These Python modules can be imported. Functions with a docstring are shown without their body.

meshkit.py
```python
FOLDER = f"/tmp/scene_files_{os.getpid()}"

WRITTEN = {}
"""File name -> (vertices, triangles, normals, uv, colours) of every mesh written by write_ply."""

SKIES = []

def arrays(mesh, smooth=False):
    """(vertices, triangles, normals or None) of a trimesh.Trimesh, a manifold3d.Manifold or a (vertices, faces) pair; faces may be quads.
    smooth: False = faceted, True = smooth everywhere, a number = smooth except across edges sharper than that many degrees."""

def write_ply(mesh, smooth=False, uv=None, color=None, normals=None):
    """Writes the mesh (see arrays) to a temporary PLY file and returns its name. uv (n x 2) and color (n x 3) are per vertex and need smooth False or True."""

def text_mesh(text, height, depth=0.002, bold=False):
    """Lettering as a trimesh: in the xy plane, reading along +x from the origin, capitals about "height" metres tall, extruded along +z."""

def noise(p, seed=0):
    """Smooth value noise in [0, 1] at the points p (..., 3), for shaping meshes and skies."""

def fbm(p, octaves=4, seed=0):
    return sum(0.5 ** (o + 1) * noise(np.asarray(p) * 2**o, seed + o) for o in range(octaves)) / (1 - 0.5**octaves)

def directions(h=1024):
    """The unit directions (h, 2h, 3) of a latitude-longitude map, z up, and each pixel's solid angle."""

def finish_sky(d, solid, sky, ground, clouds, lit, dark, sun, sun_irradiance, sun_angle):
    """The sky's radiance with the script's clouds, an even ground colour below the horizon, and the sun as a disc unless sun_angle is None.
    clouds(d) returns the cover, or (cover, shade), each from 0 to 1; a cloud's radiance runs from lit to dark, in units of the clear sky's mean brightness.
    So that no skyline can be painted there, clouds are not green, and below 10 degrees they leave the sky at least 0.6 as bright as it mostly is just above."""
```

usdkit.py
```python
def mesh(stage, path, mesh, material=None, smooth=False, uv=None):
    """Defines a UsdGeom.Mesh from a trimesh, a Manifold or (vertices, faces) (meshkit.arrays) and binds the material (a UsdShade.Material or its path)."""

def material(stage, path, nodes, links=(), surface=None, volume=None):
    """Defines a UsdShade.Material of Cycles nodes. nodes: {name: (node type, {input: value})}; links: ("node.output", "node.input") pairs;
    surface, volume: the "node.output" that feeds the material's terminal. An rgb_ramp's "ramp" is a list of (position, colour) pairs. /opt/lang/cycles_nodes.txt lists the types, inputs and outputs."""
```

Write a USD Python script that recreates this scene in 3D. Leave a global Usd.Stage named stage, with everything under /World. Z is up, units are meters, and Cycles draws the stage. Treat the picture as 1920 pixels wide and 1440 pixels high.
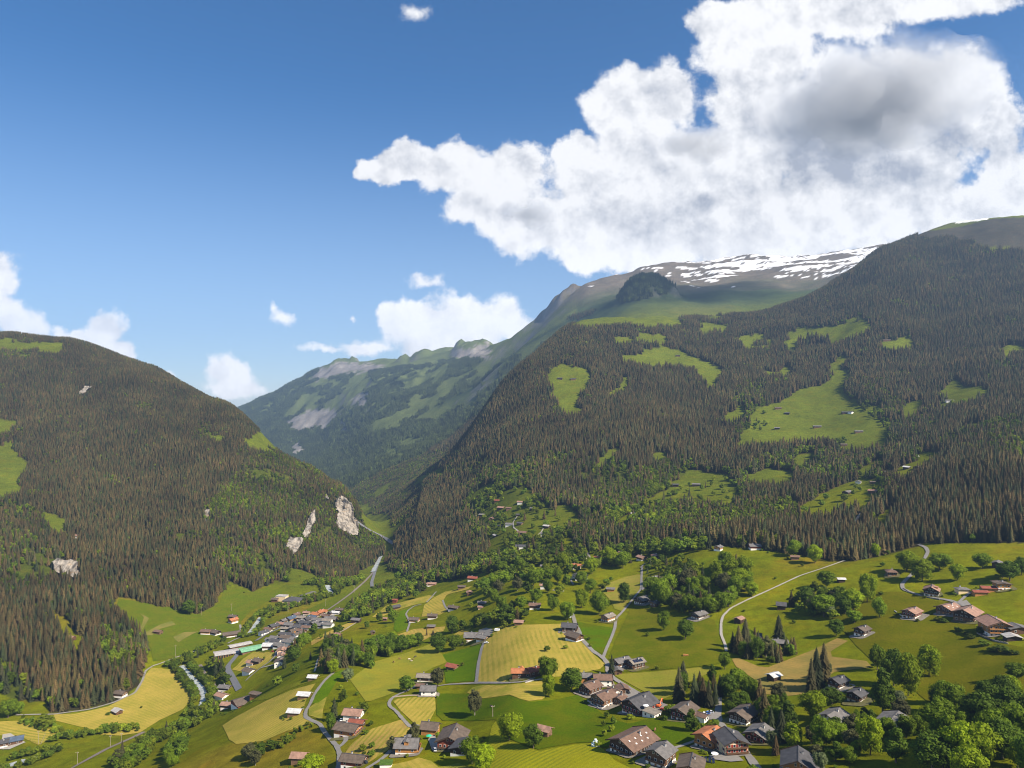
import math, random
import numpy as np
import trimesh
import usdkit
import meshkit
from pxr import Gf, Sdf, Usd, UsdGeom, UsdLux, UsdShade, Vt
from scipy.interpolate import RBFInterpolator
from scipy.ndimage import gaussian_filter, map_coordinates
import shapely
from shapely.geometry import Polygon, LineString, Point

rng = np.random.default_rng(7)
rnd = random.Random(11)
stage = Usd.Stage.CreateInMemory()
UsdGeom.SetStageUpAxis(stage, "Z")
UsdGeom.SetStageMetersPerUnit(stage, 1.0)
world = UsdGeom.Xform.Define(stage, "/World")
stage.SetDefaultPrim(world.GetPrim())
UsdGeom.Scope.Define(stage, "/World/Looks")

# ------------------------------------------------------------------ camera, sky, sun, exposure
F, U0, V0 = 1333.0, 960.0, 760.0          # focal length in photo pixels, column of the axis, row of the horizon
cam = UsdGeom.Camera.Define(stage, "/World/camera")
cam.CreateHorizontalApertureAttr(36.0)
cam.CreateFocalLengthAttr(36.0 * F / 1920.0)
cam.CreateVerticalApertureOffsetAttr(40.0 / 1920.0 * 36.0)
cam.CreateClippingRangeAttr(Gf.Vec2f(1.0, 60000.0))
cam.AddRotateXOp().Set(90.0)              # at the origin, looking along +y
cam.CreateExposureAttr(0.95)

SUN = np.array([0.80, -0.60, 0.0]) * math.cos(math.radians(41)) + np.array([0, 0, math.sin(math.radians(41))])
SKY_STRENGTH = 0.10
sun = UsdLux.DistantLight.Define(stage, "/World/sun")
sun.CreateIntensityAttr(1.25)
sun.CreateAngleAttr(0.53)
sun.CreateNormalizeAttr(True)
sun.CreateColorAttr(Gf.Vec3f(1.0, 0.91, 0.77))
_q = Gf.Rotation(Gf.Vec3d(0, 0, 1), Gf.Vec3d(*map(float, SUN)))
sun.AddTransformOp().Set(Gf.Matrix4d().SetRotate(_q))

def mat(name, nodes, links, surface=None, volume=None):
    return usdkit.material(stage, "/World/Looks/" + name, nodes, links, surface=surface, volume=volume)

class G:
    """collects shader nodes"""
    def __init__(s): s.n, s.l, s.k = {}, [], 0
    def add(s, kind, ins=None, **links):
        s.k += 1; nm = f"n{s.k}"; s.n[nm] = (kind, dict(ins or {}))
        for a, b in links.items(): s.l.append((b, f"{nm}.{a}"))
        return nm
    def math(s, op, a, b=None, c=None, clamp=False):
        ins, ln = {"math_type": op, "use_clamp": clamp}, {}
        for key, v in (("value1", a), ("value2", b), ("value3", c)):
            if v is None: continue
            if isinstance(v, str): ln[key] = v
            else: ins[key] = float(v)
        return s.add("math", ins, **ln) + ".value"
    def vmath(s, op, a, b=None, out="vector", scale=None):
        ins, ln = {"math_type": op}, {}
        if scale is not None:
            if isinstance(scale, str): ln["scale"] = scale
            else: ins["scale"] = float(scale)
        for key, v in (("vector1", a), ("vector2", b)):
            if v is None: continue
            if isinstance(v, str): ln[key] = v
            else: ins[key] = v
        return s.add("vector_math", ins, **ln) + "." + out
    def noise(s, vec, scale, detail=4, rough=0.55, dist=0.0, out="fac"):
        return s.add("noise_texture", {"scale": scale, "detail": detail, "roughness": rough, "distortion": dist}, vector=vec) + "." + out
    def range(s, v, a, b, c=0.0, d=1.0, kind="smoothstep"):
        return s.add("map_range", {"range_type": kind, "from_min": a, "from_max": b, "to_min": c, "to_max": d, "clamp": True}, value=v) + ".result"
    def mix(s, fac, a, b, kind="mix"):
        ins, ln = {"mix_type": kind}, {}
        for key, v in (("fac", fac), ("color1", a), ("color2", b)):
            if isinstance(v, str): ln[key] = v
            else: ins[key] = v
        return s.add("mix", ins, **ln) + ".color"

def cloudy_sky():
    g = G()
    d = g.add("texture_coordinate") + ".generated"
    xyz = g.add("separate_xyz", {}, vector=d)
    sky = g.add("sky_texture", {"sky_type": "single_scattering", "sun_disc": False, "sun_elevation": math.asin(SUN[2]), "sun_rotation": math.atan2(SUN[0], SUN[1]),
                                "altitude": 1300.0, "air_density": 1.0, "aerosol_density": 0.8, "ozone_density": 4.5}) + ".color"
    sky = g.add("hsv", {"hue": 0.5, "saturation": 1.24, "value": 0.70, "fac": 1.0}, color=sky) + ".color"
    sky = g.mix(g.range(xyz + ".z", 0.42, -0.02, 0.0, 0.50), sky, (3.3, 3.95, 4.85))
    # clouds over the valley, described by where they stand above the ridges (tangents of bearing and of height)
    y = g.math("maximum", xyz + ".y", 0.08)
    p = g.add("combine_xyz", {}, x=g.math("divide", xyz + ".x", y), y=g.math("divide", xyz + ".z", y)) + ".vector"
    wob = g.noise(p, 5.0, 5, 0.55, out="color")
    wob2 = g.noise(p, 24.0, 5, 0.6, out="color")
    q = g.vmath("add", p, g.vmath("scale", g.vmath("subtract", wob, (0.5, 0.5, 0.5)), scale=0.11))
    q = g.vmath("add", q, g.vmath("scale", g.vmath("subtract", wob2, (0.5, 0.5, 0.5)), scale=0.035))
    def field(blobs, pos):
        acc = None
        for (u, v, ru, rv, w) in blobs:
            c = ((u - U0) / F, (V0 - v) / F, 0.0)
            dd = g.vmath("subtract", pos, c)
            dd = g.vmath("multiply", dd, (F / ru, F / rv, 1.0))
            ln = g.vmath("length", dd, out="value")
            val = g.math("multiply_add", ln, -w, w)
            acc = val if acc is None else g.math("smoothmax", acc, val, 0.25)
        return acc
    cum = [(690, 322, 50, 32, 1), (760, 305, 75, 48, 1), (850, 318, 95, 62, 1), (950, 320, 95, 62, 1), (900, 385, 85, 55, 1), (1000, 420, 130, 90, 1), (1080, 330, 60, 60, 1), (1075, 285, 48, 52, 1),
           (1160, 190, 95, 82, 1), (1190, 280, 110, 100, 1), (1260, 170, 75, 75, .8), (1130, 450, 130, 75, 1), (1250, 400, 200, 140, 1), (1420, 60, 130, 95, 1), (1340, 20, 60, 50, .9), (1430, 190, 130, 120, 1),
           (1560, 20, 190, 75, 1), (1720, -10, 180, 65, .9), (1850, -5, 90, 42, .5), (1600, 220, 260, 155, 1), (1810, 190, 100, 110, 1), (1850, 230, 85, 90, 1), (1420, 420, 230, 130, 1), (1560, 400, 220, 110, 1),
           (1760, 400, 240, 75, 1), (1900, 350, 90, 100, 1), (1200, 480, 150, 50, 1), (1660, 300, 180, 110, 1), (1330, 300, 130, 90, 1)]
    low = [(0, 520, 62, 75, 1), (25, 590, 68, 60, 1), (-60, 560, 110, 110, 1), (185, 600, 48, 48, 1), (215, 640, 55, 45, 1), (130, 612, 42, 24, .8), (270, 685, 50, 24, .8), (330, 700, 34, 16, .6), (437, 712, 50, 46, 1), (440, 745, 65, 34, 1),
           (545, 585, 30, 24, .5), (527, 570, 16, 26, .4), (795, 540, 45, 22, .5), (750, 585, 34, 26, .8), (790, 605, 70, 40, .9), (870, 605, 85, 60, 1), (935, 590, 62, 55, 1), (840, 650, 95, 42, 1), (970, 615, 48, 38, 1),
           (700, 640, 95, 22, .6), (620, 650, 90, 13, .45), (790, 8, 40, 30, .27), (668, 585, 18, 12, .4)]
    f1, f2 = field(cum, q), field(low, q)
    bil = g.noise(p, 16.0, 10, 0.64)
    fine = g.math("multiply", g.math("subtract", bil, 0.5), 0.95)
    f1, f2 = g.math("add", f1, fine), g.math("add", f2, fine)
    cover = g.math("maximum", g.range(f1, 0.05, 0.30), g.range(f2, 0.06, 0.40))
    # grey undersides
    dark = field([(1600, 250, 230, 100, .6), (1690, 320, 150, 50, .7), (1480, 230, 120, 110, .5), (1305, 392, 42, 30, .9), (1760, 270, 110, 80, .7), (1240, 420, 120, 60, .5), (1120, 400, 100, 50, .3), (1560, 300, 180, 80, 1), (1420, 140, 90, 60, .4)], q)
    light = field([(1580, 265, 68, 45, 1.2), (1800, 160, 105, 60, 1.2)], q)
    bil2 = g.noise(g.vmath("add", p, (0.014, 0.020, 0.0)), 16.0, 10, 0.64)
    relief = g.math("multiply", g.math("subtract", bil, bil2), 2.3)
    soft = g.noise(p, 7.0, 6, 0.6)
    sh = g.math("multiply", g.range(dark, -0.15, 0.85), 0.95)
    sh = g.math("subtract", sh, g.math("multiply", g.range(light, 0.0, 0.8), 0.45))
    sh = g.math("add", sh, g.math("multiply", g.range(soft, 0.40, 0.72), 0.40))
    sh = g.math("subtract", sh, relief, clamp=True)
    sh = g.math("multiply", sh, g.range(g.math("divide", xyz + ".z", y), 0.17, 0.27, 0.55, 1.0))
    ccol = g.mix(sh, (5.45, 5.4, 5.4), (2.3, 2.45, 2.85))
    up = g.math("divide", xyz + ".z", y)
    kk = g.range(up, 0.10, 0.30, 1.24, 1.0)
    ccol = g.mix(1.0, ccol, g.add("combine_xyz", {}, x=kk, y=kk, z=kk) + ".vector", "multiply")
    # the same sort of fair-weather cloud elsewhere in the sky, outside the view
    n2 = g.noise(d, 2.6, 9, 0.6)
    other = g.math("multiply", g.range(n2, 0.56, 0.66), g.range(xyz + ".z", 0.02, 0.15))
    front = g.range(xyz + ".y", 0.35, 0.5)
    cov = g.add("mix_float", {}, fac=front, a=other, b=cover) + ".result"
    col = g.mix(cov, sky, ccol)
    bg = g.add("background_shader", {"strength": SKY_STRENGTH}, color=col)
    return mat("sky", g.n, g.l, surface=bg + ".background")

dome = UsdLux.DomeLight.Define(stage, "/World/sky")
dome.CreateIntensityAttr(1.0)
UsdShade.MaterialBindingAPI.Apply(dome.GetPrim()).Bind(cloudy_sky())
dome.GetPrim().SetCustomDataByKey("kind", "structure")
dome.GetPrim().SetCustomDataByKey("label", "blue sky with white cumulus clouds over the ridges")
# ------------------------------------------------------------------ the land: heights surveyed along bearings (column u), as (distance, row) pairs
PROFILE = {
 0: "300,1870 450,1649 600,1482 650,1440 760,1340 820,1300 1000,1180 1300,1020 1600,920 1900,840 2200,730 2450,660 2600,636 3000,653 3600,690 5000,800 11000,800",
 150: "300,1804 450,1604 560,1455 640,1412 700,1388 765,1335 900,1235 1150,1110 1400,1010 1700,910 2000,820 2300,730 2550,648 2900,665 3500,720 5000,830 11000,830",
 300: "300,1746 400,1576 520,1440 600,1400 700,1385 850,1278 930,1233 1050,1165 1150,1125 1250,1085 1450,1000 1750,905 2050,810 2300,745 2500,698 2800,712 3500,780 5000,880 7000,860 11000,860",
 450: "300,1702 400,1533 470,1440 560,1370 620,1338 720,1325 800,1280 870,1240 950,1210 1050,1180 1190,1130 1280,1100 1400,1050 1600,980 1800,920 2050,840 2250,785 2350,777 2600,800 3200,870 4500,950 7000,860 9000,770 11000,800",
 600: "300,1649 380,1504 430,1440 500,1375 570,1310 640,1262 700,1240 800,1212 900,1190 1000,1165 1100,1145 1250,1112 1350,1092 1450,1070 1550,1040 1700,1000 1850,950 1980,905 2050,890 2300,940 2800,1010 3500,1000 4500,930 5500,880 6500,850 7500,770 8500,715 9000,692 11000,750",
 650: "1250,1108 1450,1078 1600,1052 1750,1012 1840,985 1875,930 1950,917 2100,960 2400,1000 2800,985 3200,960 3600,938 4200,910 5000,880 5800,845 6600,790 7500,735 8500,695 9000,684 11000,740",
 700: "300,1626 400,1453 410,1440 480,1370 560,1310 640,1270 720,1235 820,1195 900,1175 1000,1150 1100,1130 1250,1105 1400,1087 1600,1073 1750,1055 1850,1032 1950,1015 2300,1000 2600,985 3000,962 3300,948 3600,915 4200,880 4800,840 5400,800 6200,755 7200,715 8200,692 8800,688 11000,740",
 780: "300,1612 400,1443 480,1365 560,1305 650,1262 740,1220 840,1185 950,1155 1050,1125 1180,1105 1350,1080 1450,1052 1600,1012 1750,985 1900,965 2100,950 2400,925 2900,900 3500,880 4000,860 4600,825 5200,790 6000,745 6800,715 7600,695 8200,680 11000,730",
 860: "300,1604 400,1437 490,1360 570,1300 660,1250 760,1205 860,1165 960,1130 1060,1105 1160,1085 1280,1060 1450,1025 1650,980 1900,925 2150,880 2450,850 2900,865 3500,850 4200,810 5000,765 5700,730 6400,700 7200,680 8000,668 8300,656 11000,720",
 960: "300,1595 370,1440 430,1375 500,1302 580,1245 660,1200 760,1155 900,1100 1050,1060 1200,1025 1350,985 1500,945 1700,890 1950,830 2200,775 2450,725 2550,703 2800,715 3300,740 4000,720 4700,690 5500,660 6300,640 6900,632 8000,680 11000,720",
 1080: "300,1573 360,1440 440,1365 500,1305 580,1240 660,1190 760,1145 880,1090 1000,1050 1150,1010 1300,970 1500,925 1700,870 1950,800 2200,735 2450,680 2700,640 2950,606 3050,603 3400,640 4000,650 4800,610 5300,575 5700,548 6500,600 11000,680",
 1200: "300,1560 350,1440 430,1360 500,1300 570,1240 640,1190 740,1140 850,1090 950,1050 1080,1010 1250,965 1450,920 1650,865 1900,800 2150,740 2400,695 2650,650 2900,615 3100,600 3300,602 3700,607 4000,592 4400,568 5200,548 5700,525 6300,513 7500,560 11000,650",
 1300: "300,1546 350,1435 400,1380 470,1300 540,1245 600,1200 670,1150 740,1110 850,1040 1000,1000 1150,970 1300,940 1500,900 1700,850 2000,780 2400,700 2800,640 3050,605 3250,600 3600,605 4100,590 4700,562 5300,535 5900,512 6400,502 7500,540 11000,640",
 1420: "300,1524 340,1440 400,1370 470,1290 530,1240 600,1190 660,1140 740,1085 820,1040 900,1010 1050,980 1200,950 1400,900 1600,850 1850,795 2100,745 2400,695 2700,645 3000,602 3200,592 3500,602 4000,585 4500,555 5100,525 5700,498 6000,492 7000,540 11000,640",
 1540: "280,1522 320,1430 400,1345 450,1290 520,1235 590,1180 660,1120 740,1065 800,1040 880,1010 1000,975 1150,940 1400,880 1600,840 1800,800 1950,765 2250,705 2500,650 2800,600 3100,556 3200,550 3600,562 4200,560 4800,530 5400,497 5600,488 7000,540 11000,640",
 1650: "270,1520 310,1430 380,1345 440,1280 500,1225 570,1165 640,1110 720,1060 780,1035 880,1000 1000,960 1200,900 1450,850 1700,790 1950,730 2250,660 2550,590 2850,530 3150,482 3300,474 3700,490 4500,510 5200,486 5600,466 7000,540 11000,640",
 1750: "260,1519 300,1420 380,1330 440,1270 500,1210 570,1150 640,1095 740,1030 800,1005 950,940 1250,860 1550,800 2050,700 2550,600 3000,500 3300,445 3450,433 4000,450 5500,490 11000,640",
 1850: "255,1518 290,1420 360,1335 430,1260 490,1195 560,1140 620,1090 710,1030 900,930 1200,840 1500,770 2000,670 2500,570 2950,480 3250,424 4000,440 5500,490 11000,640",
 1920: "250,1512 280,1435 360,1320 430,1240 500,1175 560,1125 620,1075 700,1028 900,900 1300,800 1800,700 2350,600 2850,500 3200,415 3400,407 4000,430 5500,490 11000,640",
}
PROFILE[-450] = PROFILE[0]; PROFILE[2350] = PROFILE[1920]
_pts, _z = [], []
for u, s in PROFILE.items():
    for j, t in enumerate(s.split()):
        dd, v = map(float, t.split(","))
        z = (V0 - v) / F * dd
        if j == 0 and dd <= 300:
            _pts.append((u / 400.0, math.log(100.0) * 2.0)); _z.append(z * 0.80)
        _pts.append((u / 400.0, math.log(dd) * 2.0)); _z.append(z)
_rbf = RBFInterpolator(np.array(_pts), np.array(_z), kernel="linear", smoothing=0.0)
GU = np.arange(-450, 2351, 5.0)
GL = np.arange(math.log(110.0), math.log(11500.0), 0.0062)
GD = np.exp(GL)
_cu, _cl = np.arange(-450, 2351, 20.0), np.arange(math.log(110.0), math.log(11500.0) + 0.02, 0.02)
_gu, _gl = np.meshgrid(_cu, _cl)
_cz = _rbf(np.stack([_gu.ravel() / 400.0, _gl.ravel() * 2.0], 1)).reshape(_gu.shape)
_cz = gaussian_filter(_cz, 0.9)
uu, ll = np.meshgrid(GU, GL)
Z = map_coordinates(_cz, [(ll - _cl[0]) / 0.02, (uu - _cu[0]) / 20.0], order=3, mode="nearest")
DD = np.exp(ll)
XX, YY = (uu - U0) / F * DD, DD.copy()

def sstep(x, a, b):
    t = np.clip((np.asarray(x, float) - a) / (b - a), 0, 1)
    return t * t * (3 - 2 * t)

def fb(x, y, wl, octaves=4, seed=0):
    return meshkit.fbm(np.stack([x / wl, y / wl, np.full_like(x, seed * 7.3)], -1), octaves, seed) - 0.5

def ridged(x, y, wl, octaves=4, seed=0):
    out = 0
    for o in range(octaves):
        n = meshkit.noise(np.stack([x / wl * 2 ** o, y / wl * 2 ** o, np.full_like(x, seed * 3.1 + o)], -1), seed + o)
        out = out + 0.5 ** o * (1 - np.abs(2 * n - 1))
    return out / 2 - 0.5

valley = sstep(Z, -300, -322) * sstep(DD, 600, 680) * sstep(DD, 1900, 1300) * sstep(uu, 760, 690)
mount = sstep(DD, 950, 1500)
far = sstep(DD, 3300, 4300)
Z = Z + (1 - valley) * (1 - mount) * (fb(XX, YY, 70, 4, 1) * 5.0 + fb(XX, YY, 190, 2, 5) * 9.0) * sstep(DD, 200, 300)
Z = Z + mount * (1 - far) * (fb(XX, YY, 260, 4, 2) * 40 + ridged(XX, YY, 360, 4, 3) * 62 * sstep(DD, 1300, 2000))
Z = Z + far * (ridged(XX, YY, 900, 5, 4) * 170 + ridged(XX * 1.6, YY * 0.7, 260, 4, 7) * 90 * sstep(DD, 5000, 6500) + fb(XX, YY, 300, 4, 6) * 40)
# the rock knob on the alp
_kx, _ky = (1212 - U0) / F * 4400, 4400.0
_r = np.hypot((XX - _kx) / 1.2, (YY - _ky) / 1.5)
_r = _r * (1 + 0.5 * fb(XX, YY, 70, 3, 10))
Z = Z + 112 * np.exp(-(_r / 140.0) ** 4) + (ridged(XX, YY, 55, 4, 8) * 60 + fb(XX, YY, 34, 3, 9) * 45) * np.exp(-(_r / 125.0) ** 6)
for (ku, kd, kr, kh) in [(640, 8950, 130, 35), (664, 8900, 55, 60), (755, 8100, 80, 60), (790, 8000, 110, 60), (888, 7600, 210, 105), (862, 7800, 50, 60), (1048, 5700, 95, 60), (1075, 5650, 40, 45), (1020, 5900, 70, 25)]:
    x0, y0 = (ku - U0) / F * kd, kd
    _r = np.hypot(XX - x0, (YY - y0) / 1.6)
    Z = Z + (kh + kh * 0.8 * ridged(XX, YY, 60, 3, 12)) * sstep(_r, kr * 1.5, kr * 0.4)

VV = V0 - Z * F / DD                                     # row at which each ground point is seen
RUN = np.minimum.accumulate(VV, axis=0)                  # skyline so far, along each bearing
VIS = VV <= RUN + 1.0

def zat(x, y):
    x, y = np.asarray(x, float), np.asarray(y, float)
    iu = (U0 + F * x / y - GU[0]) / 5.0
    il = (np.log(np.maximum(y, 1)) - GL[0]) / 0.0062
    i0, j0 = np.clip(np.floor(il).astype(int), 0, len(GL) - 2), np.clip(np.floor(iu).astype(int), 0, len(GU) - 2)
    a, b = np.clip(il - i0, 0, 1), np.clip(iu - j0, 0, 1)
    return (Z[i0, j0] * (1 - b) + Z[i0, j0 + 1] * b) * (1 - a) + (Z[i0 + 1, j0] * (1 - b) + Z[i0 + 1, j0 + 1] * b) * a

def hit(u, v, dmin=0.0):
    """the first ground point along the sight line of column u, row v"""
    t = float(np.clip((u - GU[0]) / 5.0, 0, len(GU) - 1.001)); j = int(t); t -= j
    col = VV[:, j] * (1 - t) + VV[:, j + 1] * t
    ok = np.nonzero((col <= v) & (GD >= dmin))[0]
    if len(ok) == 0: k = int(np.argmin(col)); d = GD[k]
    else:
        k = ok[0]
        if k == 0: d = GD[0]
        else:
            s = (col[k - 1] - v) / max(col[k - 1] - col[k], 1e-6)
            d = GD[k - 1] + (GD[k] - GD[k - 1]) * min(max(s, 0), 1)
    x = (u - U0) / F * d
    return np.array([x, d, float(zat(x, d))])

def uv_of(x, y):
    return U0 + F * x / y, V0 - zat(x, y) * F / y

def normal_at(x, y, e=6.0):
    n = np.array([zat(x - e, y) - zat(x + e, y), zat(x, y - e) - zat(x, y + e), 2 * e])
    return n / np.linalg.norm(n)
# ------------------------------------------------------------------ land cover
def P(s):
    a = [tuple(map(float, t.split(","))) for t in s.split()]
    return Polygon(a).buffer(0)

FOREST_LEFT = P("-450,560 0,600 120,615 220,640 330,690 480,770 540,820 600,870 640,905 672,950 690,995 722,1030 700,1062 640,1085 600,1085 560,1096 520,1090 470,1108 420,1090 405,1130 370,1150 320,1135 250,1125 222,1120 210,1150 230,1165 265,1195 280,1215 272,1245 262,1285 220,1316 140,1334 85,1338 40,1322 0,1300 -450,1300")
FOREST_RIGHT = P("725,1062 735,1010 760,975 800,925 860,870 900,790 930,750 1000,655 1070,598 1130,580 1170,595 1330,600 1420,585 1540,535 1600,490 1660,455 1720,445 1790,450 1850,468 1930,470 2360,470 2360,1015 1910,1018 1740,1018 1700,1030 1640,1045 1580,1055 1500,1042 1440,1032 1330,1020 1240,1015 1160,1028 1080,1030 1060,1000 1040,960 1010,930 960,918 890,930 900,980 915,1020 905,1045 850,1072 800,1085 770,1085")
CLEAR = [P(s) for s in (
 "-450,780 0,788 28,793 20,808 0,812 -450,820", "-450,850 0,848 22,828 30,850 52,870 45,890 32,905 30,930 0,938 -450,950", "78,958 120,985 126,1010 104,1006 88,982", "98,1148 130,1165 165,1203 142,1232 124,1200 104,1175",
 "-450,640 0,643 60,641 115,644 118,662 60,655 0,656 -450,660", "458,822 500,806 530,828 532,846 498,838 468,834", "388,815 415,818 406,829", "20,1318 85,1316 90,1338 40,1342", "545,1068 600,1090 560,1098 548,1085",
 "1380,842 1398,802 1420,768 1460,757 1500,735 1590,698 1602,715 1570,742 1640,770 1667,800 1660,842 1600,852 1540,836 1480,832 1420,838",
 "1470,662 1480,632 1510,615 1560,617 1600,598 1632,605 1612,628 1560,642 1520,645", "1028,702 1060,684 1100,695 1088,740 1090,772 1060,777 1040,742", "1140,738 1176,706 1170,727 1150,742",
 "1062,608 1110,588 1140,578 1172,596 1282,599 1272,611 1200,611 1150,612 1100,614", "1163,672 1240,655 1282,660 1302,680 1340,688 1356,690 1340,722 1320,728 1308,692 1220,687", "1198,627 1250,629 1240,647 1200,642",
 "1310,608 1370,606 1358,622 1320,624", "1648,642 1700,635 1702,655 1660,657", "1760,738 1790,715 1830,725 1862,740 1830,752 1770,757", "1350,790 1385,762 1398,775 1365,800", "1120,872 1150,840 1162,846 1148,868",
 "1160,985 1200,955 1260,915 1300,884 1362,890 1377,915 1360,937 1310,932 1260,927 1220,940 1185,980", "1495,955 1560,922 1620,898 1652,905 1640,922 1600,942 1545,955", "1658,890 1700,870 1740,848 1762,855 1722,887 1690,898", "1395,888 1440,880 1485,895 1480,915 1420,918",
 "1640,985 1665,950 1690,955 1660,985 1655,1000", "1385,640 1420,632 1440,640 1400,652", "1150,640 1180,632 1190,645 1160,652", "1230,860 1250,850 1262,862 1240,870", "1545,700 1580,668 1600,672 1570,705",
 "1690,770 1720,752 1745,760 1710,785", "1800,800 1840,790 1850,805 1815,815", "1600,890 1640,862 1660,868 1630,892", "1440,700 1480,690 1490,700 1450,712", "1870,660 1910,650 1930,660 1890,672", "1480,870 1520,858 1535,872 1500,882", "885,935 905,922 930,915 955,928 985,916 1008,930 996,950 1030,958 1060,948 1088,985 1060,998 1080,1018 1030,1030 985,1020 960,1034 912,1022 906,990 890,962", "1150,990 1200,955 1260,912 1300,884 1365,890 1385,925 1375,955 1310,950 1250,945 1210,965 1185,995", "1490,965 1560,925 1620,898 1655,905 1645,940 1600,960 1540,972", "1440,960 1490,945 1500,955 1455,972")]
MIXED = [P(s) for s in ("900,900 1000,860 1100,850 1200,880 1300,860 1400,870 1500,850 1640,850 1660,940 1560,975 1400,1000 1240,1018 1085,1030 1060,1000 1010,925 930,910", "1380,700 1440,740 1400,860 1370,800", "1600,700 1700,760 1760,800 1720,880 1660,860 1640,780", "1740,840 1800,800 1860,800 1960,820 1960,880 1880,860 1800,850", "560,800 640,890 690,990 720,1030 690,1065 560,1095 420,1090 380,960 470,860", "1060,1005 1180,960 1300,890 1400,900 1500,900 1660,850 1660,920 1560,960 1440,985 1330,1020 1240,1018 1160,1030 1085,1032", "1850,800 1930,790 1930,880 1870,860",
 "880,930 960,905 1040,870 1120,890 1060,960 1010,925 960,915", "0,930 90,960 120,1090 0,1120", "-450,1250 0,1250 120,1330 30,1330 -450,1330", "740,1040 800,1070 900,1030 905,1050 850,1075 770,1088 730,1075", "190,1180 270,1200 270,1250 200,1310", "880,900 900,1000 910,1040 890,1045 860,1000", "800,880 900,860 960,890 880,930")]
GORGE_MEADOW = [P(s) for s in ("655,930 672,945 690,938 705,955 690,965 700,985 735,1005 745,1040 650,1040", "725,855 750,848 770,868 735,880", "770,900 820,880 860,868 830,890 780,915", "700,915 730,905 720,920 690,935", "745,925 790,905 780,915 750,935")]
ALPINE = P("1690,456 1720,436 1800,425 1860,410 2360,390 2360,462 1930,468 1850,462 1800,456 1750,470")

def inside(poly, u, v):
    return shapely.contains_xy(poly, u, v)

def cover_masks(u, v, d):
    """forest, mixed wood and clearing masks for ground seen at column u, row v, at distance d"""
    left, right = inside(FOREST_LEFT, u, v) & (d < 2700), inside(FOREST_RIGHT, u, v) & (d < 3700) & (d > 600)
    f = left | right
    c = np.zeros(f.shape, bool)
    for p in CLEAR: c |= inside(p.buffer(3.0), u, v)
    m = np.zeros(f.shape, bool)
    for p in MIXED: m |= inside(p, u, v)
    gorge = (d > 1950) & (d < 3850) & (u > 655) & (u < 975) & (v < 965 + 40 * (u > 735)) & ~right & ~left
    for p in GORGE_MEADOW: gorge &= ~inside(p, u, v)
    f |= gorge; m |= gorge & (v > 850)
    return f & ~c, m, c

_wu = uu + fb(XX, YY, 55, 5, 21) * 46 * sstep(DD, 700, 1200)
_wv = VV + fb(XX, YY, 55, 5, 22) * 34 * sstep(DD, 700, 1200)
FOR, MIX, CLR = cover_masks(_wu, _wv, DD)
slope = np.zeros_like(Z)
slope[1:-1, 1:-1] = np.hypot((Z[2:, 1:-1] - Z[:-2, 1:-1]) / (DD[2:, 1:-1] - DD[:-2, 1:-1]), (Z[1:-1, 2:] - Z[1:-1, :-2]) / (XX[1:-1, 2:] - XX[1:-1, :-2]))

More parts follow.
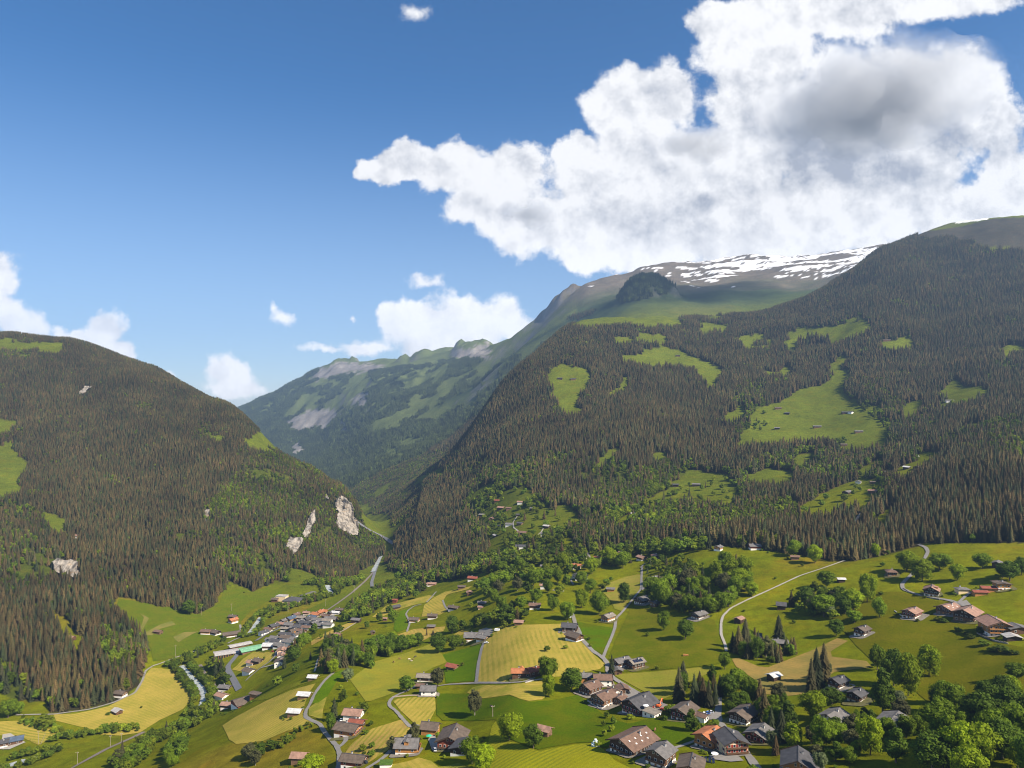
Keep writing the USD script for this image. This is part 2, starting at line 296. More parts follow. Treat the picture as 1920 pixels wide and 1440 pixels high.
def col(c): return np.array(c, float)
MEADOW, ALP, FLOOR, ROCKC, SNOW = col((0.124, 0.134, 0.003)), col((0.086, 0.104, 0.010)), col((0.036, 0.032, 0.014)), col((0.27, 0.25, 0.23)), col((0.82, 0.84, 0.88))
C = np.broadcast_to(MEADOW, Z.shape + (3,)).copy()
n1, n2, n3 = fb(XX, YY, 60, 4, 31), fb(XX, YY, 16, 3, 32), fb(XX, YY, 220, 3, 33)
C *= (1 + 0.7 * n1 + 0.5 * n2)[..., None]
_t = sstep(n3 + 0.5 * n1, 0.02, 0.30)[..., None]                        # drier, yellower grass
C = C * (1 - _t) + _t * col((0.155, 0.125, 0.010)) * (1 + 0.4 * n2)[..., None]
_t = sstep(fb(XX, YY, 90, 3, 37), 0.05, 0.3)[..., None] * 0.6
C = C * (1 - _t) + _t * col((0.062, 0.094, 0.003))
_m = (mount * (1 - far))[..., None]
C = C * (1 - _m) + _m * ALP * (1 + 0.6 * n1 + 0.35 * n3)[..., None]
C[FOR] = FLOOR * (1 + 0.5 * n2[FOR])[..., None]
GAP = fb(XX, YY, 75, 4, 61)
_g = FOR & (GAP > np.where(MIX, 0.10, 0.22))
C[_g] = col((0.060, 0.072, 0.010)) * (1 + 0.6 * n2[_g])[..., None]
_a = inside(ALPINE, uu, VV) & (DD > 2500) & (DD < 4200)
C[_a] = col((0.048, 0.043, 0.030)) * (1 + 0.8 * n1[_a])[..., None]
# ground beyond the first ridges
H = Z + fb(XX, YY, 500, 4, 41) * 260
FM = fb(XX, YY, 420, 5, 42) + 0.9 * fb(XX, YY, 130, 4, 43)
fmeadow = np.zeros(Z.shape, bool)
for s in ("690,795 745,770 800,745 845,722 850,735 790,775 745,800 700,812", "600,762 640,735 660,700 690,690 700,720 665,760 620,775", "740,830 800,812 790,830 760,842", "715,845 745,838 760,862 730,860", "780,700 850,690 840,705 790,712",
          "665,930 700,915 780,895 770,905 700,935 672,950", "665,950 690,965 735,1010 740,1030 715,1025 670,985", "560,745 600,735 600,770 570,768", "850,740 900,725 900,760 860,770", "620,690 700,686 680,700 630,704", "800,765 870,750 880,765 800,790"):
    fmeadow |= inside(P(s), _wu, _wv)
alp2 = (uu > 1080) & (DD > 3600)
farforest = far > 0.5
ff = farforest & ~alp2 & ((FM > -0.06) | (H < -120)) & (H < 420) & ~fmeadow & (slope < 1.7)
c2 = col((0.085, 0.105, 0.035)) * (1 + 0.5 * n1)[..., None]
c2 = np.where((alp2)[..., None], col((0.044, 0.064, 0.026)) * (1 + 0.5 * n1 + 0.5 * n3)[..., None], c2)  # high alp grass painted darker, cloud shade put into its colour
_t = sstep(Z + 300 * fb(XX, YY, 350, 4, 45), 640, 900)[..., None]
c2 = c2 * (1 - _t) + _t * col((0.115, 0.098, 0.075)) * (1 + 0.7 * n1)[..., None]
_t = sstep(slope + 0.5 * fb(XX, YY, 120, 4, 46), 0.85, 1.2)[..., None] * np.where(alp2, 0.5, 1.0)[..., None]
c2 = c2 * (1 - _t) + _t * ROCKC * 0.7 * (0.9 + 0.8 * n2)[..., None]
_r = np.hypot((uu - 1210) / 62, (DD - 4400) / 260)
_t = sstep(_r, 1.05, 0.75)[..., None]
c2 = c2 * (1 - _t) + _t * col((0.030, 0.042, 0.022)) * (1 + 1.2 * fb(XX, YY, 40, 4, 47))[..., None]
c2[ff] = col((0.030, 0.038, 0.016)) * (1 + 0.8 * n2[ff])[..., None]
for s in ("545,780 600,765 640,775 600,800 560,812 545,800", "600,790 625,785 620,800 600,800", "540,835 560,825 575,845 550,860", "640,790 655,785 650,810 640,815", "600,690 640,680 712,684 720,690 640,702 580,715", "662,748 690,728 690,760 668,765", "845,660 880,650 920,645 915,668 860,675"):
    k = inside(P(s), uu + fb(XX, YY, 90, 4, 48) * 40, VV + fb(XX, YY, 90, 4, 49) * 30) & farforest
    c2[k] = ROCKC * 0.72 * (0.95 + 0.9 * fb(XX, YY, 50, 4, 50)[k])[..., None]; ff &= ~k
ff |= (np.hypot((uu - 1212) / 54, (DD - 4400) / 250) < 1.0) & (fb(XX, YY, 60, 3, 59) > -0.22)
# snow lying in the hollows of the high slope
sn = fb(XX * 0.55, YY + XX * 0.35, 85, 5, 51) + 0.45 * ridged(XX * 0.6, YY + XX * 0.3, 60, 4, 52)
_s = alp2 & (uu > 1245) & (VV < 548) & (DD > 4300) & (sn > 0.31 - 0.22 * sstep(VV, 545, 495) + 0.22 * sstep(uu, 1290, 1250) + 0.02 * sstep(uu, 1540, 1640))
_s |= alp2 & (VV < 575) & (DD > 5200) & (uu > 1085) & (uu < 1260) & (sn > 0.22)
_s |= (uu > 1792) & (uu < 1852) & (VV < VV.min(axis=0)[None, :] + 2.5) & (DD > 2900) & (DD < 3600) & (fb(XX, YY, 45, 3, 58) > -0.12)
c2[_s] = SNOW
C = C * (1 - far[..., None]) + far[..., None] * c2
C[_s] = SNOW
C = np.clip(C, 0.004, 0.9)

def set_color(m, colors):
    pv = UsdGeom.PrimvarsAPI(m).CreatePrimvar("tone", Sdf.ValueTypeNames.Color3fArray, "vertex")
    pv.Set(Vt.Vec3fArray.FromNumpy(np.asarray(colors, np.float32)))

def ground_material():
    g = G()
    pos = g.add("geometry") + ".position"
    a = g.add("attribute", {"attribute": "tone"}) + ".color"
    n = g.noise(pos, 0.11, 6, 0.65)
    nm = g.noise(g.vmath("multiply", pos, (1.0, 1.0, 3.0)), 0.035, 6, 0.68)
    nb = g.noise(pos, 0.9, 4, 0.7)
    k = g.math("multiply", g.range(n, 0.25, 0.75, 0.72, 1.28, "linear"), g.range(nb, 0.2, 0.8, 0.72, 1.28, "linear"))
    c = g.mix(1.0, a, g.add("combine_xyz", {}, x=k, y=k, z=k) + ".vector", "multiply")
    c = g.mix(g.range(nm, 0.50, 0.68, 0.0, 0.45), c, g.mix(1.0, c, (1.45, 1.05, 0.9), "multiply"))
    c = g.mix(g.range(nm, 0.46, 0.30, 0.0, 0.5), c, g.mix(1.0, c, (0.66, 0.80, 0.8), "multiply"))
    bump = g.add("bump", {"strength": 0.5, "distance": 0.6}, height=nb) + ".normal"
    s = g.add("principled_bsdf", {"roughness": 1.0, "specular_ior_level": 0.0}, base_color=c, normal=bump)
    return mat("ground", g.n, g.l, surface=s + ".BSDF")

def struct(prim, kind="structure", label=None):
    p = prim.GetPrim() if hasattr(prim, "GetPrim") else prim
    p.SetCustomDataByKey("kind", kind)
    if label: p.SetCustomDataByKey("label", label)
    return p

_nr, _nc = Z.shape
_i, _j = np.meshgrid(np.arange(_nr - 1), np.arange(_nc - 1), indexing="ij")
_a = (_i * _nc + _j).ravel()
quads = np.stack([_a, _a + 1, _a + _nc + 1, _a + _nc], 1)
tm = UsdGeom.Mesh.Define(stage, "/World/ground")
tm.CreatePointsAttr(Vt.Vec3fArray.FromNumpy(np.stack([XX, YY, Z], -1).reshape(-1, 3).astype(np.float32)))
tri = np.vstack([quads[:, [0, 1, 2]], quads[:, [0, 2, 3]]]).astype(np.int32)
tm.CreateFaceVertexCountsAttr(Vt.IntArray.FromNumpy(np.full(len(tri), 3, np.int32)))
tm.CreateFaceVertexIndicesAttr(Vt.IntArray.FromNumpy(tri.ravel()))
tm.CreateSubdivisionSchemeAttr("none")
_gx = np.gradient(Z, axis=1) / np.gradient(XX, axis=1)
_gy0 = np.gradient(Z, axis=0); _dx0 = np.gradient(XX, axis=0); _dy0 = np.gradient(YY, axis=0)
_gy = (_gy0 - _gx * _dx0) / _dy0
_nn = np.stack([-_gx, -_gy, np.ones_like(Z)], -1); _nn /= np.linalg.norm(_nn, axis=-1, keepdims=True)
tm.CreateNormalsAttr(Vt.Vec3fArray.FromNumpy(_nn.reshape(-1, 3).astype(np.float32))); tm.SetNormalsInterpolation("vertex")
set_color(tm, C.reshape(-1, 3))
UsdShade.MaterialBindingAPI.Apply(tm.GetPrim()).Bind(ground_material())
struct(tm, label="green alpine slopes, valley floor and mountains")
# ------------------------------------------------------------------ trees
def tree_material(name, base, var=0.35, trans=0.25, warm=(0.10, 0.065, 0.03), warm_amt=0.0, noise_scale=0.5):
    g = G()
    pos = g.add("geometry") + ".position"
    r = g.add("object_info") + ".random"
    n = g.noise(pos, noise_scale, 3, 0.6)
    k = g.math("multiply", g.range(n, 0.2, 0.8, 0.6, 1.4, "linear"), g.range(r, 0, 1, 1 - var, 1 + var, "linear"))
    r2 = g.math("fraction", g.math("multiply", r, 37.7))
    c0 = g.mix(g.range(r2, 0.3, 1.0, 0.0, warm_amt, "linear"), base, warm)
    k = g.math("multiply", k, g.range(g.noise(pos, 0.009, 4, 0.6), 0.3, 0.7, 0.62, 1.38, "linear"))
    c = g.mix(1.0, c0, g.add("combine_xyz", {}, x=k, y=k, z=k) + ".vector", "multiply")
    d = g.add("principled_bsdf", {"roughness": 0.75, "specular_ior_level": 0.15}, base_color=c) + ".BSDF"
    t = g.add("translucent_bsdf", {}, color=c) + ".BSDF"
    s = g.add("mix_closure", {"fac": trans}, closure1=d, closure2=t)
    return mat(name, g.n, g.l, surface=s + ".closure")

def plain(name, color, rough=0.8, noise=0.25, scale=1.5, metallic=0.0, spec=0.3, island=0.0):
    g = G()
    pos = g.add("geometry") + ".position"
    n = g.noise(pos, scale, 4, 0.65)
    k = g.range(n, 0.25, 0.75, 1 - noise, 1 + noise, "linear")
    if island:
        k = g.math("multiply", k, g.range(g.add("geometry") + ".random_per_island", 0, 1, 1 - island, 1 + island, "linear"))
    c = g.mix(1.0, color, g.add("combine_xyz", {}, x=k, y=k, z=k) + ".vector", "multiply")
    s = g.add("principled_bsdf", {"roughness": rough, "metallic": metallic, "specular_ior_level": spec}, base_color=c)
    return mat(name, g.n, g.l, surface=s + ".BSDF")

M_SPRUCE = tree_material("spruce_needles", (0.068, 0.054, 0.017), 0.34, 0.12, (0.098, 0.060, 0.024), 0.75)
M_SPRUCE_DARK = tree_material("dark_spruce_needles", (0.036, 0.046, 0.015), 0.32, 0.12, (0.075, 0.058, 0.024), 0.7)
M_LEAF = [tree_material("bright_leaves", (0.200, 0.260, 0.006), 0.18, 0.42), tree_material("green_leaves", (0.135, 0.195, 0.008), 0.2, 0.40),
          tree_material("dark_leaves", (0.085, 0.135, 0.009), 0.2, 0.36), tree_material("pale_leaves", (0.125, 0.150, 0.060), 0.18, 0.3), tree_material("brown_leaves", (0.085, 0.085, 0.030), 0.2, 0.25),
          tree_material("mixed_leaves", (0.100, 0.150, 0.010), 0.45, 0.38, (0.19, 0.215, 0.010), 0.8)]
M_BARK = plain("bark", (0.10, 0.075, 0.055), 0.9, 0.4, 3.0)
M_BARK_PALE = plain("pale_bark", (0.26, 0.22, 0.18), 0.9, 0.3, 3.0)

def spruce_mesh(tiers, sides, seed, h=24.0, r=5.0, droop=0.45, slim=1.0):
    """a spruce crown: whorls of drooping boughs, each a jagged ring of separate bough tips"""
    rg = np.random.default_rng(seed)
    V, Fc = [], []
    for t in range(tiers):
        f = t / (tiers - 1)
        z = h * (0.07 + 0.91 * f)
        rad = r * slim * (1 - f) ** 0.68 * (0.82 + 0.3 * rg.random()) + 0.12
        th = h / tiers * (1.75 - 0.4 * f)
        off = rg.random() * 6.28
        c = len(V); V.append((rg.normal() * 0.06, rg.normal() * 0.06, z + th * 0.75))
        ring = []
        for k in range(sides * 2):
            a = off + k * math.pi / sides + rg.normal() * 0.10
            rr = rad * (1.0 + rg.normal() * 0.18 if k % 2 == 0 else 0.62 + rg.random() * 0.14)
            zz = z - (droop * rr * (0.75 + 0.4 * rg.random()) if k % 2 == 0 else 0.05 * rr)
            ring.append(len(V)); V.append((rr * math.cos(a), rr * math.sin(a), zz))
        for k in range(sides * 2):
            Fc.append((c, ring[k], ring[(k + 1) % (sides * 2)]))
    V, Fc = np.array(V), np.array(Fc)
    return V, Fc

def cone_trunk(h, r0, r1=0.05, sides=6, bend=0.0, z0=-1.2):
    V, Fc = [], []
    n = 4
    for i in range(n):
        f = i / (n - 1)
        for k in range(sides):
            a = k * 2 * math.pi / sides
            rr = r0 * (1 - f) + r1 * f
            V.append((rr * math.cos(a) + bend * f * f, rr * math.sin(a), z0 + (h - z0) * f))
    for i in range(n - 1):
        for k in range(sides):
            a, b = i * sides + k, i * sides + (k + 1) % sides
            Fc += [(a, b, b + sides), (a, b + sides, a + sides)]
    return np.array(V), np.array(Fc)

def join(parts):
    vs, fs, o = [], [], 0
    for v, f in parts:
        vs.append(np.asarray(v, float)); fs.append(np.asarray(f) + o); o += len(v)
    return np.vstack(vs), np.vstack(fs)

def leaf_crown(seed, n, size, h=14.0, w=10.0, base=0.18, lobes=34, top=0.55, lobe=0.30, core=True, shape="round"):
    """a broadleaf crown: lobes of foliage spread over the crown, each covered with leaf-clump sized faces"""
    rg = np.random.default_rng(seed)
    zc, rz, rx = h * (base + 1) / 2, h * (1 - base) / 2, w / 2
    cs, rs = [], []
    for k in range(lobes):
        d = rg.normal(size=3); d /= np.linalg.norm(d)
        q = rg.random() ** 0.35 * 0.80
        p = d * q
        if shape == "round": taper = 1.0 - 0.22 * max(p[2], 0) - 0.25 * max(-p[2], 0)
        elif shape == "poplar": taper = 1.0 - 0.45 * max(p[2], 0) ** 1.5
        else: taper = 1.0 - 0.62 * (p[2] * 0.5 + 0.5)
        cs.append((p[0] * rx * taper, p[1] * rx * taper, zc + p[2] * rz))
        rs.append(lobe * w * 0.5 * (0.75 + 0.7 * rg.random()) * (0.7 if p[2] > 0.5 else 1.0))
    cs, rs = np.array(cs), np.array(rs)
    pr = rs ** 2 / (rs ** 2).sum()
    li = rg.choice(lobes, n, p=pr)
    d = rg.normal(size=(n, 3)); d[:, 2] = d[:, 2] * 0.9 + 0.25; d /= np.linalg.norm(d, axis=1, keepdims=True)
    p = cs[li] + d * rs[li][:, None] * (0.74 + 0.44 * rg.random((n, 1)))
    inn = np.zeros(n, bool)
    for c, r in zip(cs, rs): inn |= (np.linalg.norm(p - c, axis=1) < r * 0.72)
    p, d = p[~inn], d[~inn]
    n = len(p)
    nrm = d + rg.normal(size=(n, 3)) * 0.42; nrm /= np.linalg.norm(nrm, axis=1, keepdims=True)
    t1 = np.cross(nrm, rg.normal(size=(n, 3))); t1 /= np.linalg.norm(t1, axis=1, keepdims=True)
    t2 = np.cross(nrm, t1)
    s = size * (0.6 + 0.8 * rg.random((n, 1)))
    quad = np.stack([p - t1 * s, p - t2 * s * 0.7, p + t1 * s, p + t2 * s * 0.7], 1).reshape(-1, 3)
    b = np.arange(n) * 4
    fc = np.vstack([np.stack([b, b + 1, b + 2], 1), np.stack([b, b + 2, b + 3], 1)])
    out = [(quad, fc)]
    if core:
        for c, r in zip(cs, rs):
            m = trimesh.creation.icosphere(1, r * 0.66)
            v = np.array(m.vertices) * (1 + 0.12 * rg.normal(size=(len(m.vertices), 1))) + c
            out.append((v, np.array(m.faces)))
    return join(out)

def limbs(seed, h, w, n=6, r0=0.35):
    rg = np.random.default_rng(seed)
    parts = [cone_trunk(h * 0.62, r0, r0 * 0.35, 7, rg.normal() * 0.25)]
    for k in range(n):
        a = k * 6.28 / n + rg.normal() * 0.3; z0 = h * (0.18 + 0.3 * rg.random())
        e = np.array([math.cos(a) * w * 0.32, math.sin(a) * w * 0.32, z0 + h * (0.2 + 0.15 * rg.random())])
        s0 = np.array([0, 0, z0]); ax = e - s0; L = np.linalg.norm(ax)
        v, f = cone_trunk(L, r0 * 0.42, r0 * 0.12, 5, 0, 0)
        R = trimesh.geometry.align_vectors([0, 0, 1], ax / L)[:3, :3]
        parts.append((v @ R.T + s0, f))
    return join(parts)

# class prims: one of each kind of tree, with its parts
UsdGeom.Xform.Define(stage, "/World/Looks/kinds")
KINDS = {}
def kind(name, crown, crown_mat, trunk, trunk_mat, smooth=False):
    path = f"/World/Looks/kinds/{name}"
    x = stage.CreateClassPrim(path)
    x.SetTypeName("Xform")
    usdkit.mesh(stage, path + "/crown", crown, crown_mat, smooth=smooth)
    usdkit.mesh(stage, path + "/trunk", trunk, trunk_mat, smooth=60)
    KINDS[name] = path

SPR_H = 24.0
for i in range(4):
    kind(f"spruce_{i}", spruce_mesh(19, 9, 100 + i, SPR_H, 5.0 - 0.25 * i, 0.5, (1.0, 0.85, 1.1, 0.9)[i]), M_SPRUCE if i == 2 else M_SPRUCE_DARK, cone_trunk(SPR_H * 0.9, 0.34), M_BARK)
DEC_H = 14.0
DKIND = {}
for i, (mi, shp, w, seed) in enumerate([(0, "round", 11.5, 1), (0, "round", 10.0, 2), (1, "round", 11.0, 3), (1, "round", 9.0, 4), (2, "round", 11.0, 5), (2, "round", 9.0, 6), (3, "round", 9.5, 7), (4, "round", 9.0, 8), (0, "poplar", 6.6, 9), (1, "poplar", 6.4, 10), (2, "poplar", 6.0, 11), (1, "round", 12.5, 12)]):
    kind(f"broadleaf_{i}", leaf_crown(200 + seed, 4600, 0.36, DEC_H, w, 0.10 if shp == "round" else 0.06, 40, 0.5, 0.34 if shp == "round" else 0.42, True, shp), M_LEAF[mi], limbs(300 + seed, DEC_H, w), M_BARK_PALE if mi in (3, 4) else M_BARK)
    DKIND[i] = (w, mi, shp)

# ------------------------------------------------------------------ where trees stand
def jitter_grid(x0, x1, y0, y1, sp, seed):
    rg = np.random.default_rng(seed)
    gx, gy = np.meshgrid(np.arange(x0, x1, sp), np.arange(y0, y1, sp))
    gx = gx + (rg.random(gx.shape) - 0.5) * sp * 0.95; gy = gy + (rg.random(gx.shape) - 0.5) * sp * 0.95
    return gx.ravel(), gy.ravel()

def grid_lookup(A, x, y):
    iu = np.clip(np.round((U0 + F * x / y - GU[0]) / 5.0).astype(int), 0, len(GU) - 1)
    il = np.clip(np.round((np.log(y) - GL[0]) / 0.0062).astype(int), 0, len(GL) - 1)
    return A[il, iu]

def seen(x, y, height):
    """whether something of this height standing at (x, y) can be seen over the ground before it, or nearly"""
    u = U0 + F * x / y
    vtop = V0 - (zat(x, y) + height) * F / y
    return (vtop <= grid_lookup(RUN, x, y) + 6) & (u > -140) & (u < 2060) & (vtop < 1500)

trees_spruce, trees_broad = [], []           # x, y, height, width factor, kind index
LEAFY = P('1060,1010 1100,940 1180,930 1290,880 1400,890 1440,930 1440,1000 1330,1022 1240,1020 1160,1032 1085,1034')
def forest(y0, y1, sp, seed, hs, x0=-0.95, x1=0.95):
    x, y = jitter_grid(x0 * y1, x1 * y1, y0, y1, sp, seed)
    u = U0 + F * x / y
    k = (u > -200) & (u < 2130)
    x, y = x[k], y[k]
    f = grid_lookup(FOR, x, y)
    x, y = x[f], y[f]
    k = seen(x, y, 26)
    x, y = x[k], y[k]
    mx = grid_lookup(MIX, x, y)
    rg = np.random.default_rng(seed + 1)
    gap = fb(x, y, 75, 4, 61)
    k = (gap < np.where(mx, 0.10, 0.22)) | (rg.random(len(x)) < 0.22)
    x, y, mx, gap = x[k], y[k], mx[k], gap[k]
    leafy = rg.random(len(x)) < np.where(mx, 0.42 + 0.30 * inside(LEAFY, U0 + F * x / y, V0 - zat(x, y) * F / y) + 1.6 * fb(x, y, 120, 2, 62), 0.02 + 0.35 * (gap > 0.17))
    hs = hs * np.where(x < -0.10 * y - 60, np.clip(1 - (y - 950) / 1000 * 0.40, 0.60, 1.0), 1.0)
    h = hs * (0.70 + 0.42 * rg.random(len(x))) * (1 + 0.5 * fb(x, y, 150, 2, 63))
    return x, y, h, leafy
fx, fy, fh, fl = [np.concatenate(a) for a in zip(forest(600, 1500, 6.0, 71, 21), forest(1500, 2400, 5.2, 72, 22, -0.95, -0.12), forest(1500, 2400, 6.2, 73, 21, -0.12, 0.95), forest(2400, 2800, 5.6, 74, 20, -0.95, -0.3), forest(2400, 3850, 7.2, 75, 20, -0.3, 0.95))]

def point_instancer(path, protos, x, y, z, scale, rot, idx, kind_label):
    pi = UsdGeom.PointInstancer.Define(stage, path)
    rel = pi.CreatePrototypesRel()
    UsdGeom.Scope.Define(stage, path + "/kinds")
    for i, (nm, parts) in enumerate(protos):
        pp = f"{path}/kinds/{nm}_{i}"
        UsdGeom.Xform.Define(stage, pp)
        for j, (pn, mesh, m) in enumerate(parts):
            usdkit.mesh(stage, f"{pp}/{pn}", mesh, m, smooth=False)
        rel.AddTarget(pp)
    pi.CreateProtoIndicesAttr(Vt.IntArray.FromNumpy(np.asarray(idx, np.int32)))
    pi.CreatePositionsAttr(Vt.Vec3fArray.FromNumpy(np.stack([x, y, z], 1).astype(np.float32)))
    pi.CreateScalesAttr(Vt.Vec3fArray.FromNumpy(np.asarray(scale, np.float32)))
    q = np.zeros((len(x), 4), np.float16)
    q[:, 0], q[:, 3] = np.cos(rot / 2), np.sin(rot / 2)
    pi.CreateOrientationsAttr(Vt.QuathArray([Gf.Quath(float(a), 0, 0, float(b)) for a, b in zip(q[:, 0], q[:, 3])]))
    struct(pi, "stuff", kind_label)
    return pi
# ------------------------------------------------------------------ fields, lanes, water: sheets laid on the land
def plan(pts, closed=True, step=6.0):
    a = [pts[0]]
    seq = list(pts) + ([pts[0]] if closed else [])
    out = []
    for p, q in zip(seq[:-1], seq[1:]):
        n = max(1, int(math.hypot(q[0] - p[0], q[1] - p[1]) / step))
        for k in range(n): out.append((p[0] + (q[0] - p[0]) * k / n, p[1] + (q[1] - p[1]) * k / n))
    if not closed: out.append(seq[-1])
    return np.array([hit(u, v)[:2] for u, v in out])

def UV(s): return [tuple(map(float, t.split(","))) for t in s.split()]

def drape_polygon(poly, lift, sp):
    """a sheet over the plan polygon that follows the ground"""
    from scipy.spatial import Delaunay
    poly = shapely.simplify(poly, sp * 0.15)
    if poly.geom_type != "Polygon": poly = max(poly.geoms, key=lambda p: p.area)
    ring = np.array(shapely.segmentize(poly, sp).exterior.coords)[:-1]
    x0, y0, x1, y1 = poly.bounds
    gx, gy = np.meshgrid(np.arange(x0, x1, sp), np.arange(y0, y1, sp))
    gx[1::2] += sp / 2
    inner = poly.buffer(-sp * 0.45)
    k = shapely.contains_xy(inner, gx.ravel(), gy.ravel())
    p = np.vstack([ring, np.stack([gx.ravel()[k], gy.ravel()[k]], 1)])
    t = Delaunay(p).simplices
    c = p[t].mean(1)
    t = t[shapely.contains_xy(poly, c[:, 0], c[:, 1])]
    a = p[t]; area = np.cross(a[:, 1] - a[:, 0], a[:, 2] - a[:, 0])
    t = t[np.abs(area) > 1e-3]; area = area[np.abs(area) > 1e-3]
    t[area < 0] = t[area < 0][:, ::-1]
    return np.column_stack([p, zat(p[:, 0], p[:, 1]) + lift]), t

FIELD_POLYS, ROAD_LINES = [], []
def grass_mat(name, c1, c2, stripe=None, amount=0.0, tone2=None, waviness=3.0, scale=0.05):
    g = G()
    pos = g.add("geometry") + ".position"
    n = g.noise(pos, scale, 5, 0.6)
    nb = g.noise(pos, 0.8, 4, 0.7)
    c = g.mix(g.range(n, 0.35, 0.68), c1, c2)
    if stripe is not None:
        ang, sp = stripe
        rot = g.add("mapping", {"mapping_type": "point", "rotation": (0, 0, -math.radians(ang))}, vector=pos) + ".vector"
        w = g.add("wave_texture", {"wave_type": "bands", "bands_direction": "x", "scale": 0.314 / sp, "distortion": waviness, "detail": 4.0, "detail_scale": 0.10, "detail_roughness": 0.6}, vector=rot) + ".fac"
        fade = g.range(g.noise(pos, 0.03, 4, 0.6), 0.35, 0.62, 0.15, 1.0)
        c = g.mix(g.math("multiply", g.math("multiply", g.range(w, 0.35, 0.8), amount), fade), c, tone2)
    k = g.range(nb, 0.2, 0.8, 0.78, 1.22, "linear")
    c = g.mix(1.0, c, g.add("combine_xyz", {}, x=k, y=k, z=k) + ".vector", "multiply")
    b = g.add("bump", {"strength": 0.4, "distance": 0.4}, height=nb) + ".normal"
    s = g.add("principled_bsdf", {"roughness": 1.0, "specular_ior_level": 0.0}, base_color=c, normal=b)
    return mat(name, g.n, g.l, surface=s + ".BSDF")

YEL, YEL2, YGRN, TAN = (0.36, 0.265, 0.050), (0.29, 0.235, 0.038), (0.180, 0.185, 0.020), (0.285, 0.190, 0.052)
LUSH, LUSH2, DARKG, DARKG2 = (0.070, 0.124, 0.002), (0.088, 0.138, 0.002), (0.086, 0.104, 0.003), (0.120, 0.116, 0.006)
LEM, LEM2 = (0.225, 0.215, 0.008), (0.165, 0.180, 0.008)
_gm = {}
def field(name, s, c1, c2, label, ang=None, sp=4.0, amount=0.6, tone=None, wav=6.0, lift=0.0):
    pl = plan(UV(s))
    poly = Polygon(pl).buffer(0)
    if poly.geom_type != "Polygon": poly = max(poly.geoms, key=lambda p: p.area)
    d = poly.centroid.y
    poly = poly.buffer(d * 0.004).buffer(-d * 0.004)
    m = grass_mat(f"{name}_{len(FIELD_POLYS)}", c1, c2, (ang, sp) if ang is not None else None, amount, tone or YGRN, wav)
    v, f = drape_polygon(poly, 0.10 + 0.00032 * d + lift, max(3.0, d / 170))
    nm = numbered(name)
    struct(usdkit.mesh(stage, "/World/" + nm, (v, f), m, smooth=True), label=label)
    FIELD_POLYS.append(poly)

_names = {}
def numbered(name):
    k = _names.get(name, -1) + 1; _names[name] = k
    return name if k == 0 else f"{name}_{k:03d}"

field("hay_meadow", "100,1340 140,1339 200,1326 252,1300 268,1272 284,1252 325,1256 345,1276 362,1300 358,1313 343,1330 300,1350 262,1374 225,1380 190,1378 165,1366 135,1360 105,1352", YEL, YEL2, "mown yellow hay field on the valley floor", -62, 4.5, 0.6, YGRN, 8.0)
field("hay_meadow", "-60,1354 0,1353 35,1352 75,1363 118,1374 100,1385 72,1397 48,1386 30,1379 0,1379 -60,1385", YEL, YEL2, "mown field beside the farm at the left edge", 70, 4.5, 0.8)
field("hay_meadow", "417,1361 443,1344 500,1314 547,1294 592,1282 580,1298 571,1322 567,1342 588,1356 533,1373 493,1390 443,1396 430,1388", YEL, YEL2, "striped hay field with two white-roofed barns", -35, 4.2, 0.8, YGRN, 6.0)
field("hay_meadow", "613,1307 606,1330 604,1350 579,1342 579,1328 592,1318", YEL, YGRN, "small mown patch right of the bending lane", -20, 3.0, 0.6)
field("hay_meadow", "455,1236 474,1223 513,1222 514,1229 499,1245 474,1261 449,1259 435,1256 446,1247", YEL, YEL2, "mown knoll in front of the green-roofed hall", -10, 5, 0.7)
field("hay_meadow", "584,1211 583,1203 607,1189 630,1178 661,1165 673,1165 646,1183 624,1190 602,1201", YEL, TAN, "mown strip above the valley village", 30, 4, 0.3)
field("hay_meadow", "697,1158 725,1136 760,1128 803,1116 815,1118 800,1130 770,1136 735,1148 715,1158", YEL, YGRN, "mown crest meadow above the wood", 40, 4, 0.5)
field("hay_meadow", "790,1157 795,1135 815,1120 835,1110 885,1099 878,1105 838,1115 831,1127 840,1145 825,1153", YEL, YEL2, "mown slope between the small lanes", 20, 4.5, 0.6)
field("hay_meadow", "745,1197 747,1190 775,1180 835,1175 832,1183 805,1195 787,1205 762,1198", YEL, TAN, "mown field behind the dark hedge trees", 15, 4.5, 0.4)
field("hay_meadow", "836,1200 862,1183 885,1177 876,1187 850,1197", YEL, YGRN, "mown bank left of the grey-roofed farmhouse", 15, 4.5, 0.3)
field("hay_meadow", "656,1275 668,1265 705,1240 760,1225 807,1208 829,1227 838,1242 812,1252 785,1267 750,1287 738,1300 695,1315 685,1315 670,1295", (0.235, 0.205, 0.020), YGRN, "half-mown hillside with grazing cattle", 58, 4.0, 0.55, YGRN, 6.0)
field("hay_meadow", "893,1279 897,1235 906,1205 925,1180 945,1173 1058,1170 1066,1195 1092,1203 1108,1222 1135,1246 1125,1255 1060,1268 1040,1270 1010,1265 955,1272 945,1280", YEL, YEL2, "large striped hay field in the middle", 3, 4.6, 0.55, YGRN, 6.0)
field("hay_meadow", "1153,1267 1167,1264 1235,1259 1270,1256 1332,1250 1345,1252 1330,1262 1290,1280 1258,1305 1237,1314 1195,1290 1160,1272", (0.215, 0.190, 0.026), YGRN, "mown meadow beside the two tall spruces", -60, 4.2, 0.5, YGRN)
field("hay_meadow", "1372,1236 1385,1234 1422,1250 1440,1252 1522,1220 1570,1197 1590,1202 1557,1222 1560,1232 1625,1240 1635,1252 1565,1260 1530,1285 1507,1302 1472,1306 1435,1302 1420,1278 1400,1265 1380,1250", TAN, (0.185, 0.150, 0.040), "tan mown field crossed by long tree shadows", 30, 4.5, 0.35, (0.15, 0.14, 0.03))
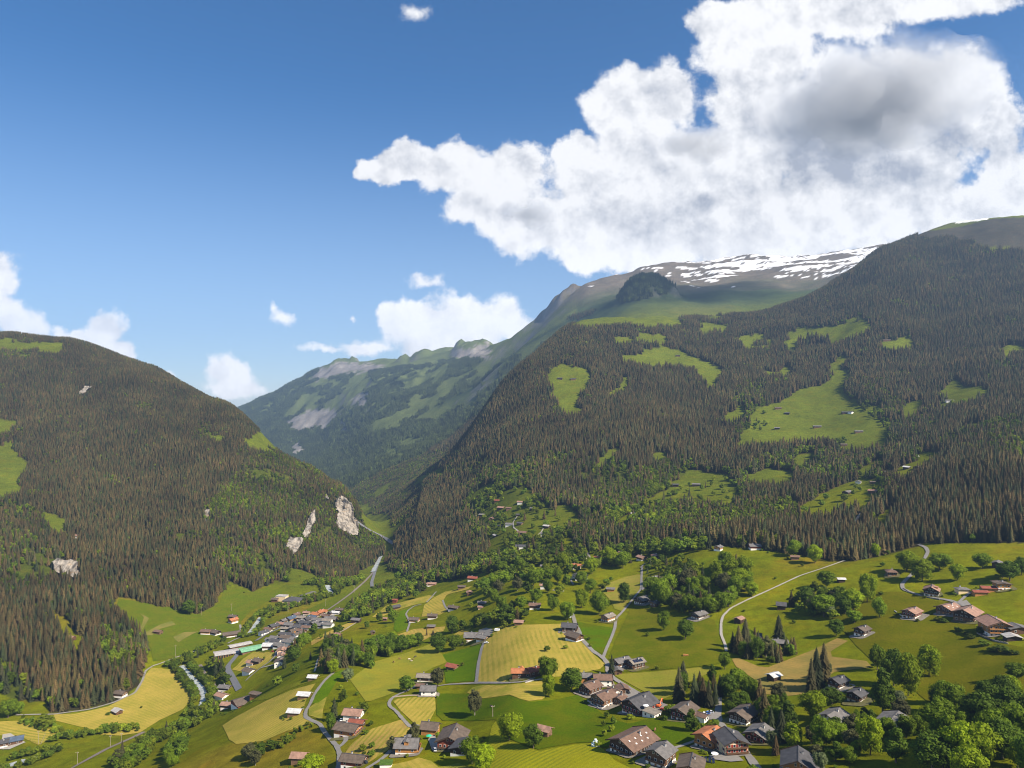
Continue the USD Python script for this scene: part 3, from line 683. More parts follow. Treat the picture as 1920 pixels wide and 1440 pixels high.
field("hay_meadow", "737,1315 745,1311 815,1304 817,1330 807,1350 785,1360 777,1357 750,1332", YEL, YEL2, "mown field inside the bend of the lane", -8, 3.8, 0.8)
field("hay_meadow", "640,1437 642,1420 655,1400 665,1390 697,1367 752,1350 770,1367 762,1380 727,1407 700,1425 680,1437", YEL, TAN, "mown field below the brown twin houses", -8, 3.8, 0.7)
field("hay_meadow", "715,1446 735,1434 765,1428 785,1421 808,1427 822,1440 860,1431 885,1442 885,1470 715,1470", YEL, YGRN, "mown ground along the lower edge", 25, 4, 0.3)
field("hay_meadow", "875,1299 886,1289 905,1285 942,1286 1017,1277 1022,1290 1032,1298 1017,1312 992,1315 975,1311 955,1303 930,1307 905,1310", YEL, YGRN, "mown band below the straight farm lane", 75, 4.2, 0.4)
field("hay_meadow", "930,1352 945,1385 985,1401 1010,1409 1075,1397 1110,1394 1132,1406 1152,1426 1182,1441 1190,1470 915,1470 922,1420 916,1390 922,1362", (0.225, 0.210, 0.010), LEM, "freshly mown light green slope at the bottom", -45, 3.4, 0.6, (0.11, 0.14, 0.012))
field("hay_meadow", "1122,1100 1172,1082 1205,1076 1201,1107 1180,1125 1167,1147 1152,1142 1145,1127", (0.23, 0.19, 0.035), YGRN, "mown meadow beside the big round tree", 40, 4.5, 0.3)
field("hay_meadow", "470,1315 500,1300 560,1278 640,1262 600,1272 545,1291 500,1312", (0.150, 0.145, 0.010), LEM2, "tall grass bank above the striped field")
field("meadow", "829,1228 902,1208 893,1252 890,1277 836,1281 832,1252 839,1243", LUSH, LUSH2, "lush green pasture left of the farm lane")
field("meadow", "583,1320 590,1300 626,1263 643,1256 640,1270 630,1280 615,1305 597,1318", LUSH, LUSH2, "lush green wedge right of the lane")
field("meadow", "738,1180 741,1160 750,1146 770,1141 763,1152 761,1164 767,1177 745,1186", LUSH, LUSH2, "small lush pasture inside the curved lane")
field("meadow", "820,1301 875,1301 905,1312 955,1305 990,1317 1030,1314 1085,1303 1112,1326 1140,1347 1180,1358 1222,1347 1275,1347 1330,1385 1290,1399 1245,1406 1215,1387 1180,1397 1130,1402 1108,1392 1075,1394 1010,1406 985,1398 945,1382 930,1350 900,1352 830,1352 818,1340", (0.060, 0.098, 0.002), DARKG, "deep green pasture across the lower middle", lift=0.06)
field("meadow", "1082,1166 1150,1178 1133,1228 1115,1220 1098,1206 1090,1192", LUSH, DARKG, "green pasture between the two lanes")
field("meadow", "1182,1141 1200,1137 1280,1150 1340,1162 1347,1190 1355,1220 1350,1245 1300,1251 1230,1257 1160,1261 1141,1236 1152,1205 1166,1176", DARKG, DARKG2, "wide dark green pasture right of the lane")
field("meadow", "213,1150 223,1123 320,1138 370,1153 412,1131 423,1096 470,1111 520,1096 530,1115 505,1126 470,1146 453,1165 448,1185 420,1202 380,1215 330,1234 287,1240 283,1215 266,1192", (0.082, 0.112, 0.006), (0.106, 0.116, 0.008), "bright valley meadow in front of the left forest")
field("meadow", "487,1190 500,1172 560,1150 630,1120 660,1107 690,1096 697,1097 680,1115 650,1135 610,1150 560,1160 520,1178", (0.100, 0.116, 0.008), (0.086, 0.112, 0.006), "valley meadow along the railway")
field("meadow", "1585,1110 1690,1110 1760,1128 1800,1140 1830,1175 1850,1200 1920,1215 1990,1230 1990,1290 1850,1300 1760,1330 1720,1300 1640,1245 1600,1205 1560,1160", (0.086, 0.092, 0.002), (0.108, 0.100, 0.004), "olive pasture below the right-hand hamlet")
for s, lb in (("250,1190 266,1172 270,1158 262,1150 280,1160 262,1190 240,1188", "dry patch on the valley meadow"), ("262,1192 300,1172 322,1165 330,1172 300,1180 285,1192", "dry streak beside the meadow barn"), ("325,1195 345,1186 372,1185 360,1190 335,1205 328,1200", "dry hollow on the valley meadow")):
    field("dry_grass", s, (0.185, 0.155, 0.04), (0.125, 0.135, 0.025), lb, lift=0.25)

# ---- lanes, railway, river
M_ASPHALT = plain("asphalt", (0.225, 0.205, 0.18), 0.9, 0.15, 0.4)
M_GRAVEL = plain("gravel", (0.33, 0.30, 0.25), 0.95, 0.2, 0.8)
M_ROAD = plain("main_road", (0.15, 0.15, 0.155), 0.9, 0.15, 0.4)
M_BALLAST = plain("ballast", (0.20, 0.16, 0.135), 0.95, 0.3, 1.5)
M_RAIL = plain("rail_steel", (0.30, 0.27, 0.25), 0.4, 0.1, 1.0, 0.8)
M_PAINT = plain("road_paint", (0.75, 0.75, 0.72), 0.7, 0.1, 1.0)
def line_plan(s, smooth=3):
    p = plan(UV(s), False, 5.0)
    ls = LineString(p)
    n = max(4, int(ls.length / 2.5))
    q = np.array([ls.interpolate(t, normalized=True).coords[0] for t in np.linspace(0, 1, n)])
    for _ in range(smooth):
        q[1:-1] = (q[:-2] + 2 * q[1:-1] + q[2:]) / 4
    return q
def ribbon(q, width, lift, cross=3, edge=0.0, seed=0):
    t = np.gradient(q, axis=0); t /= np.linalg.norm(t, axis=1, keepdims=True) + 1e-9
    nrm = np.stack([-t[:, 1], t[:, 0]], 1)
    rg = np.random.default_rng(seed)
    wv = width / 2 * (1 + edge * (rg.random(len(q)) - 0.5))
    V, k = [], np.linspace(-1, 1, cross)
    for c in k:
        p = q + nrm * (wv * c)[:, None]
        V.append(np.column_stack([p, zat(p[:, 0], p[:, 1]) + lift]))
    V = np.stack(V, 1).reshape(-1, 3)
    Fc = []
    for i in range(len(q) - 1):
        for j in range(cross - 1):
            a = i * cross + j
            Fc += [(a, a + 1, a + cross + 1), (a, a + cross + 1, a + cross)]
    Fc = np.array(Fc)
    nz = np.cross(V[Fc[:, 1]] - V[Fc[:, 0]], V[Fc[:, 2]] - V[Fc[:, 0]])[:, 2].mean()
    return V, (Fc if nz > 0 else Fc[:, ::-1])
def road(name, s, width, m, label, extra=0.0, edge=0.25):
    q = line_plan(s)
    d = q[:, 1].mean()
    struct(usdkit.mesh(stage, "/World/" + numbered(name), ribbon(q, width * 0.86, 0.20 + 0.0005 * d + extra, 5, edge, len(ROAD_LINES)), m, smooth=True), label=label)
    ROAD_LINES.append(LineString(q).buffer(width / 2 + 1.5))
    return q
road("lane", "1204,1064 1203,1080 1202,1105 1190,1120 1178,1135 1165,1150 1155,1160 1153,1178 1147,1195 1138,1215 1131,1233", 3.2, M_ASPHALT, "grey lane running down past the round tree")
road("lane", "1072,1150 1076,1160 1079,1172 1087,1186 1088,1196 1098,1207 1112,1222 1125,1230 1133,1236 1140,1247 1139,1258 1148,1271 1170,1285 1195,1300 1225,1315 1248,1325", 4.4, M_ASPHALT, "grey lane through the middle hamlet", 0.05)
road("lane", "1349,1292 1348,1310 1347,1330 1346,1346 1353,1360 1370,1376 1390,1400 1408,1424 1425,1450", 4.6, M_ASPHALT, "road down past the lower right chalets")
road("lane", "1236,1411 1270,1402 1310,1388 1326,1378 1346,1371 1356,1366", 3.2, M_ASPHALT, "side lane to the big brown farmhouse", 0.04)
road("lane", "800,1291 836,1284 893,1281 960,1281 985,1279 1002,1271", 3.0, M_ASPHALT, "straight farm lane below the large hay field")
road("lane", "893,1280 897,1245 903,1216 910,1200 921,1188 922,1182 912,1180 903,1184", 3.4, M_ASPHALT, "farm lane up to the grey-roofed farmhouse", 0.05)
road("lane", "785,1360 771,1366 756,1350 741,1332 731,1326 729,1319 734,1310 744,1304 756,1299 766,1294 782,1286", 3.2, M_ASPHALT, "S-shaped lane to the white and grey house")
road("lane", "625,1262 610,1275 598,1290 588,1305 582,1320 573,1334 572,1345 585,1352 600,1358 606,1370 618,1385 632,1400 637,1415 633,1450", 3.4, M_ASPHALT, "long lane bending down the left slope")
road("lane", "635,1402 646,1394 650,1386 645,1375 637,1360 634,1350", 3.6, M_ASPHALT, "drive to the brown twin houses", 0.05)
road("footpath", "590,1260 595,1240 606,1220 615,1205 625,1195 640,1185 668,1168", 2.0, M_GRAVEL, "pale path along the meadow above the village")
road("lane", "680,1446 705,1431 720,1421 735,1406 738,1400", 3.4, M_ASPHALT, "drive to the grey dormered house")
road("lane", "763,1185 768,1170 766,1162 761,1152 765,1145 778,1136 790,1134", 2.8, M_ASPHALT, "curved lane to the crest houses")
road("lane", "800,1130 806,1124 812,1117 818,1110", 2.8, M_ASPHALT, "short lane over the crest")
road("lane", "830,1126 834,1137 843,1148", 2.8, M_ASPHALT, "short drive to the white-walled chalet")
road("lane", "1362,1222 1360,1210 1352,1190 1352,1170 1355,1156 1370,1141 1400,1126 1440,1108 1500,1080 1540,1067 1585,1051", 2.6, M_GRAVEL, "pale track rising across the right meadow")
road("lane", "1722,1021 1736,1027 1740,1035 1735,1046 1724,1057 1711,1077 1700,1086 1691,1096 1693,1105 1706,1111 1730,1118 1760,1123 1780,1126 1800,1133 1815,1141", 4.0, M_ASPHALT, "lane curving into the right-hand hamlet")
road("lane", "1798,1130 1812,1117 1822,1109 1840,1106", 3.2, M_ASPHALT, "side lane to the low red roofs", 0.05)
road("track", "1659,884 1667,893 1692,898", 4.0, M_GRAVEL, "gravel track at the upper forest gap")
road("track", "1613,992 1605,976 1613,964 1625,955", 4.0, M_ASPHALT, "piece of lane among the forest trees")
road("track", "990,1006 975,999 963,990 962,980 970,968", 2.8, M_GRAVEL, "track between the houses on the gorge alp")
road("track", "1009,1003 1015,998 1019,991", 2.6, M_GRAVEL, "track to the barn on the gorge alp")
road("lane", "287,1249 300,1245 323,1236 345,1228 370,1220", 2.8, M_GRAVEL, "gravel lane along the valley meadow")
road("lane", "287,1249 273,1258 267,1277 253,1300 213,1318 167,1331 100,1340 30,1341", 3.0, M_ASPHALT, "valley lane skirting the left forest")
road("lane", "427,1207 440,1200 458,1193 452,1182 450,1172", 3.6, M_ASPHALT, "valley lane to the river bridge")
qm = road("main_road", "446,1226 437,1238 428,1248 427,1256 433,1266 440,1279 448,1294", 7.5, M_ROAD, "valley main road curving past the hall", 0.05, 0.0)
road("main_road", "480,1202 499,1190 515,1183 527,1177 545,1168 565,1156 590,1148", 6.0, M_ROAD, "main road through the valley village", 0.05, 0.0)
road("lane", "461,1277 471,1267 489,1253 505,1242 516,1231 518,1221", 3.2, M_ASPHALT, "lane beside the mown knoll", 0.05)
road("lane", "489,1253 505,1249 519,1246", 2.6, M_GRAVEL, "short drive off the knoll lane", 0.1)
road("main_road", "698,1106 697,1092 702,1076 707,1062", 7.0, M_ROAD, "main road entering the gorge", 0.05, 0.0)
road("main_road", "668,978 690,993 715,1005 738,1020", 8.0, M_ROAD, "valley road beyond the gorge", 0.4, 0.0)
road("lane", "1050,1107 1060,1110 1036,1107", 2.2, M_GRAVEL, "pale track below the small hut")
road("lane", "1072,1092 1076,1098 1070,1088 1078,1076", 2.6, M_ASPHALT, "drive of the black-roofed house")
road("lane", "1092,1062 1102,1055 1106,1045 1102,1038", 3.0, M_ASPHALT, "drive of the terracotta-roofed house")
road("lane", "1202,1066 1205,1060 1210,1057", 3.0, M_ASPHALT, "upper end of the middle lane")
# paved yards
def yard(s, label, m=None, lift=0.10):
    poly = Polygon(plan(UV(s))).buffer(0)
    if poly.geom_type != "Polygon": poly = max(poly.geoms, key=lambda p: p.area)
    d = poly.centroid.y
    struct(usdkit.mesh(stage, "/World/" + numbered("yard"), drape_polygon(poly, 0.28 + 0.0005 * d + lift, 3.0), m or M_ASPHALT, smooth=True), label=label)
    ROAD_LINES.append(poly)
yard("1150,1300 1180,1294 1205,1305 1247,1325 1240,1337 1215,1327 1200,1318 1175,1310 1158,1312", "paved yard of the middle hamlet")
yard("1312,1342 1322,1336 1346,1338 1346,1350 1330,1351", "car park under the spruces")
yard("898,1182 912,1178 922,1182 918,1192 905,1203 893,1200", "yard of the grey-roofed farmhouse")
yard("1202,1092 1212,1090 1214,1102 1204,1108", "yard beside the old shingle houses")
yard("1328,1418 1380,1416 1395,1428 1370,1430 1335,1425", "terrace below the cream chalet")
yard("1795,1131 1812,1126 1822,1136 1812,1142", "lane fork in the right-hand hamlet")
yard("585,1168 610,1155 628,1152 625,1165 600,1175", "paved square in the valley village")
yard("492,1210 515,1196 545,1190 560,1196 540,1204 515,1215", "paved yards of the lower village")
#yard("436,1252 445,1258 449,1280 446,1292 440,1278 430,1258", "lay-by along the main road", M_GRAVEL)
yard("803,1388 812,1372 822,1395 818,1412 810,1408", "gravel drive beside the orange barn", M_GRAVEL)
yard("5,1378 20,1376 48,1393 18,1406 0,1406", "concrete yard of the left farm", M_GRAVEL)
# railway: ballast bed (> two rails)
def railway(s, label):
    q = line_plan(s); d = q[:, 1].mean(); nm = numbered("railway")
    x = UsdGeom.Xform.Define(stage, "/World/" + nm); struct(x, label=label)
    usdkit.mesh(stage, f"/World/{nm}/ballast", ribbon(q, 4.0, 0.22 + 0.0005 * d, 3), M_BALLAST, smooth=True)
    t = np.gradient(q, axis=0); t /= np.linalg.norm(t, axis=1, keepdims=True); n_ = np.stack([-t[:, 1], t[:, 0]], 1)
    for i, k in enumerate((-0.6, 0.6)):
        usdkit.mesh(stage, f"/World/{nm}/rail" + ("_001" if i else ""), ribbon(q + n_ * k, 0.16, 0.40 + 0.0005 * d, 2), M_RAIL, smooth=True)
    ROAD_LINES.append(LineString(q).buffer(4))
railway("120,1450 140,1438 200,1405 250,1383 270,1373", "single railway track crossing the lower left slope")
railway("703,1070 685,1090 660,1112 630,1134 612,1146", "railway track across the valley meadow")
railway("375,1247 386,1268 400,1283 407,1302", "railway track beside the river trees")
def water_material():
    g = G()
    pos = g.add("geometry") + ".position"
    n = g.noise(pos, 0.35, 6, 0.7, 1.5)
    c = g.mix(g.range(n, 0.40, 0.60), (0.20, 0.23, 0.22), (0.50, 0.52, 0.50))
    b = g.add("bump", {"strength": 0.7, "distance": 0.3}, height=n) + ".normal"
    s = g.add("principled_bsdf", {"roughness": 0.45, "specular_ior_level": 0.3}, base_color=c, normal=b)
    return mat("glacier_water", g.n, g.l, surface=s + ".BSDF")
M_WATER = water_material()
RIVER_LINES = []
def river(s, w, label):
    q = line_plan(s); d = q[:, 1].mean()
    struct(usdkit.mesh(stage, "/World/" + numbered("gravel_bank"), ribbon(q, w * 1.3, 0.15 + 0.0005 * d, 5, 0.5, 3), M_GRAVEL, smooth=True), label="pale stony bank under the " + label)
    struct(usdkit.mesh(stage, "/World/" + numbered("river"), ribbon(q, w, 0.30 + 0.0006 * d, 5, 0.4, 4), M_WATER, smooth=True), label=label)
    ROAD_LINES.append(LineString(q).buffer(w * 0.7)); RIVER_LINES.append((LineString(q), w))
river("340,1249 362,1275 377,1290 383,1305 379,1320 369,1333", 5, "white glacier river between the hay field and rail")
river("489,1158 482,1168 475,1179 465,1191", 6, "glacier river beside the valley village")
river("613,1098 617,1107 621,1116", 8, "glacier river behind the yellow building")
river("714,1044 706,1060 699,1073", 8, "glacier river in the gorge mouth")
river("-20,1448 30,1432 78,1419", 9, "glacier river in the lower left corner")
# ---- cliffs: bare rock standing out of the left mountain side
def rock_material():
    g = G()
    pos = g.add("geometry") + ".position"
    sq = g.vmath("multiply", pos, (1.2, 1.2, 0.18))
    n = g.noise(sq, 0.10, 7, 0.65)
    st = g.noise(g.vmath("multiply", pos, (0.3, 0.3, 1.6)), 0.16, 5, 0.6)
    c = g.mix(g.range(n, 0.38, 0.58), (0.10, 0.088, 0.072), (0.32, 0.28, 0.23))
    c = g.mix(g.range(st, 0.55, 0.70, 0, 0.6), c, (0.30, 0.21, 0.125))
    b = g.add("bump", {"strength": 0.9, "distance": 3.0}, height=n) + ".normal"
    s = g.add("principled_bsdf", {"roughness": 0.9, "specular_ior_level": 0.2}, base_color=c, normal=b)
    return mat("bare_rock", g.n, g.l, surface=s + ".BSDF")
M_ROCK = rock_material()
ROCK_POLYS = []
def cliff(s, label, out=10.0):
    """a crag: the steep ground in this outline, pushed out and broken up"""
    pts = UV(s); poly = P(s); ROCK_POLYS.append(poly.buffer(-1))
    u0, v0, u1, v1 = poly.bounds
    us, vs = np.arange(u0 - 1, u1 + 2, 1.0), np.arange(v0 - 1, v1 + 2, 1.0)
    dmid = np.median([hit(*p)[1] for p in pts])
    uu_, vv_ = np.meshgrid(us, vs)
    H3 = np.array([[hit(a, b) for a in us] for b in vs])
    # a steep face: distances flattened towards a leaning plane
    d = H3[..., 1]; d = np.clip(d, dmid - 60, dmid + 60); tilt = (v1 - vv_) / (v1 - v0)
    d = np.minimum(d, dmid + 40 * (tilt - 0.5)) - 4
    X3, Z3 = (uu_ - U0) / F * d, (V0 - vv_) / F * d
    n_ = ridged(X3, Z3 * 0.45, 26, 4, 77) * out * 1.6 + fb(X3, Z3, 9, 3, 78) * out * 0.8
    d2 = d - n_ * 1.6
    k = inside(poly, uu_ + 16.0 * fb(X3, Z3, 16, 4, 79), vv_ + 16.0 * fb(X3, Z3, 16, 4, 80))
    d2 = np.where(k, d2, d + 18)                                  # the rim turns back into the hill
    V = np.stack([(uu_ - U0) / F * d2, d2, (V0 - vv_) / F * d2], -1).reshape(-1, 3)
    kk = trimesh.util  # noqa
    from scipy.ndimage import binary_dilation
    kd = binary_dilation(k)
    Fc = []
    nc = len(us)
    for i in range(len(vs) - 1):
        for j in range(nc - 1):
            if kd[i, j] and kd[i + 1, j] and kd[i, j + 1] and kd[i + 1, j + 1]:
                a = i * nc + j
                Fc += [(a, a + nc, a + nc + 1), (a, a + nc + 1, a + 1)]
    struct(usdkit.mesh(stage, "/World/" + numbered("cliff"), (V, np.array(Fc)), M_ROCK, smooth=25), label=label)
cliff("630,936 641,930 656,944 664,955 666,975 673,992 670,1003 655,1003 640,994 632,985", "tall pale rock wall above the gorge", 14)
cliff("583,962 591,955 593,975 585,985 578,995 572,992 576,978", "upper part of the ragged rock rib", 10)
cliff("576,985 583,990 577,1005 570,1015 565,1000", "narrow middle of the ragged rock rib", 8)
cliff("535,1012 545,1004 557,1010 566,1008 568,1020 562,1035 554,1042 545,1032 538,1030", "lower pale crag of the rock rib", 10)
cliff("94,1052 105,1046 130,1050 146,1056 148,1075 143,1085 130,1082 115,1076 104,1068", "overhanging crag in the left forest", 12)
cliff("383,955 392,952 391,970 388,988 384,975", "thin rock streak on the left mountain", 6)
cliff("144,732 160,725 172,724 164,736 152,741", "dark crag high on the left mountain", 6)
cliff("608,920 616,925 618,938 611,935", "pale rock notch on the skyline spur", 6)
# ------------------------------------------------------------------ buildings
ROOF = {"brown": (0.165, 0.100, 0.070), "grey": (0.150, 0.138, 0.130), "darkgrey": (0.075, 0.072, 0.075), "terracotta": (0.40, 0.150, 0.065), "pink": (0.30, 0.175, 0.125), "beige": (0.23, 0.195, 0.155),
        "white": (0.50, 0.49, 0.475), "blue": (0.075, 0.105, 0.15), "red": (0.25, 0.075, 0.045), "black": (0.030, 0.030, 0.036), "green": (0.20, 0.42, 0.24), "oldbrown": (0.120, 0.090, 0.068), "pale": (0.40, 0.37, 0.34), "turf": (0.07, 0.13, 0.015)}
RNAME = {"brown": "brown", "grey": "grey", "darkgrey": "dark grey", "terracotta": "terracotta", "pink": "pinkish-brown", "beige": "beige", "white": "white metal", "blue": "blue-grey", "red": "red-brown", "black": "black", "green": "green", "oldbrown": "weathered brown", "pale": "pale", "turf": "grassed"}
WALL = {"wood": (0.105, 0.055, 0.030), "dark": (0.050, 0.030, 0.020), "honey": (0.36, 0.165, 0.050), "white": (0.74, 0.70, 0.64), "cream": (0.66, 0.50, 0.29), "red": (0.20, 0.055, 0.030), "grey": (0.38, 0.37, 0.36), "old": (0.16, 0.095, 0.055), "pinkwall": (0.62, 0.40, 0.29)}
M_ROOF = {k: plain("roof_" + k, c, 0.8, 0.38, 0.45, 0.0, 0.25, 0.12) for k, c in ROOF.items()}
def boards(name, c):
    g = G()
    pos = g.add("geometry") + ".position"
    st = g.noise(g.vmath("multiply", pos, (0.3, 0.3, 9.0)), 0.6, 3, 0.6)
    n = g.noise(pos, 0.7, 4, 0.6)
    k = g.math("multiply", g.range(st, 0.3, 0.7, 0.72, 1.25, "linear"), g.range(n, 0.3, 0.7, 0.8, 1.2, "linear"))
    cc = g.mix(1.0, c, g.add("combine_xyz", {}, x=k, y=k, z=k) + ".vector", "multiply")
    s = g.add("principled_bsdf", {"roughness": 0.75, "specular_ior_level": 0.2}, base_color=cc)
    return mat(name, g.n, g.l, surface=s + ".BSDF")
M_WALL = {k: (plain if k in ("white", "cream", "grey", "pinkwall") else boards)("wall_" + k, c, *((0.85, 0.08, 0.5) if k in ("white", "cream", "grey", "pinkwall") else ())) for k, c in WALL.items()}
M_FRAME = plain("window_frame", (0.72, 0.68, 0.62), 0.6, 0.05)
M_SHUT = {"red": plain("red_shutter", (0.28, 0.03, 0.025), 0.6, 0.1), "green": plain("green_shutter", (0.03, 0.12, 0.06), 0.6, 0.1), "wood": plain("wood_shutter", (0.20, 0.08, 0.03), 0.6, 0.1)}
M_CONC = plain("concrete", (0.42, 0.40, 0.38), 0.9, 0.15, 0.6)
M_METAL = plain("sheet_metal", (0.45, 0.45, 0.46), 0.4, 0.1, 1.0, 0.7)
def glass_mat():
    g = G()
    f = g.add("fresnel", {"IOR": 1.5}) + ".fac"
    d = g.add("principled_bsdf", {"base_color": (0.02, 0.025, 0.03), "roughness": 0.08, "specular_ior_level": 0.6}) + ".BSDF"
    return mat("window_glass", g.n, g.l, surface=d)
M_GLASS = glass_mat()
M_SOLAR = plain("solar_cell", (0.012, 0.016, 0.035), 0.15, 0.1, 1.0, 0.0, 0.6)

_BV = np.array([[x, y, z] for x in (-1, 1) for y in (-1, 1) for z in (-1, 1)], float) / 2
_BF = np.array([[0, 1, 3], [0, 3, 2], [4, 6, 7], [4, 7, 5], [0, 4, 5], [0, 5, 1], [2, 3, 7], [2, 7, 6], [0, 2, 6], [0, 6, 4], [1, 5, 7], [1, 7, 3]])
def box(cx, cy, cz, sx, sy, sz): return _BV * [sx, sy, sz] + [cx, cy, cz], _BF.copy()
def gable(w, l, z0, h, rise, y0=None):
    """closed pentagonal block: walls from z0 to h with a gable of this rise along y"""
    pr = [(-w / 2, z0), (w / 2, z0), (w / 2, h), (0, h + rise), (-w / 2, h)]
    V = np.array([(x, -l / 2, z) for x, z in pr] + [(x, l / 2, z) for x, z in pr])
    Fc = [(0, 1, 2), (0, 2, 3), (0, 3, 4), (5, 7, 6), (5, 8, 7), (5, 9, 8)]
    for k in range(5):
        a, b = k, (k + 1) % 5
        Fc += [(a, a + 5, b + 5), (a, b + 5, b)]
    return V, np.array(Fc)
def slab(p, t):
    """a roof plane: quad p (counter-clockwise from above) with thickness t below it"""
    p = np.array(p, float); n = np.cross(p[1] - p[0], p[2] - p[0]); n /= np.linalg.norm(n)
    V = np.vstack([p, p - n * t])
    return V, np.array([(0, 1, 2), (0, 2, 3), (4, 6, 5), (4, 7, 6), (0, 4, 5), (0, 5, 1), (1, 5, 6), (1, 6, 2), (2, 6, 7), (2, 7, 3), (3, 7, 4), (3, 4, 0)])

M_DRIVE = plain('drive_gravel', (0.20, 0.175, 0.14), 1.0, 0.35, 0.6)
M_EARTH = plain('garden_earth', (0.115, 0.105, 0.035), 1.0, 0.4, 0.5)
import shapely.affinity
HOUSES = []          # (x, y, radius, u, v, short name)
BPOLY = []
def tagprim(prim, label, cat, group=None):
    p = prim.GetPrim() if hasattr(prim, "GetPrim") else prim
    p.SetCustomDataByKey("label", label); p.SetCustomDataByKey("category", cat)
    if group: p.SetCustomDataByKey("group", group)

class Thing:
    def __init__(s, name, label, cat, x, y, yaw=0.0, group=None, z=None):
        s.path = "/World/" + numbered(name); s.c = {}
        s.x = UsdGeom.Xform.Define(stage, s.path)
        s.x.AddTranslateOp().Set(Gf.Vec3d(float(x), float(y), float(zat(x, y) if z is None else z)))
        if yaw: s.x.AddRotateZOp().Set(float(yaw))
        tagprim(s.x, label, cat, group)
    def part(s, name, mesh, m, parent=None, smooth=False):
        base = parent or s.path
        k = s.c.get((base, name), -1) + 1; s.c[(base, name)] = k
        p = f"{base}/{name}" + (f"_{k:03d}" if k else "")
        usdkit.mesh(stage, p, join(mesh) if isinstance(mesh, list) else mesh, m, smooth=smooth)
        return p

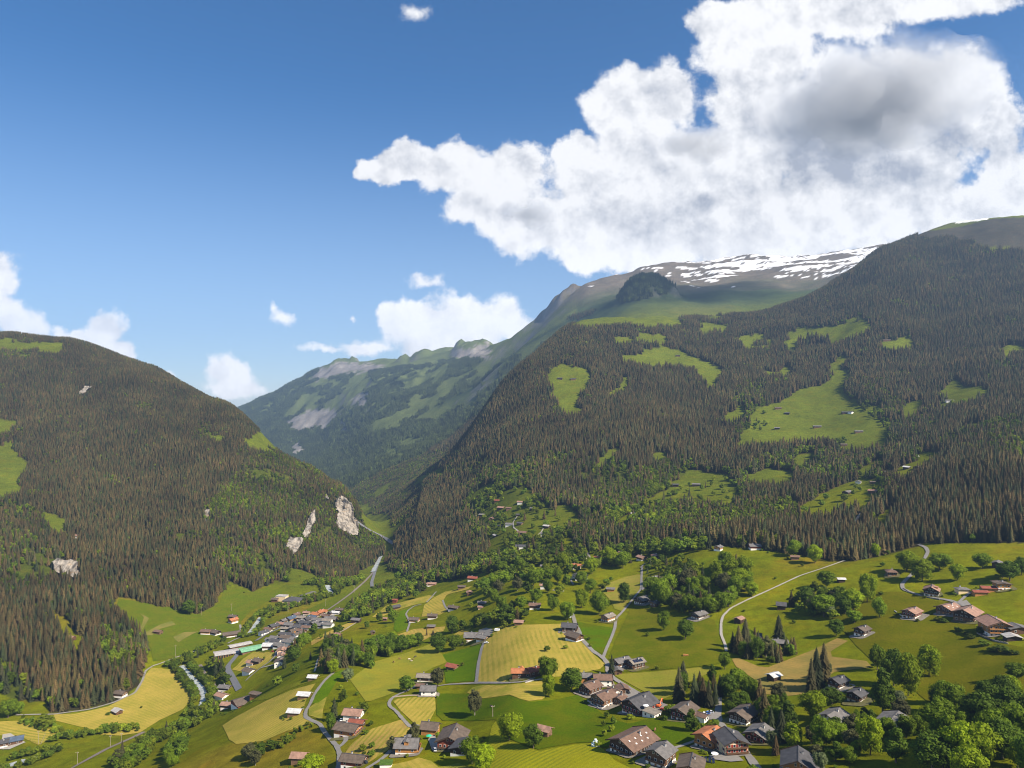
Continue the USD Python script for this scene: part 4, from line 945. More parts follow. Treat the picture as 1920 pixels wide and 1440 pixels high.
def house(u, v, L, W, h, yaw, roof, wall, base="white", label="", short=None, detail=2, pitch=21, over=1.0, hip=False, balcony=True, shutters=None, chimney=True, name="chalet", cat="house", solar=False, group=None, skylights=0, dormer=False, flat=False, dx=0.0, dy=0.0, zoff=0.0, nwin=None):
    if h < 4.3 and not flat: h = h * 1.22
    x, y, _ = hit(u, v); x += dx; y += dy
    ca, sa = math.cos(math.radians(yaw)), math.sin(math.radians(yaw))
    cor = [(x + ca * a - sa * b, y + sa * a + ca * b) for a, b in ((-W / 2, -L / 2), (W / 2, -L / 2), (W / 2, L / 2), (-W / 2, L / 2))]
    zs = [float(zat(*c)) for c in cor]
    z0 = 0.45 * min(zs) + 0.55 * float(np.mean(zs)) + zoff
    dig = max(zs) - z0 + (z0 - min(zs)) + 1.5
    t = Thing(name, label, cat, x, y, yaw, group, z0)
    if detail >= 2:                                        # trodden, gravelled ground round the house
        rgh = np.random.default_rng(int(u * 7 + v))
        ap = shapely.affinity.translate(shapely.affinity.rotate(shapely.affinity.scale(Polygon(cor).buffer(2.2 + 1.5 * rgh.random()), 1.0, 1.0), float(rgh.normal() * 6)), float(rgh.normal() * 1.2), float(-1.5 + rgh.normal()))
        struct(usdkit.mesh(stage, "/World/" + numbered("house_yard"), drape_polygon(ap, 0.24 + 0.0005 * y, 2.5), M_DRIVE if rgh.random() < .45 else M_EARTH, smooth=True))
    HOUSES.append((x, y, math.hypot(L, W) / 2, u, v, short)); BPOLY.append(Polygon(cor).buffer(2.0))
    tp = math.tan(math.radians(pitch)); rise = W / 2 * tp
    hb = min(2.7, h * 0.45)
    if base and base != wall and h > 3.2:
        t.part("base_wall", box(0, 0, (hb - dig) / 2, W - 0.12, L - 0.12, hb + dig), M_WALL[base])
        low = hb - 0.05
    else: low = -dig
    if flat:
        t.part("wall", box(0, 0, (h + low) / 2, W, L, h - low), M_WALL[wall])
        t.part("roof", [box(0, 0, h + 0.15, W + 2 * over * 0.5, L + 2 * over * 0.5, 0.3), box(0, 0, h + 0.34, W - 0.6, L - 0.6, 0.08)], M_ROOF[roof])
    elif hip:
        t.part("wall", box(0, 0, (h + low) / 2, W, L, h - low), M_WALL[wall])
        e, f = W / 2 + over, L / 2 + over
        r = e * tp; k = max(0.3, f - e)
        zt = h - over * tp + 0.3; V = np.array([(-e, -f, zt), (e, -f, zt), (e, f, zt), (-e, f, zt), (0, -k, zt + r), (0, k, zt + r), (-e, -f, zt - .25), (e, -f, zt - .25), (e, f, zt - .25), (-e, f, zt - .25)])
        t.part("roof", (V, np.array([(0, 1, 4), (1, 2, 5), (1, 5, 4), (2, 3, 5), (3, 0, 4), (3, 4, 5), (0, 6, 7), (0, 7, 1), (1, 7, 8), (1, 8, 2), (2, 8, 9), (2, 9, 3), (3, 9, 6), (3, 6, 0), (6, 8, 7), (6, 9, 8)])), M_ROOF[roof])
    else:
        t.part("wall", gable(W, L, low, h, rise - 0.02), M_WALL[wall])
        e, f, zr = W / 2 + over, L / 2 + over * 1.25, h + rise + 0.32
        ze = zr - e * tp
        rf = [slab([(0, -f, zr), (0.0, f, zr), (-e, f, ze), (-e, -f, ze)], 0.26), slab([(0, f, zr), (0, -f, zr), (e, -f, ze), (e, f, ze)], 0.26)]
        rp = t.part("roof", rf, M_ROOF[roof])
        if detail >= 1:
            t.part("ridge_cap", box(0, 0, zr + 0.03, 0.5, 2 * f + 0.04, 0.12), M_ROOF["darkgrey" if roof != "terracotta" else "terracotta"], rp)
        if detail >= 2:                                     # barge boards under the gable eaves
            for sy in (-1, 1):
                t.part("barge_board", [slab([(0, sy * (f + .02) + .05, zr - .02), (0, sy * (f + .02) - .05, zr - .02), (sx * e, sy * (f + .02) - .05, ze - .02), (sx * e, sy * (f + .02) + .05, ze - .02)], .40) for sx in (-1, 1)], M_WALL["dark"], rp)
        if solar:
            for k in range(4):
                yy = (k - 1.5) * L / 5
                t.part("solar_panel", slab([(0.18 * e, yy + L / 11, zr - .18 * e * tp + .1), (0.18 * e, yy - L / 11, zr - .18 * e * tp + .1), (0.72 * e, yy - L / 11, zr - .72 * e * tp + .1), (.72 * e, yy + L / 11, zr - .72 * e * tp + .1)], .08), M_SOLAR)
        for k in range(skylights):
            yy = (k - (skylights - 1) / 2) * L / (skylights + 1); xx = (0.30 + 0.28 * (k % 2)) * e
            t.part("skylight", slab([(xx, yy + .4, zr - xx * tp + .09), (xx, yy - .4, zr - xx * tp + .09), (xx + .9, yy - .4, zr - (xx + .9) * tp + .09), (xx + .9, yy + .4, zr - (xx + .9) * tp + .09)], .12), M_FRAME)
        if dormer:
            for s_ in ((1,) if dormer == 1 else (1, -1)):
                dm = t.part("dormer", [(gable(2.6, 3.2, -1.2, 1.0, 0.7)[0] @ np.array([[0, 1, 0], [-1, 0, 0], [0, 0, 1]]).T * [s_, 1, 1] + [s_ * W * 0.26, 0, zr - W * 0.26 * tp], gable(2.6, 3.2, 0, 1, .7)[1])], M_WALL["honey"])
                t.part("dormer_roof", [slab([(s_ * W * .05, 0, zr + .35), (s_ * (W * .26 + 2.1), 0, zr + .15), (s_ * (W * .26 + 2.1), q * 1.9, zr - .55), (s_ * W * .05, q * 1.9, zr - .35)][::(1 if s_ * q > 0 else -1)], .2) for q in (-1, 1)], M_ROOF[roof], dm)
    if chimney and detail >= 1 and not flat:
        cx = W * 0.14; cz = h + rise - abs(cx) * tp
        cp = t.part("chimney", box(cx, L * 0.15, cz + 0.5, 0.8, 0.8, 2.2), M_CONC)
        t.part("chimney_cap", box(cx, L * 0.15, cz + 1.68, 1.05, 1.05, 0.14), M_ROOF["darkgrey"], cp)
    if detail >= 1:
        def window(px, py, pz, face, ww=1.15, wh=1.25):
            # face: 0 front (-y), 1 right (+x), 2 left (-x)
            if face == 0: a, b = box(px, py - 0.03, pz, ww + .24, 0.12, wh + .24), box(px, py - 0.06, pz, ww, 0.12, wh)
            else:
                sg = 1 if face == 1 else -1
                a, b = box(px + sg * .03, py, pz, 0.12, ww + .24, wh + .24), box(px + sg * .06, py, pz, 0.12, ww, wh)
            w = t.part("window", a, M_FRAME); t.part("pane", b, M_GLASS, w)
            if detail >= 2 and shutters:
                for q in (-1, 1):
                    if face == 0: t.part("shutter", box(px + q * (ww * .5 + .45), py - .05, pz, .55, .10, wh + .1), M_SHUT[shutters], w)
                    else: t.part("shutter", box(px + sg * .05, py + q * (ww * .5 + .45), pz, .10, .55, wh + .1), M_SHUT[shutters], w)
        levels = [hb - 1.25] + ([hb + 1.35] if h - hb > 2.0 else []) + ([hb + 3.9] if h - hb > 4.4 else [])
        if detail >= 2:
            for li, zz in enumerate(levels):
                inset = (W - 0.12) / 2 if (li == 0 and base and base != wall and h > 3.2) else W / 2
                insl = (L - 0.12) / 2 if inset < W / 2 else L / 2
                n = nwin or max(2, int(W / 3.0))
                for k in range(n):
                    if li == 0 and k == n // 2:
                        t.part("door", box(0.0 + (k - (n - 1) / 2) * W / (n + .3), -insl - .04, 1.0, 1.1, .12, 2.0), M_WALL["wood" if wall != "wood" else "honey"]); continue
                    window((k - (n - 1) / 2) * W / (n + .3), -insl, zz, 0)
                n2 = max(2, int(L / 3.4))
                for k in range(n2):
                    window(inset, (k - (n2 - 1) / 2) * L / (n2 + .4), zz, 1)
                    if k % 2 == 0: window(-inset, (k - (n2 - 1) / 2) * L / (n2 + .4), zz, 2)
            if not flat and rise > 1.6 and W > 8:
                for q in (-1, 1): window(q * 1.2, -L / 2, h + rise * .30, 0, 0.9, 1.0)
        else:
            for q in (-1, 1):
                window(q * W * .24, -L / 2, h * .62, 0)
                window(W / 2, q * L * .24, h * .62, 1)
        if balcony and detail >= 2 and h > 4.5 and not flat:
            for zz in ([hb + 0.15] + ([hb + 2.7] if h - hb > 4.4 else [])):
                ww = W * 0.96
                bp = t.part("balcony", box(0, -L / 2 - .6, zz, ww, 1.2, .16), M_WALL["wood" if wall != "honey" else "old"])
                t.part("railing", [box(0, -L / 2 - 1.16, zz + .55, ww, .07, .85), box(-ww / 2 + .04, -L / 2 - .6, zz + .55, .07, 1.1, .85), box(ww / 2 - .04, -L / 2 - .6, zz + .55, .07, 1.1, .85)], M_WALL["honey" if wall == "honey" else "wood"], bp)
    elif name in ("barn", "hut", "shed", "hay_barn"):
        t.part("door", box(0, -L / 2 - .04, 0.9, 1.6, .12, 2.0), M_WALL["dark"])
    return t

H = house
# lower right and middle hamlets
H(1187, 1404, 19, 16, 6.5, -48, "brown", "dark", "white", "big brown-roofed farmhouse with a row of skylights at the bottom", "big brown farmhouse at the bottom", pitch=22, over=1.6, skylights=7)
H(1239, 1430, 11, 11, 6.5, -40, "grey", "wood", "white", "grey-roofed chalet on white base right of the big brown farmhouse", "grey-roofed chalet beside the brown farmhouse", pitch=23)
H(1331, 1398, 11.5, 11.5, 6.8, -46, "terracotta", "honey", "white", "orange-roofed wooden chalet beside the lower road", "orange-roofed chalet", pitch=20, over=1.5)
H(1372, 1410, 12, 12, 7.6, 8, "darkgrey", "cream", "cream", "cream chalet with dark roof and long flower balconies", "cream chalet", pitch=23, over=1.3, shutters="red")
H(1296, 1452, 12, 11, 5.5, -20, "oldbrown", "old", "white", "brown roof cut by the bottom edge below the solar panels", "brown roof at the bottom edge", pitch=18)
H(1107, 1299, 12, 11, 5.6, -48, "brown", "dark", "white", "brown-roofed chalet, the upper left of a close pair", "upper left brown chalet", shutters="wood")
H(1132, 1320, 13, 12, 6.0, -48, "brown", "old", "white", "brown-roofed chalet, the lower right of a close pair", "lower right brown chalet", shutters="wood")
H(1150, 1305, 6, 6, 3.6, 42, "brown", "white", None, "small white-walled annex behind the close brown pair", None, 1, name="annex")
H(1167, 1299, 7, 8, 3.2, 8, "brown", "wood", None, "brown garage with white door on the paved yard", "brown garage", 1, name="garage", cat="garage", chimney=False)
H(1162, 1319, 7, 6, 3.6, -35, "brown", "old", None, "small brown-roofed shed between pair and grey house", None, 1, name="shed", cat="shed")
H(1130, 1284, 12, 9, 5.6, 88, "brown", "white", "white", "white house with brown roof facing the viewer", "white brown-roofed house", pitch=28)
H(1098, 1279, 8, 7, 5.0, 88, "grey", "honey", "honey", "small house with dark solar panels behind the round tree", "solar-roofed small house", pitch=26, solar=True, balcony=False)
H(1199, 1333, 17, 15, 6.6, -48, "darkgrey", "dark", "white", "large slate-roofed chalet on white base by the yard", "large slate-roofed chalet", pitch=25, over=1.6, shutters="red")
H(1222, 1343, 7, 9, 3.6, -48, "beige", "white", None, "white flat-roofed terrace block beside the slate-roofed chalet", None, 1, flat=True, name="annex")
H(1283, 1345, 13, 11, 5.8, -42, "oldbrown", "dark", "white", "chalet with red shutters left of the car park", "red-shuttered chalet", shutters="red", over=1.3)
H(1317, 1353, 5, 5, 3.4, 45, "brown", "white", None, "little white outbuilding behind the red-shuttered chalet", None, 1, name="outbuilding", cat="shed", chimney=False)
H(1394, 1352, 14, 11, 5.6, -46, "oldbrown", "dark", "white", "dark chalet with a row of white-framed windows right of the road", "dark window-row chalet", nwin=4, balcony=False, over=1.4)
H(1424, 1388, 12, 11, 5.4, -40, "grey", "dark", "white", "grey-shingled chalet with red shutters among lower right trees", "grey-shingled chalet", shutters="red", over=1.3)
H(1497, 1443, 13, 13, 5.5, -22, "darkgrey", "honey", "white", "dark grey roof at the bottom edge among bushes", "dark roof at the bottom edge", pitch=25, over=1.4)
H(1563, 1355, 13, 10, 5.0, -50, "grey", "white", "white", "white-walled chalet with light grey roof between the trees", "light grey chalet", over=1.2)
H(1675, 1364, 14, 12, 4.6, -44, "grey", "wood", "white", "low chalet with wide grey roof above the tan clearing", "wide-roofed low chalet", pitch=19, over=1.5)
H(1572, 1287, 10, 8, 4.8, -58, "darkgrey", "dark", "white", "dark chalet right of the spruce cluster", "dark chalet by the spruces", over=.9)
H(1607, 1312, 9, 8, 4.6, -50, "darkgrey", "dark", "white", "shaded chalet left of the tall poplar", "shaded chalet", over=.9)
H(1451, 1275, 7, 6, 3.2, -60, "white", "dark", None, "small barn with shiny white roof on the tan field", "white-roofed barn on the tan field", 0, name="barn", cat="barn")
H(1617, 1189, 10, 8, 4.2, -55, "oldbrown", "dark", "white", "lone dark chalet on white base in the right pasture", "lone chalet in the right pasture", over=.9)
# right-hand hamlet
H(1710, 1156, 13, 10, 5.0, -52, "pink", "wood", "white", "lone brown chalet at the left of the right-hand hamlet", "left chalet of the right hamlet", shutters="red")
H(1778, 1147, 15, 11, 4.8, -58, "pink", "wood", "old", "long brown chalet with four skylights in the right-hand hamlet", "skylit chalet of the right hamlet", skylights=4, over=1.3)
H(1814, 1160, 16, 14, 6.2, -50, "pink", "dark", "old", "large dark timber farmhouse in the right-hand hamlet", "large timber farmhouse", pitch=23, over=1.6)
H(1865, 1186, 15, 15, 8.2, -8, "pink", "honey", "white", "honey-coloured three-storey chalet with long balconies", "honey-coloured chalet", pitch=21, over=1.8)
H(1906, 1186, 9, 13, 4.4, -5, "grey", "wood", None, "low grey-roofed building right of the honey-coloured chalet", None, 1, name="outbuilding", cat="shed", pitch=14, chimney=False)
H(1898, 1200, 6, 9, 2.6, -10, "pale", "dark", None, "pale low canopy below the honey-coloured chalet", None, 0, name="carport", cat="carport", pitch=16, chimney=False)
H(1747, 1116, 11, 11, 5.6, -35, "pink", "dark", "white", "black and white chalet with pinkish roof beside the curve", "black and white chalet", pitch=26, dormer=1, shutters="green")
H(1804, 1111, 9, 6.5, 3.2, 85, "grey", "cream", None, "low cream pavilion with grey hipped roof", "cream pavilion", 1, hip=True, pitch=17, name="bungalow")
H(1837, 1115, 10, 6, 2.6, 82, "red", "honey", None, "lower of two long red-brown roofs", "lower red-brown roof", 1, name="shed", cat="shed", pitch=16, chimney=False)
H(1856, 1108, 13, 7, 3.0, 80, "red", "honey", None, "upper of two long red-brown roofs", "upper red-brown roof", 1, name="shed", cat="shed", pitch=16, chimney=False)
H(1878, 1104, 9, 10, 5.4, -5, "oldbrown", "honey", "white", "bright orange cubic wooden house at the hamlet edge", "orange cubic house", pitch=6, balcony=False)
H(1671, 1079, 9, 8, 3.8, -15, "brown", "wood", "old", "small brown house with white awning above the curve", "small brown house above the curve", 2, balcony=False, hip=True)
H(1577, 1091, 6, 5, 2.7, 85, "white", "dark", None, "tiny white-roofed barn alone on the right meadow", "tiny white-roofed barn", 0, name="barn", cat="barn")
H(1870, 1063, 9, 7, 3.6, -42, "grey", "dark", None, "dark barn with grey roof near the right forest", "dark barn near the right forest", 0, name="barn", cat="barn")
H(1465, 1142, 7, 6, 3.6, 70, "darkgrey", "dark", None, "steep dark hut on the right meadow", "steep dark hut", 0, name="hut", cat="hut", pitch=35)
H(1463, 1213, 10, 8, 3.8, 75, "grey", "dark", None, "grey-roofed hut behind the small spruces", "hut behind the small spruces", 1, name="hut", cat="hut")
H(1414, 1200, 10, 8, 4.4, 72, "darkgrey", "dark", "white", "solar-roofed chalet hidden among dark conifers", "solar chalet among the conifers", solar=True)
H(1386, 1167, 7, 6, 3.2, -45, "pink", "dark", None, "small barn with orange-brown roof right of the track", "barn right of the track", 0, name="barn", cat="barn")
H(1311, 1158, 11, 9, 4.6, -55, "grey", "dark", "white", "grey-roofed chalet with white base on the middle slope", "grey-roofed chalet on the middle slope", over=1.2)
H(1312, 1122, 8, 8, 4.8, 80, "pink", "grey", None, "pale grey block with pink roof at the wood edge", "pink-roofed grey block", 1, pitch=12, name="outbuilding", cat="building")
H(1336, 1124, 20, 6, 3.0, 62, "pink", "white", None, "long low pink-roofed building beside the grey block", "long pink-roofed building", 1, pitch=14, name="outbuilding", cat="building", chimney=False)
H(1206, 1129, 15, 12, 4.8, -52, "grey", "dark", "white", "large weathered grey-shingled farmhouse beside the lane", "grey-shingled farmhouse by the lane", over=1.4)
H(1228, 1136, 8, 7, 3.6, -50, "grey", "old", None, "small grey-shingled annex right of the shingled farmhouse", None, 1, name="annex")
H(1224, 1090, 15, 10, 5.2, -55, "grey", "wood", "white", "upper grey-shingled house beside the lane yard", "upper shingled house", over=1.3)
H(1233, 1101, 9, 8, 4.6, -30, "grey", "honey", "white", "lower small house half hidden by the wood edge", "small house at the wood edge")
H(1232, 1372, 0.1, 0.1, 0.1, 0, "grey", "grey", None, "x", None, 0) if False else None
H(1140, 1164, 11, 9, 5.4, -45, "beige", "honey", "white", "chalet with beige roof inside the lane fork", "beige-roofed chalet", over=1.2)
H(1068, 1183, 13, 11, 5.2, 78, "darkgrey", "dark", "old", "dark grey-roofed farmhouse at the field corner", "dark farmhouse at the field corner", pitch=24)
H(1077, 1201, 13, 10, 5.4, 42, "oldbrown", "wood", "white", "brown barn with white gable at the field corner", "brown barn at the field corner", 1, name="barn", cat="barn", pitch=26)
H(1165, 1249, 12, 9, 5.0, -58, "grey", "wood", "white", "grey-roofed chalet right of the single dark spruce", "chalet right of the dark spruce", over=1.1)
H(1192, 1252, 11, 9, 5.4, -62, "beige", "dark", "old", "dark wooden house with solar panels on its roof", "solar-panelled dark house", solar=True)
H(1158, 1263, 5, 6, 2.8, 0, "grey", "old", None, "tiny grey-roofed shed by the lane bend", None, 0, name="shed", cat="shed")
H(978, 1268, 14, 9, 4.2, 88, "terracotta", "wood", "wood", "long terracotta-roofed house beside the straight lane", "long terracotta-roofed house", dormer=1, balcony=False)
H(1001, 1266, 9, 8, 5.0, -65, "red", "wood", None, "red-brown barn joined to the terracotta-roofed house", "red-brown barn", 1, name="barn", cat="barn")
H(889, 1197, 18, 12, 5.0, 88, "grey", "honey", "white", "grey-roofed farmhouse at the end of the farm lane", "grey-roofed farmhouse", pitch=27, over=1.3)
H(905, 1200, 10, 9, 4.6, 60, "grey", "honey", "white", "grey lower wing in front of the farmhouse", None, name="wing", pitch=20)
H(807, 1375, 10, 9, 5.0, 80, "oldbrown", "honey", None, "orange wooden barn with purple-brown roof", "orange wooden barn", 1, name="barn", cat="barn", pitch=30)
H(849, 1397, 16, 15, 6.8, -10, "oldbrown", "red", "white", "big old farmhouse with patched brown shingle roof", "big old farmhouse", pitch=23, over=1.5)
H(868, 1410, 12, 11, 4.8, -20, "darkgrey", "dark", "white", "dark grey-roofed wing right of the old farmhouse", "dark grey wing", 1, name="wing", pitch=17)
H(764, 1409, 13, 11, 5.4, 88, "grey", "honey", "white", "grey house with arched dormer and terrace", "grey dormered house", pitch=30, dormer=2, hip=False)
H(663, 1346, 12, 10, 4.6, 80, "pink", "white", None, "upper brown-roofed house of the left slope twins", "upper twin house", 1, pitch=26)
H(653, 1375, 15, 12, 5.4, 72, "oldbrown", "honey", "white", "lower brown twin house with orange balconies", "lower twin house", pitch=20, shutters="red")
H(669, 1364, 9, 8, 4.6, 75, "red", "wood", None, "red-roofed middle wing of the left twin houses", None, 1, name="wing")
H(664, 1433, 13, 9, 4.4, 78, "oldbrown", "red", "white", "red-walled house at the bottom edge right of the lane", "red-walled house", pitch=24)
H(724, 1438, 5, 6.5, 3.0, 2, "turf", "white", None, "white garage with a grass roof", "grass-roofed garage", 0, flat=True, name="garage", cat="garage")
H(798, 1277, 13, 8, 4.2, 84, "beige", "dark", "white", "long beige-roofed house behind the white and grey house", "long beige-roofed house", pitch=24)
H(804, 1303, 11, 9, 5.4, 88, "grey", "white", "white", "white house with grey roof at the lane end", "white and grey house", pitch=28, balcony=False)
H(788, 1291, 5, 5, 2.6, 88, "brown", "wood", None, "tiny brown carport beside the white and grey house", None, 0, name="carport", cat="carport", pitch=12)
H(848, 1255, 9, 7, 3.2, 62, "red", "old", None, "barn with red and white striped roof in lush pasture", "striped-roof barn", 0, name="barn", cat="barn", pitch=27)
H(587, 1274, 7, 6, 2.8, 82, "white", "old", None, "topmost of three white-roofed barns on the left slope", "topmost white-roofed barn", 0, name="barn", cat="barn", pitch=25)
H(571, 1308, 9, 7, 3.2, 82, "white", "old", None, "middle of three white-roofed barns on the left slope", "middle white-roofed barn", 0, name="barn", cat="barn", pitch=25)
H(553, 1340, 9, 7, 3.2, 82, "white", "old", None, "lowest of three white-roofed barns on the left slope", "lowest white-roofed barn", 0, name="barn", cat="barn", pitch=25)
H(561, 1428, 8, 7, 3.8, 85, "pink", "old", None, "orange-brown roofed barn near the bottom left lane", "orange-brown barn", 0, name="barn", cat="barn", pitch=28)
H(1021, 1380, 7, 6, 4.0, 60, "pink", "old", None, "small orange-roofed barn in the deep green pasture", "orange-roofed pasture barn", 0, name="barn", cat="barn", pitch=27)
H(220, 1338, 9, 7, 3.0, 55, "pale", "wood", None, "pale-roofed barn alone in the valley hay field", "barn in the valley hay field", 0, name="barn", cat="barn", pitch=25)
H(226, 1306, 11, 9, 4.0, 80, "oldbrown", "old", "white", "brown house at the forest foot beside the valley lane", "house at the forest foot", 1)
H(27, 1393, 14, 11, 3.6, -62, "blue", "wood", None, "farm barn with blue-grey roof at the left edge", "blue-grey farm barn", 1, name="barn", cat="barn", chimney=False)
H(4, 1400, 10, 9, 4.2, -62, "darkgrey", "wood", "white", "farmhouse at the left picture edge", "left edge farmhouse", 1)
H(368, 1353, 6, 5, 2.8, 60, "white", "old", None, "little white-roofed hut under riverside trees", "little white-roofed hut", 0, name="hut", cat="hut")
H(458, 1318, 20, 17, 5.2, 135, "oldbrown", "red", "white", "big brown-roofed sawmill-like barn near the main road", "big brown barn by the main road", 1, name="barn", cat="barn", pitch=20, over=1.5, chimney=False)
H(427, 1326, 11, 9, 3.6, 80, "pink", "old", "white", "pinkish low roof left of the big brown barn", "pinkish low roof", 1)
H(487, 1302, 20, 6, 3.0, 66, "oldbrown", "honey", None, "long narrow wooden shed right of the big brown barn", "long narrow wooden shed", 0, name="shed", cat="shed", pitch=14)
H(422, 1293, 12, 9, 4.4, 78, "grey", "dark", "white", "grey-roofed house between railway and main road", "house between railway and road", 1)
H(416, 1309, 12, 9, 4.6, 60, "pink", "white", None, "white-walled house below the railway curve", "house below the railway curve", 1)
# crest and wood-edge houses
CREST = "houses along the crest above the wood"
H(810, 1098, 13, 9, 4.6, 84, "pink", "honey", "white", "right house of the pinkish pair at the wood edge", "pinkish pair at the wood edge", 1)
H(797, 1099, 9, 8, 4.6, 75, "pink", "white", None, "left house of the pinkish pair at the wood edge", None, 1)
H(855, 1083, 13, 9, 4.4, 82, "beige", "honey", "white", "beige-roofed house on the crest", "beige-roofed crest house", 1)
H(841, 1083, 12, 7, 3.0, 82, "pale", "honey", None, "low pale-roofed annex left of the beige crest house", None, 0, name="annex", cat="shed")
H(887, 1087, 14, 10, 4.8, 75, "red", "wood", "white", "red-brown roofed house with blue canopy side", "red-brown crest house", 1)
H(866, 1104, 10, 7, 3.8, 80, "oldbrown", "old", None, "brown hut on the mown crest", "brown hut on the mown crest", 0, name="hut", cat="hut")
H(880, 1115, 7, 7, 3.8, 10, "pink", "wood", None, "little gabled hut on the green slope", "little gabled hut", 0, name="hut", cat="hut")
H(904, 1134, 9, 7, 3.4, 80, "grey", "dark", "white", "small grey hut above a tiny pink shed", "small grey hut", 1, name="hut", cat="hut")
H(901, 1141, 5, 4, 2.4, 80, "pink", "pinkwall", None, "tiny pink shed below the small grey hut", None, 0, name="shed", cat="shed")
H(851, 1143, 13, 8, 3.8, 65, "oldbrown", "dark", "white", "white-walled chalet with brown roof at the short drive", "white-walled chalet at the short drive", 1)
H(811, 1160, 11, 8, 4.2, 84, "oldbrown", "wood", "white", "brown house below the mown slope", "brown house below the mown slope", 1)
H(809, 1178, 8, 6, 2.8, 84, "grey", "old", None, "grey hay hut on the mown field", "grey hay hut", 0, name="hut", cat="hut")
H(777, 1166, 11, 9, 4.4, 80, "oldbrown", "honey", "white", "house with terrace right of the curved lane", "house right of the curved lane", 1)
H(741, 1142, 12, 9, 4.4, -50, "darkgrey", "dark", None, "dark gabled barn on the mown crest meadow", "dark gabled barn", 0, name="barn", cat="barn")
H(741, 1130, 6, 6, 5.0, 80, "red", "red", None, "upright red shed above the dark gabled barn", None, 0, name="shed", cat="shed", pitch=12)
H(668, 1167, 11, 8, 3.8, 75, "grey", "dark", None, "grey barn at the end of the pale path", "grey barn at the pale path", 0, name="barn", cat="barn")
H(634, 1193, 6, 5, 2.8, 60, "pink", "old", None, "little barn under the single round path tree", "little barn on the path", 0, name="barn", cat="barn")
H(722, 1164, 5, 4, 3.2, 80, "pink", "old", None, "tiny pinkish hut between two trees", None, 0, name="hut", cat="hut")
H(699, 1189, 4, 4, 2.6, 20, "oldbrown", "old", None, "tiny brown hut alone on the slope above the village", None, 0, name="hut", cat="hut")
H(1003, 1141, 11, 9, 4.8, 84, "brown", "wood", "white", "brown chalet behind the middle tree group", "chalet behind the middle trees", 1)
H(973, 1171, 8, 7, 3.0, 80, "pink", "old", None, "hay barn at the top edge of the large hay field", "barn at the top of the hay field", 0, name="barn", cat="barn")
H(1145, 1109, 8, 6, 3.0, 80, "grey", "honey", None, "hay barn on the mown meadow by the round tree", "hay barn by the round tree", 0, name="barn", cat="barn")
H(1019, 1104, 7, 6, 4.0, 80, "pink", "white", None, "small white hut among the mid slope trees", "small white hut", 1, name="hut", cat="hut")
H(1090, 1087, 14, 11, 4.6, 75, "black", "dark", "white", "house with a large black roof on the mid slope", "black-roofed house", 1, pitch=26)
H(1081, 1084, 8, 8, 4.0, -30, "grey", "white", None, "grey-roofed wing left of the black roof", None, 1, name="wing")
H(1079, 1066, 14, 10, 4.8, 70, "terracotta", "honey", "white", "terracotta-roofed house on the mid slope", "terracotta house of the mid slope", 1)
H(1094, 1049, 9, 8, 4.6, 80, "beige", "white", None, "white-walled house above the terracotta one", None, 1)
H(1096, 1041, 9, 6, 3.0, 80, "grey", "grey", None, "grey flat shed at the wood edge bend", None, 0, name="shed", cat="shed", pitch=8)
H(1123, 1053, 12, 10, 5.4, 80, "terracotta", "honey", "white", "orange-roofed house with white terrace at the wood", "orange-roofed wood-edge house", 1)
H(1166, 1042, 9, 8, 4.4, 30, "pink", "white", None, "white house mostly hidden behind big round trees", None, 1)
H(1020, 1067, 8, 7, 4.0, 80, "grey", "wood", None, "grey two-tier hut on the mid slope", None, 0, name="hut", cat="hut")
H(964, 1079, 7, 6, 3.4, 75, "white", "pinkwall", None, "white-roofed hut beside the wood-edge tree", None, 0, name="hut", cat="hut")
H(1203, 1050, 11, 9, 4.8, 30, "pink", "wood", "white", "brown chalet on white base at the upper lane end", "chalet at the upper lane end", 1)
H(1230, 1047, 9, 8, 4.8, 20, "pink", "dark", "white", "dark chalet at the left edge of the upper wood", None, 1)
H(1347, 1032, 9, 8, 4.0, -40, "grey", "honey", "white", "orange wooden chalet in front of the right forest", "orange chalet before the right forest", 1)
H(1415, 1030, 12, 9, 4.6, 88, "grey", "red", "white", "red-walled chalet in front of the right forest", "red-walled forest chalet", 1, pitch=25)
H(1490, 1049, 8, 6, 3.0, 80, "brown", "old", None, "hut half hidden by the forest-front trees", None, 0, name="hut", cat="hut")
# valley floor
H(437, 1168, 11, 10, 5.6, -35, "terracotta", "honey", "white", "terracotta-roofed house on the valley meadow", "terracotta meadow house", 1)
H(437, 1160, 11, 8, 4.4, 80, "oldbrown", "wood", None, "brown house behind the terracotta meadow house", None, 1)
H(434, 1193, 22, 12, 4.4, 120, "oldbrown", "wood", "white", "long brown barn beside the river bridge", "long brown barn by the bridge", 1, name="barn", cat="barn", chimney=False)
H(387, 1189, 13, 9, 4.2, 84, "brown", "honey", "white", "left of two brown houses on the valley meadow edge", None, 1)
H(404, 1190, 12, 10, 4.6, 60, "oldbrown", "dark", "white", "right of two brown houses on the valley meadow edge", None, 1)
H(516, 1128, 10, 8, 3.8, 80, "oldbrown", "wood", None, "small dark house left of the yellow building", None, 1)
H(550, 1132, 28, 22, 7.5, 80, "darkgrey", "cream", "cream", "large yellow building with dark hipped roof", "large yellow building", 1, hip=True, pitch=22, name="guest_house", cat="building")
H(529, 1126, 17, 12, 8.5, 80, "pale", "cream", None, "flat-roofed cream block left of the dark hipped roof", None, 1, flat=True, name="block", cat="building")
H(297, 1188, 10, 7, 3.2, 75, "brown", "old", None, "hay barn on the dry patch of the valley meadow", "barn on the valley meadow", 0, name="barn", cat="barn")
H(132, 1200, 11, 8, 3.6, 75, "pink", "wood", None, "orange-roofed hut in the left forest clearing", None, 0, name="hut", cat="hut")
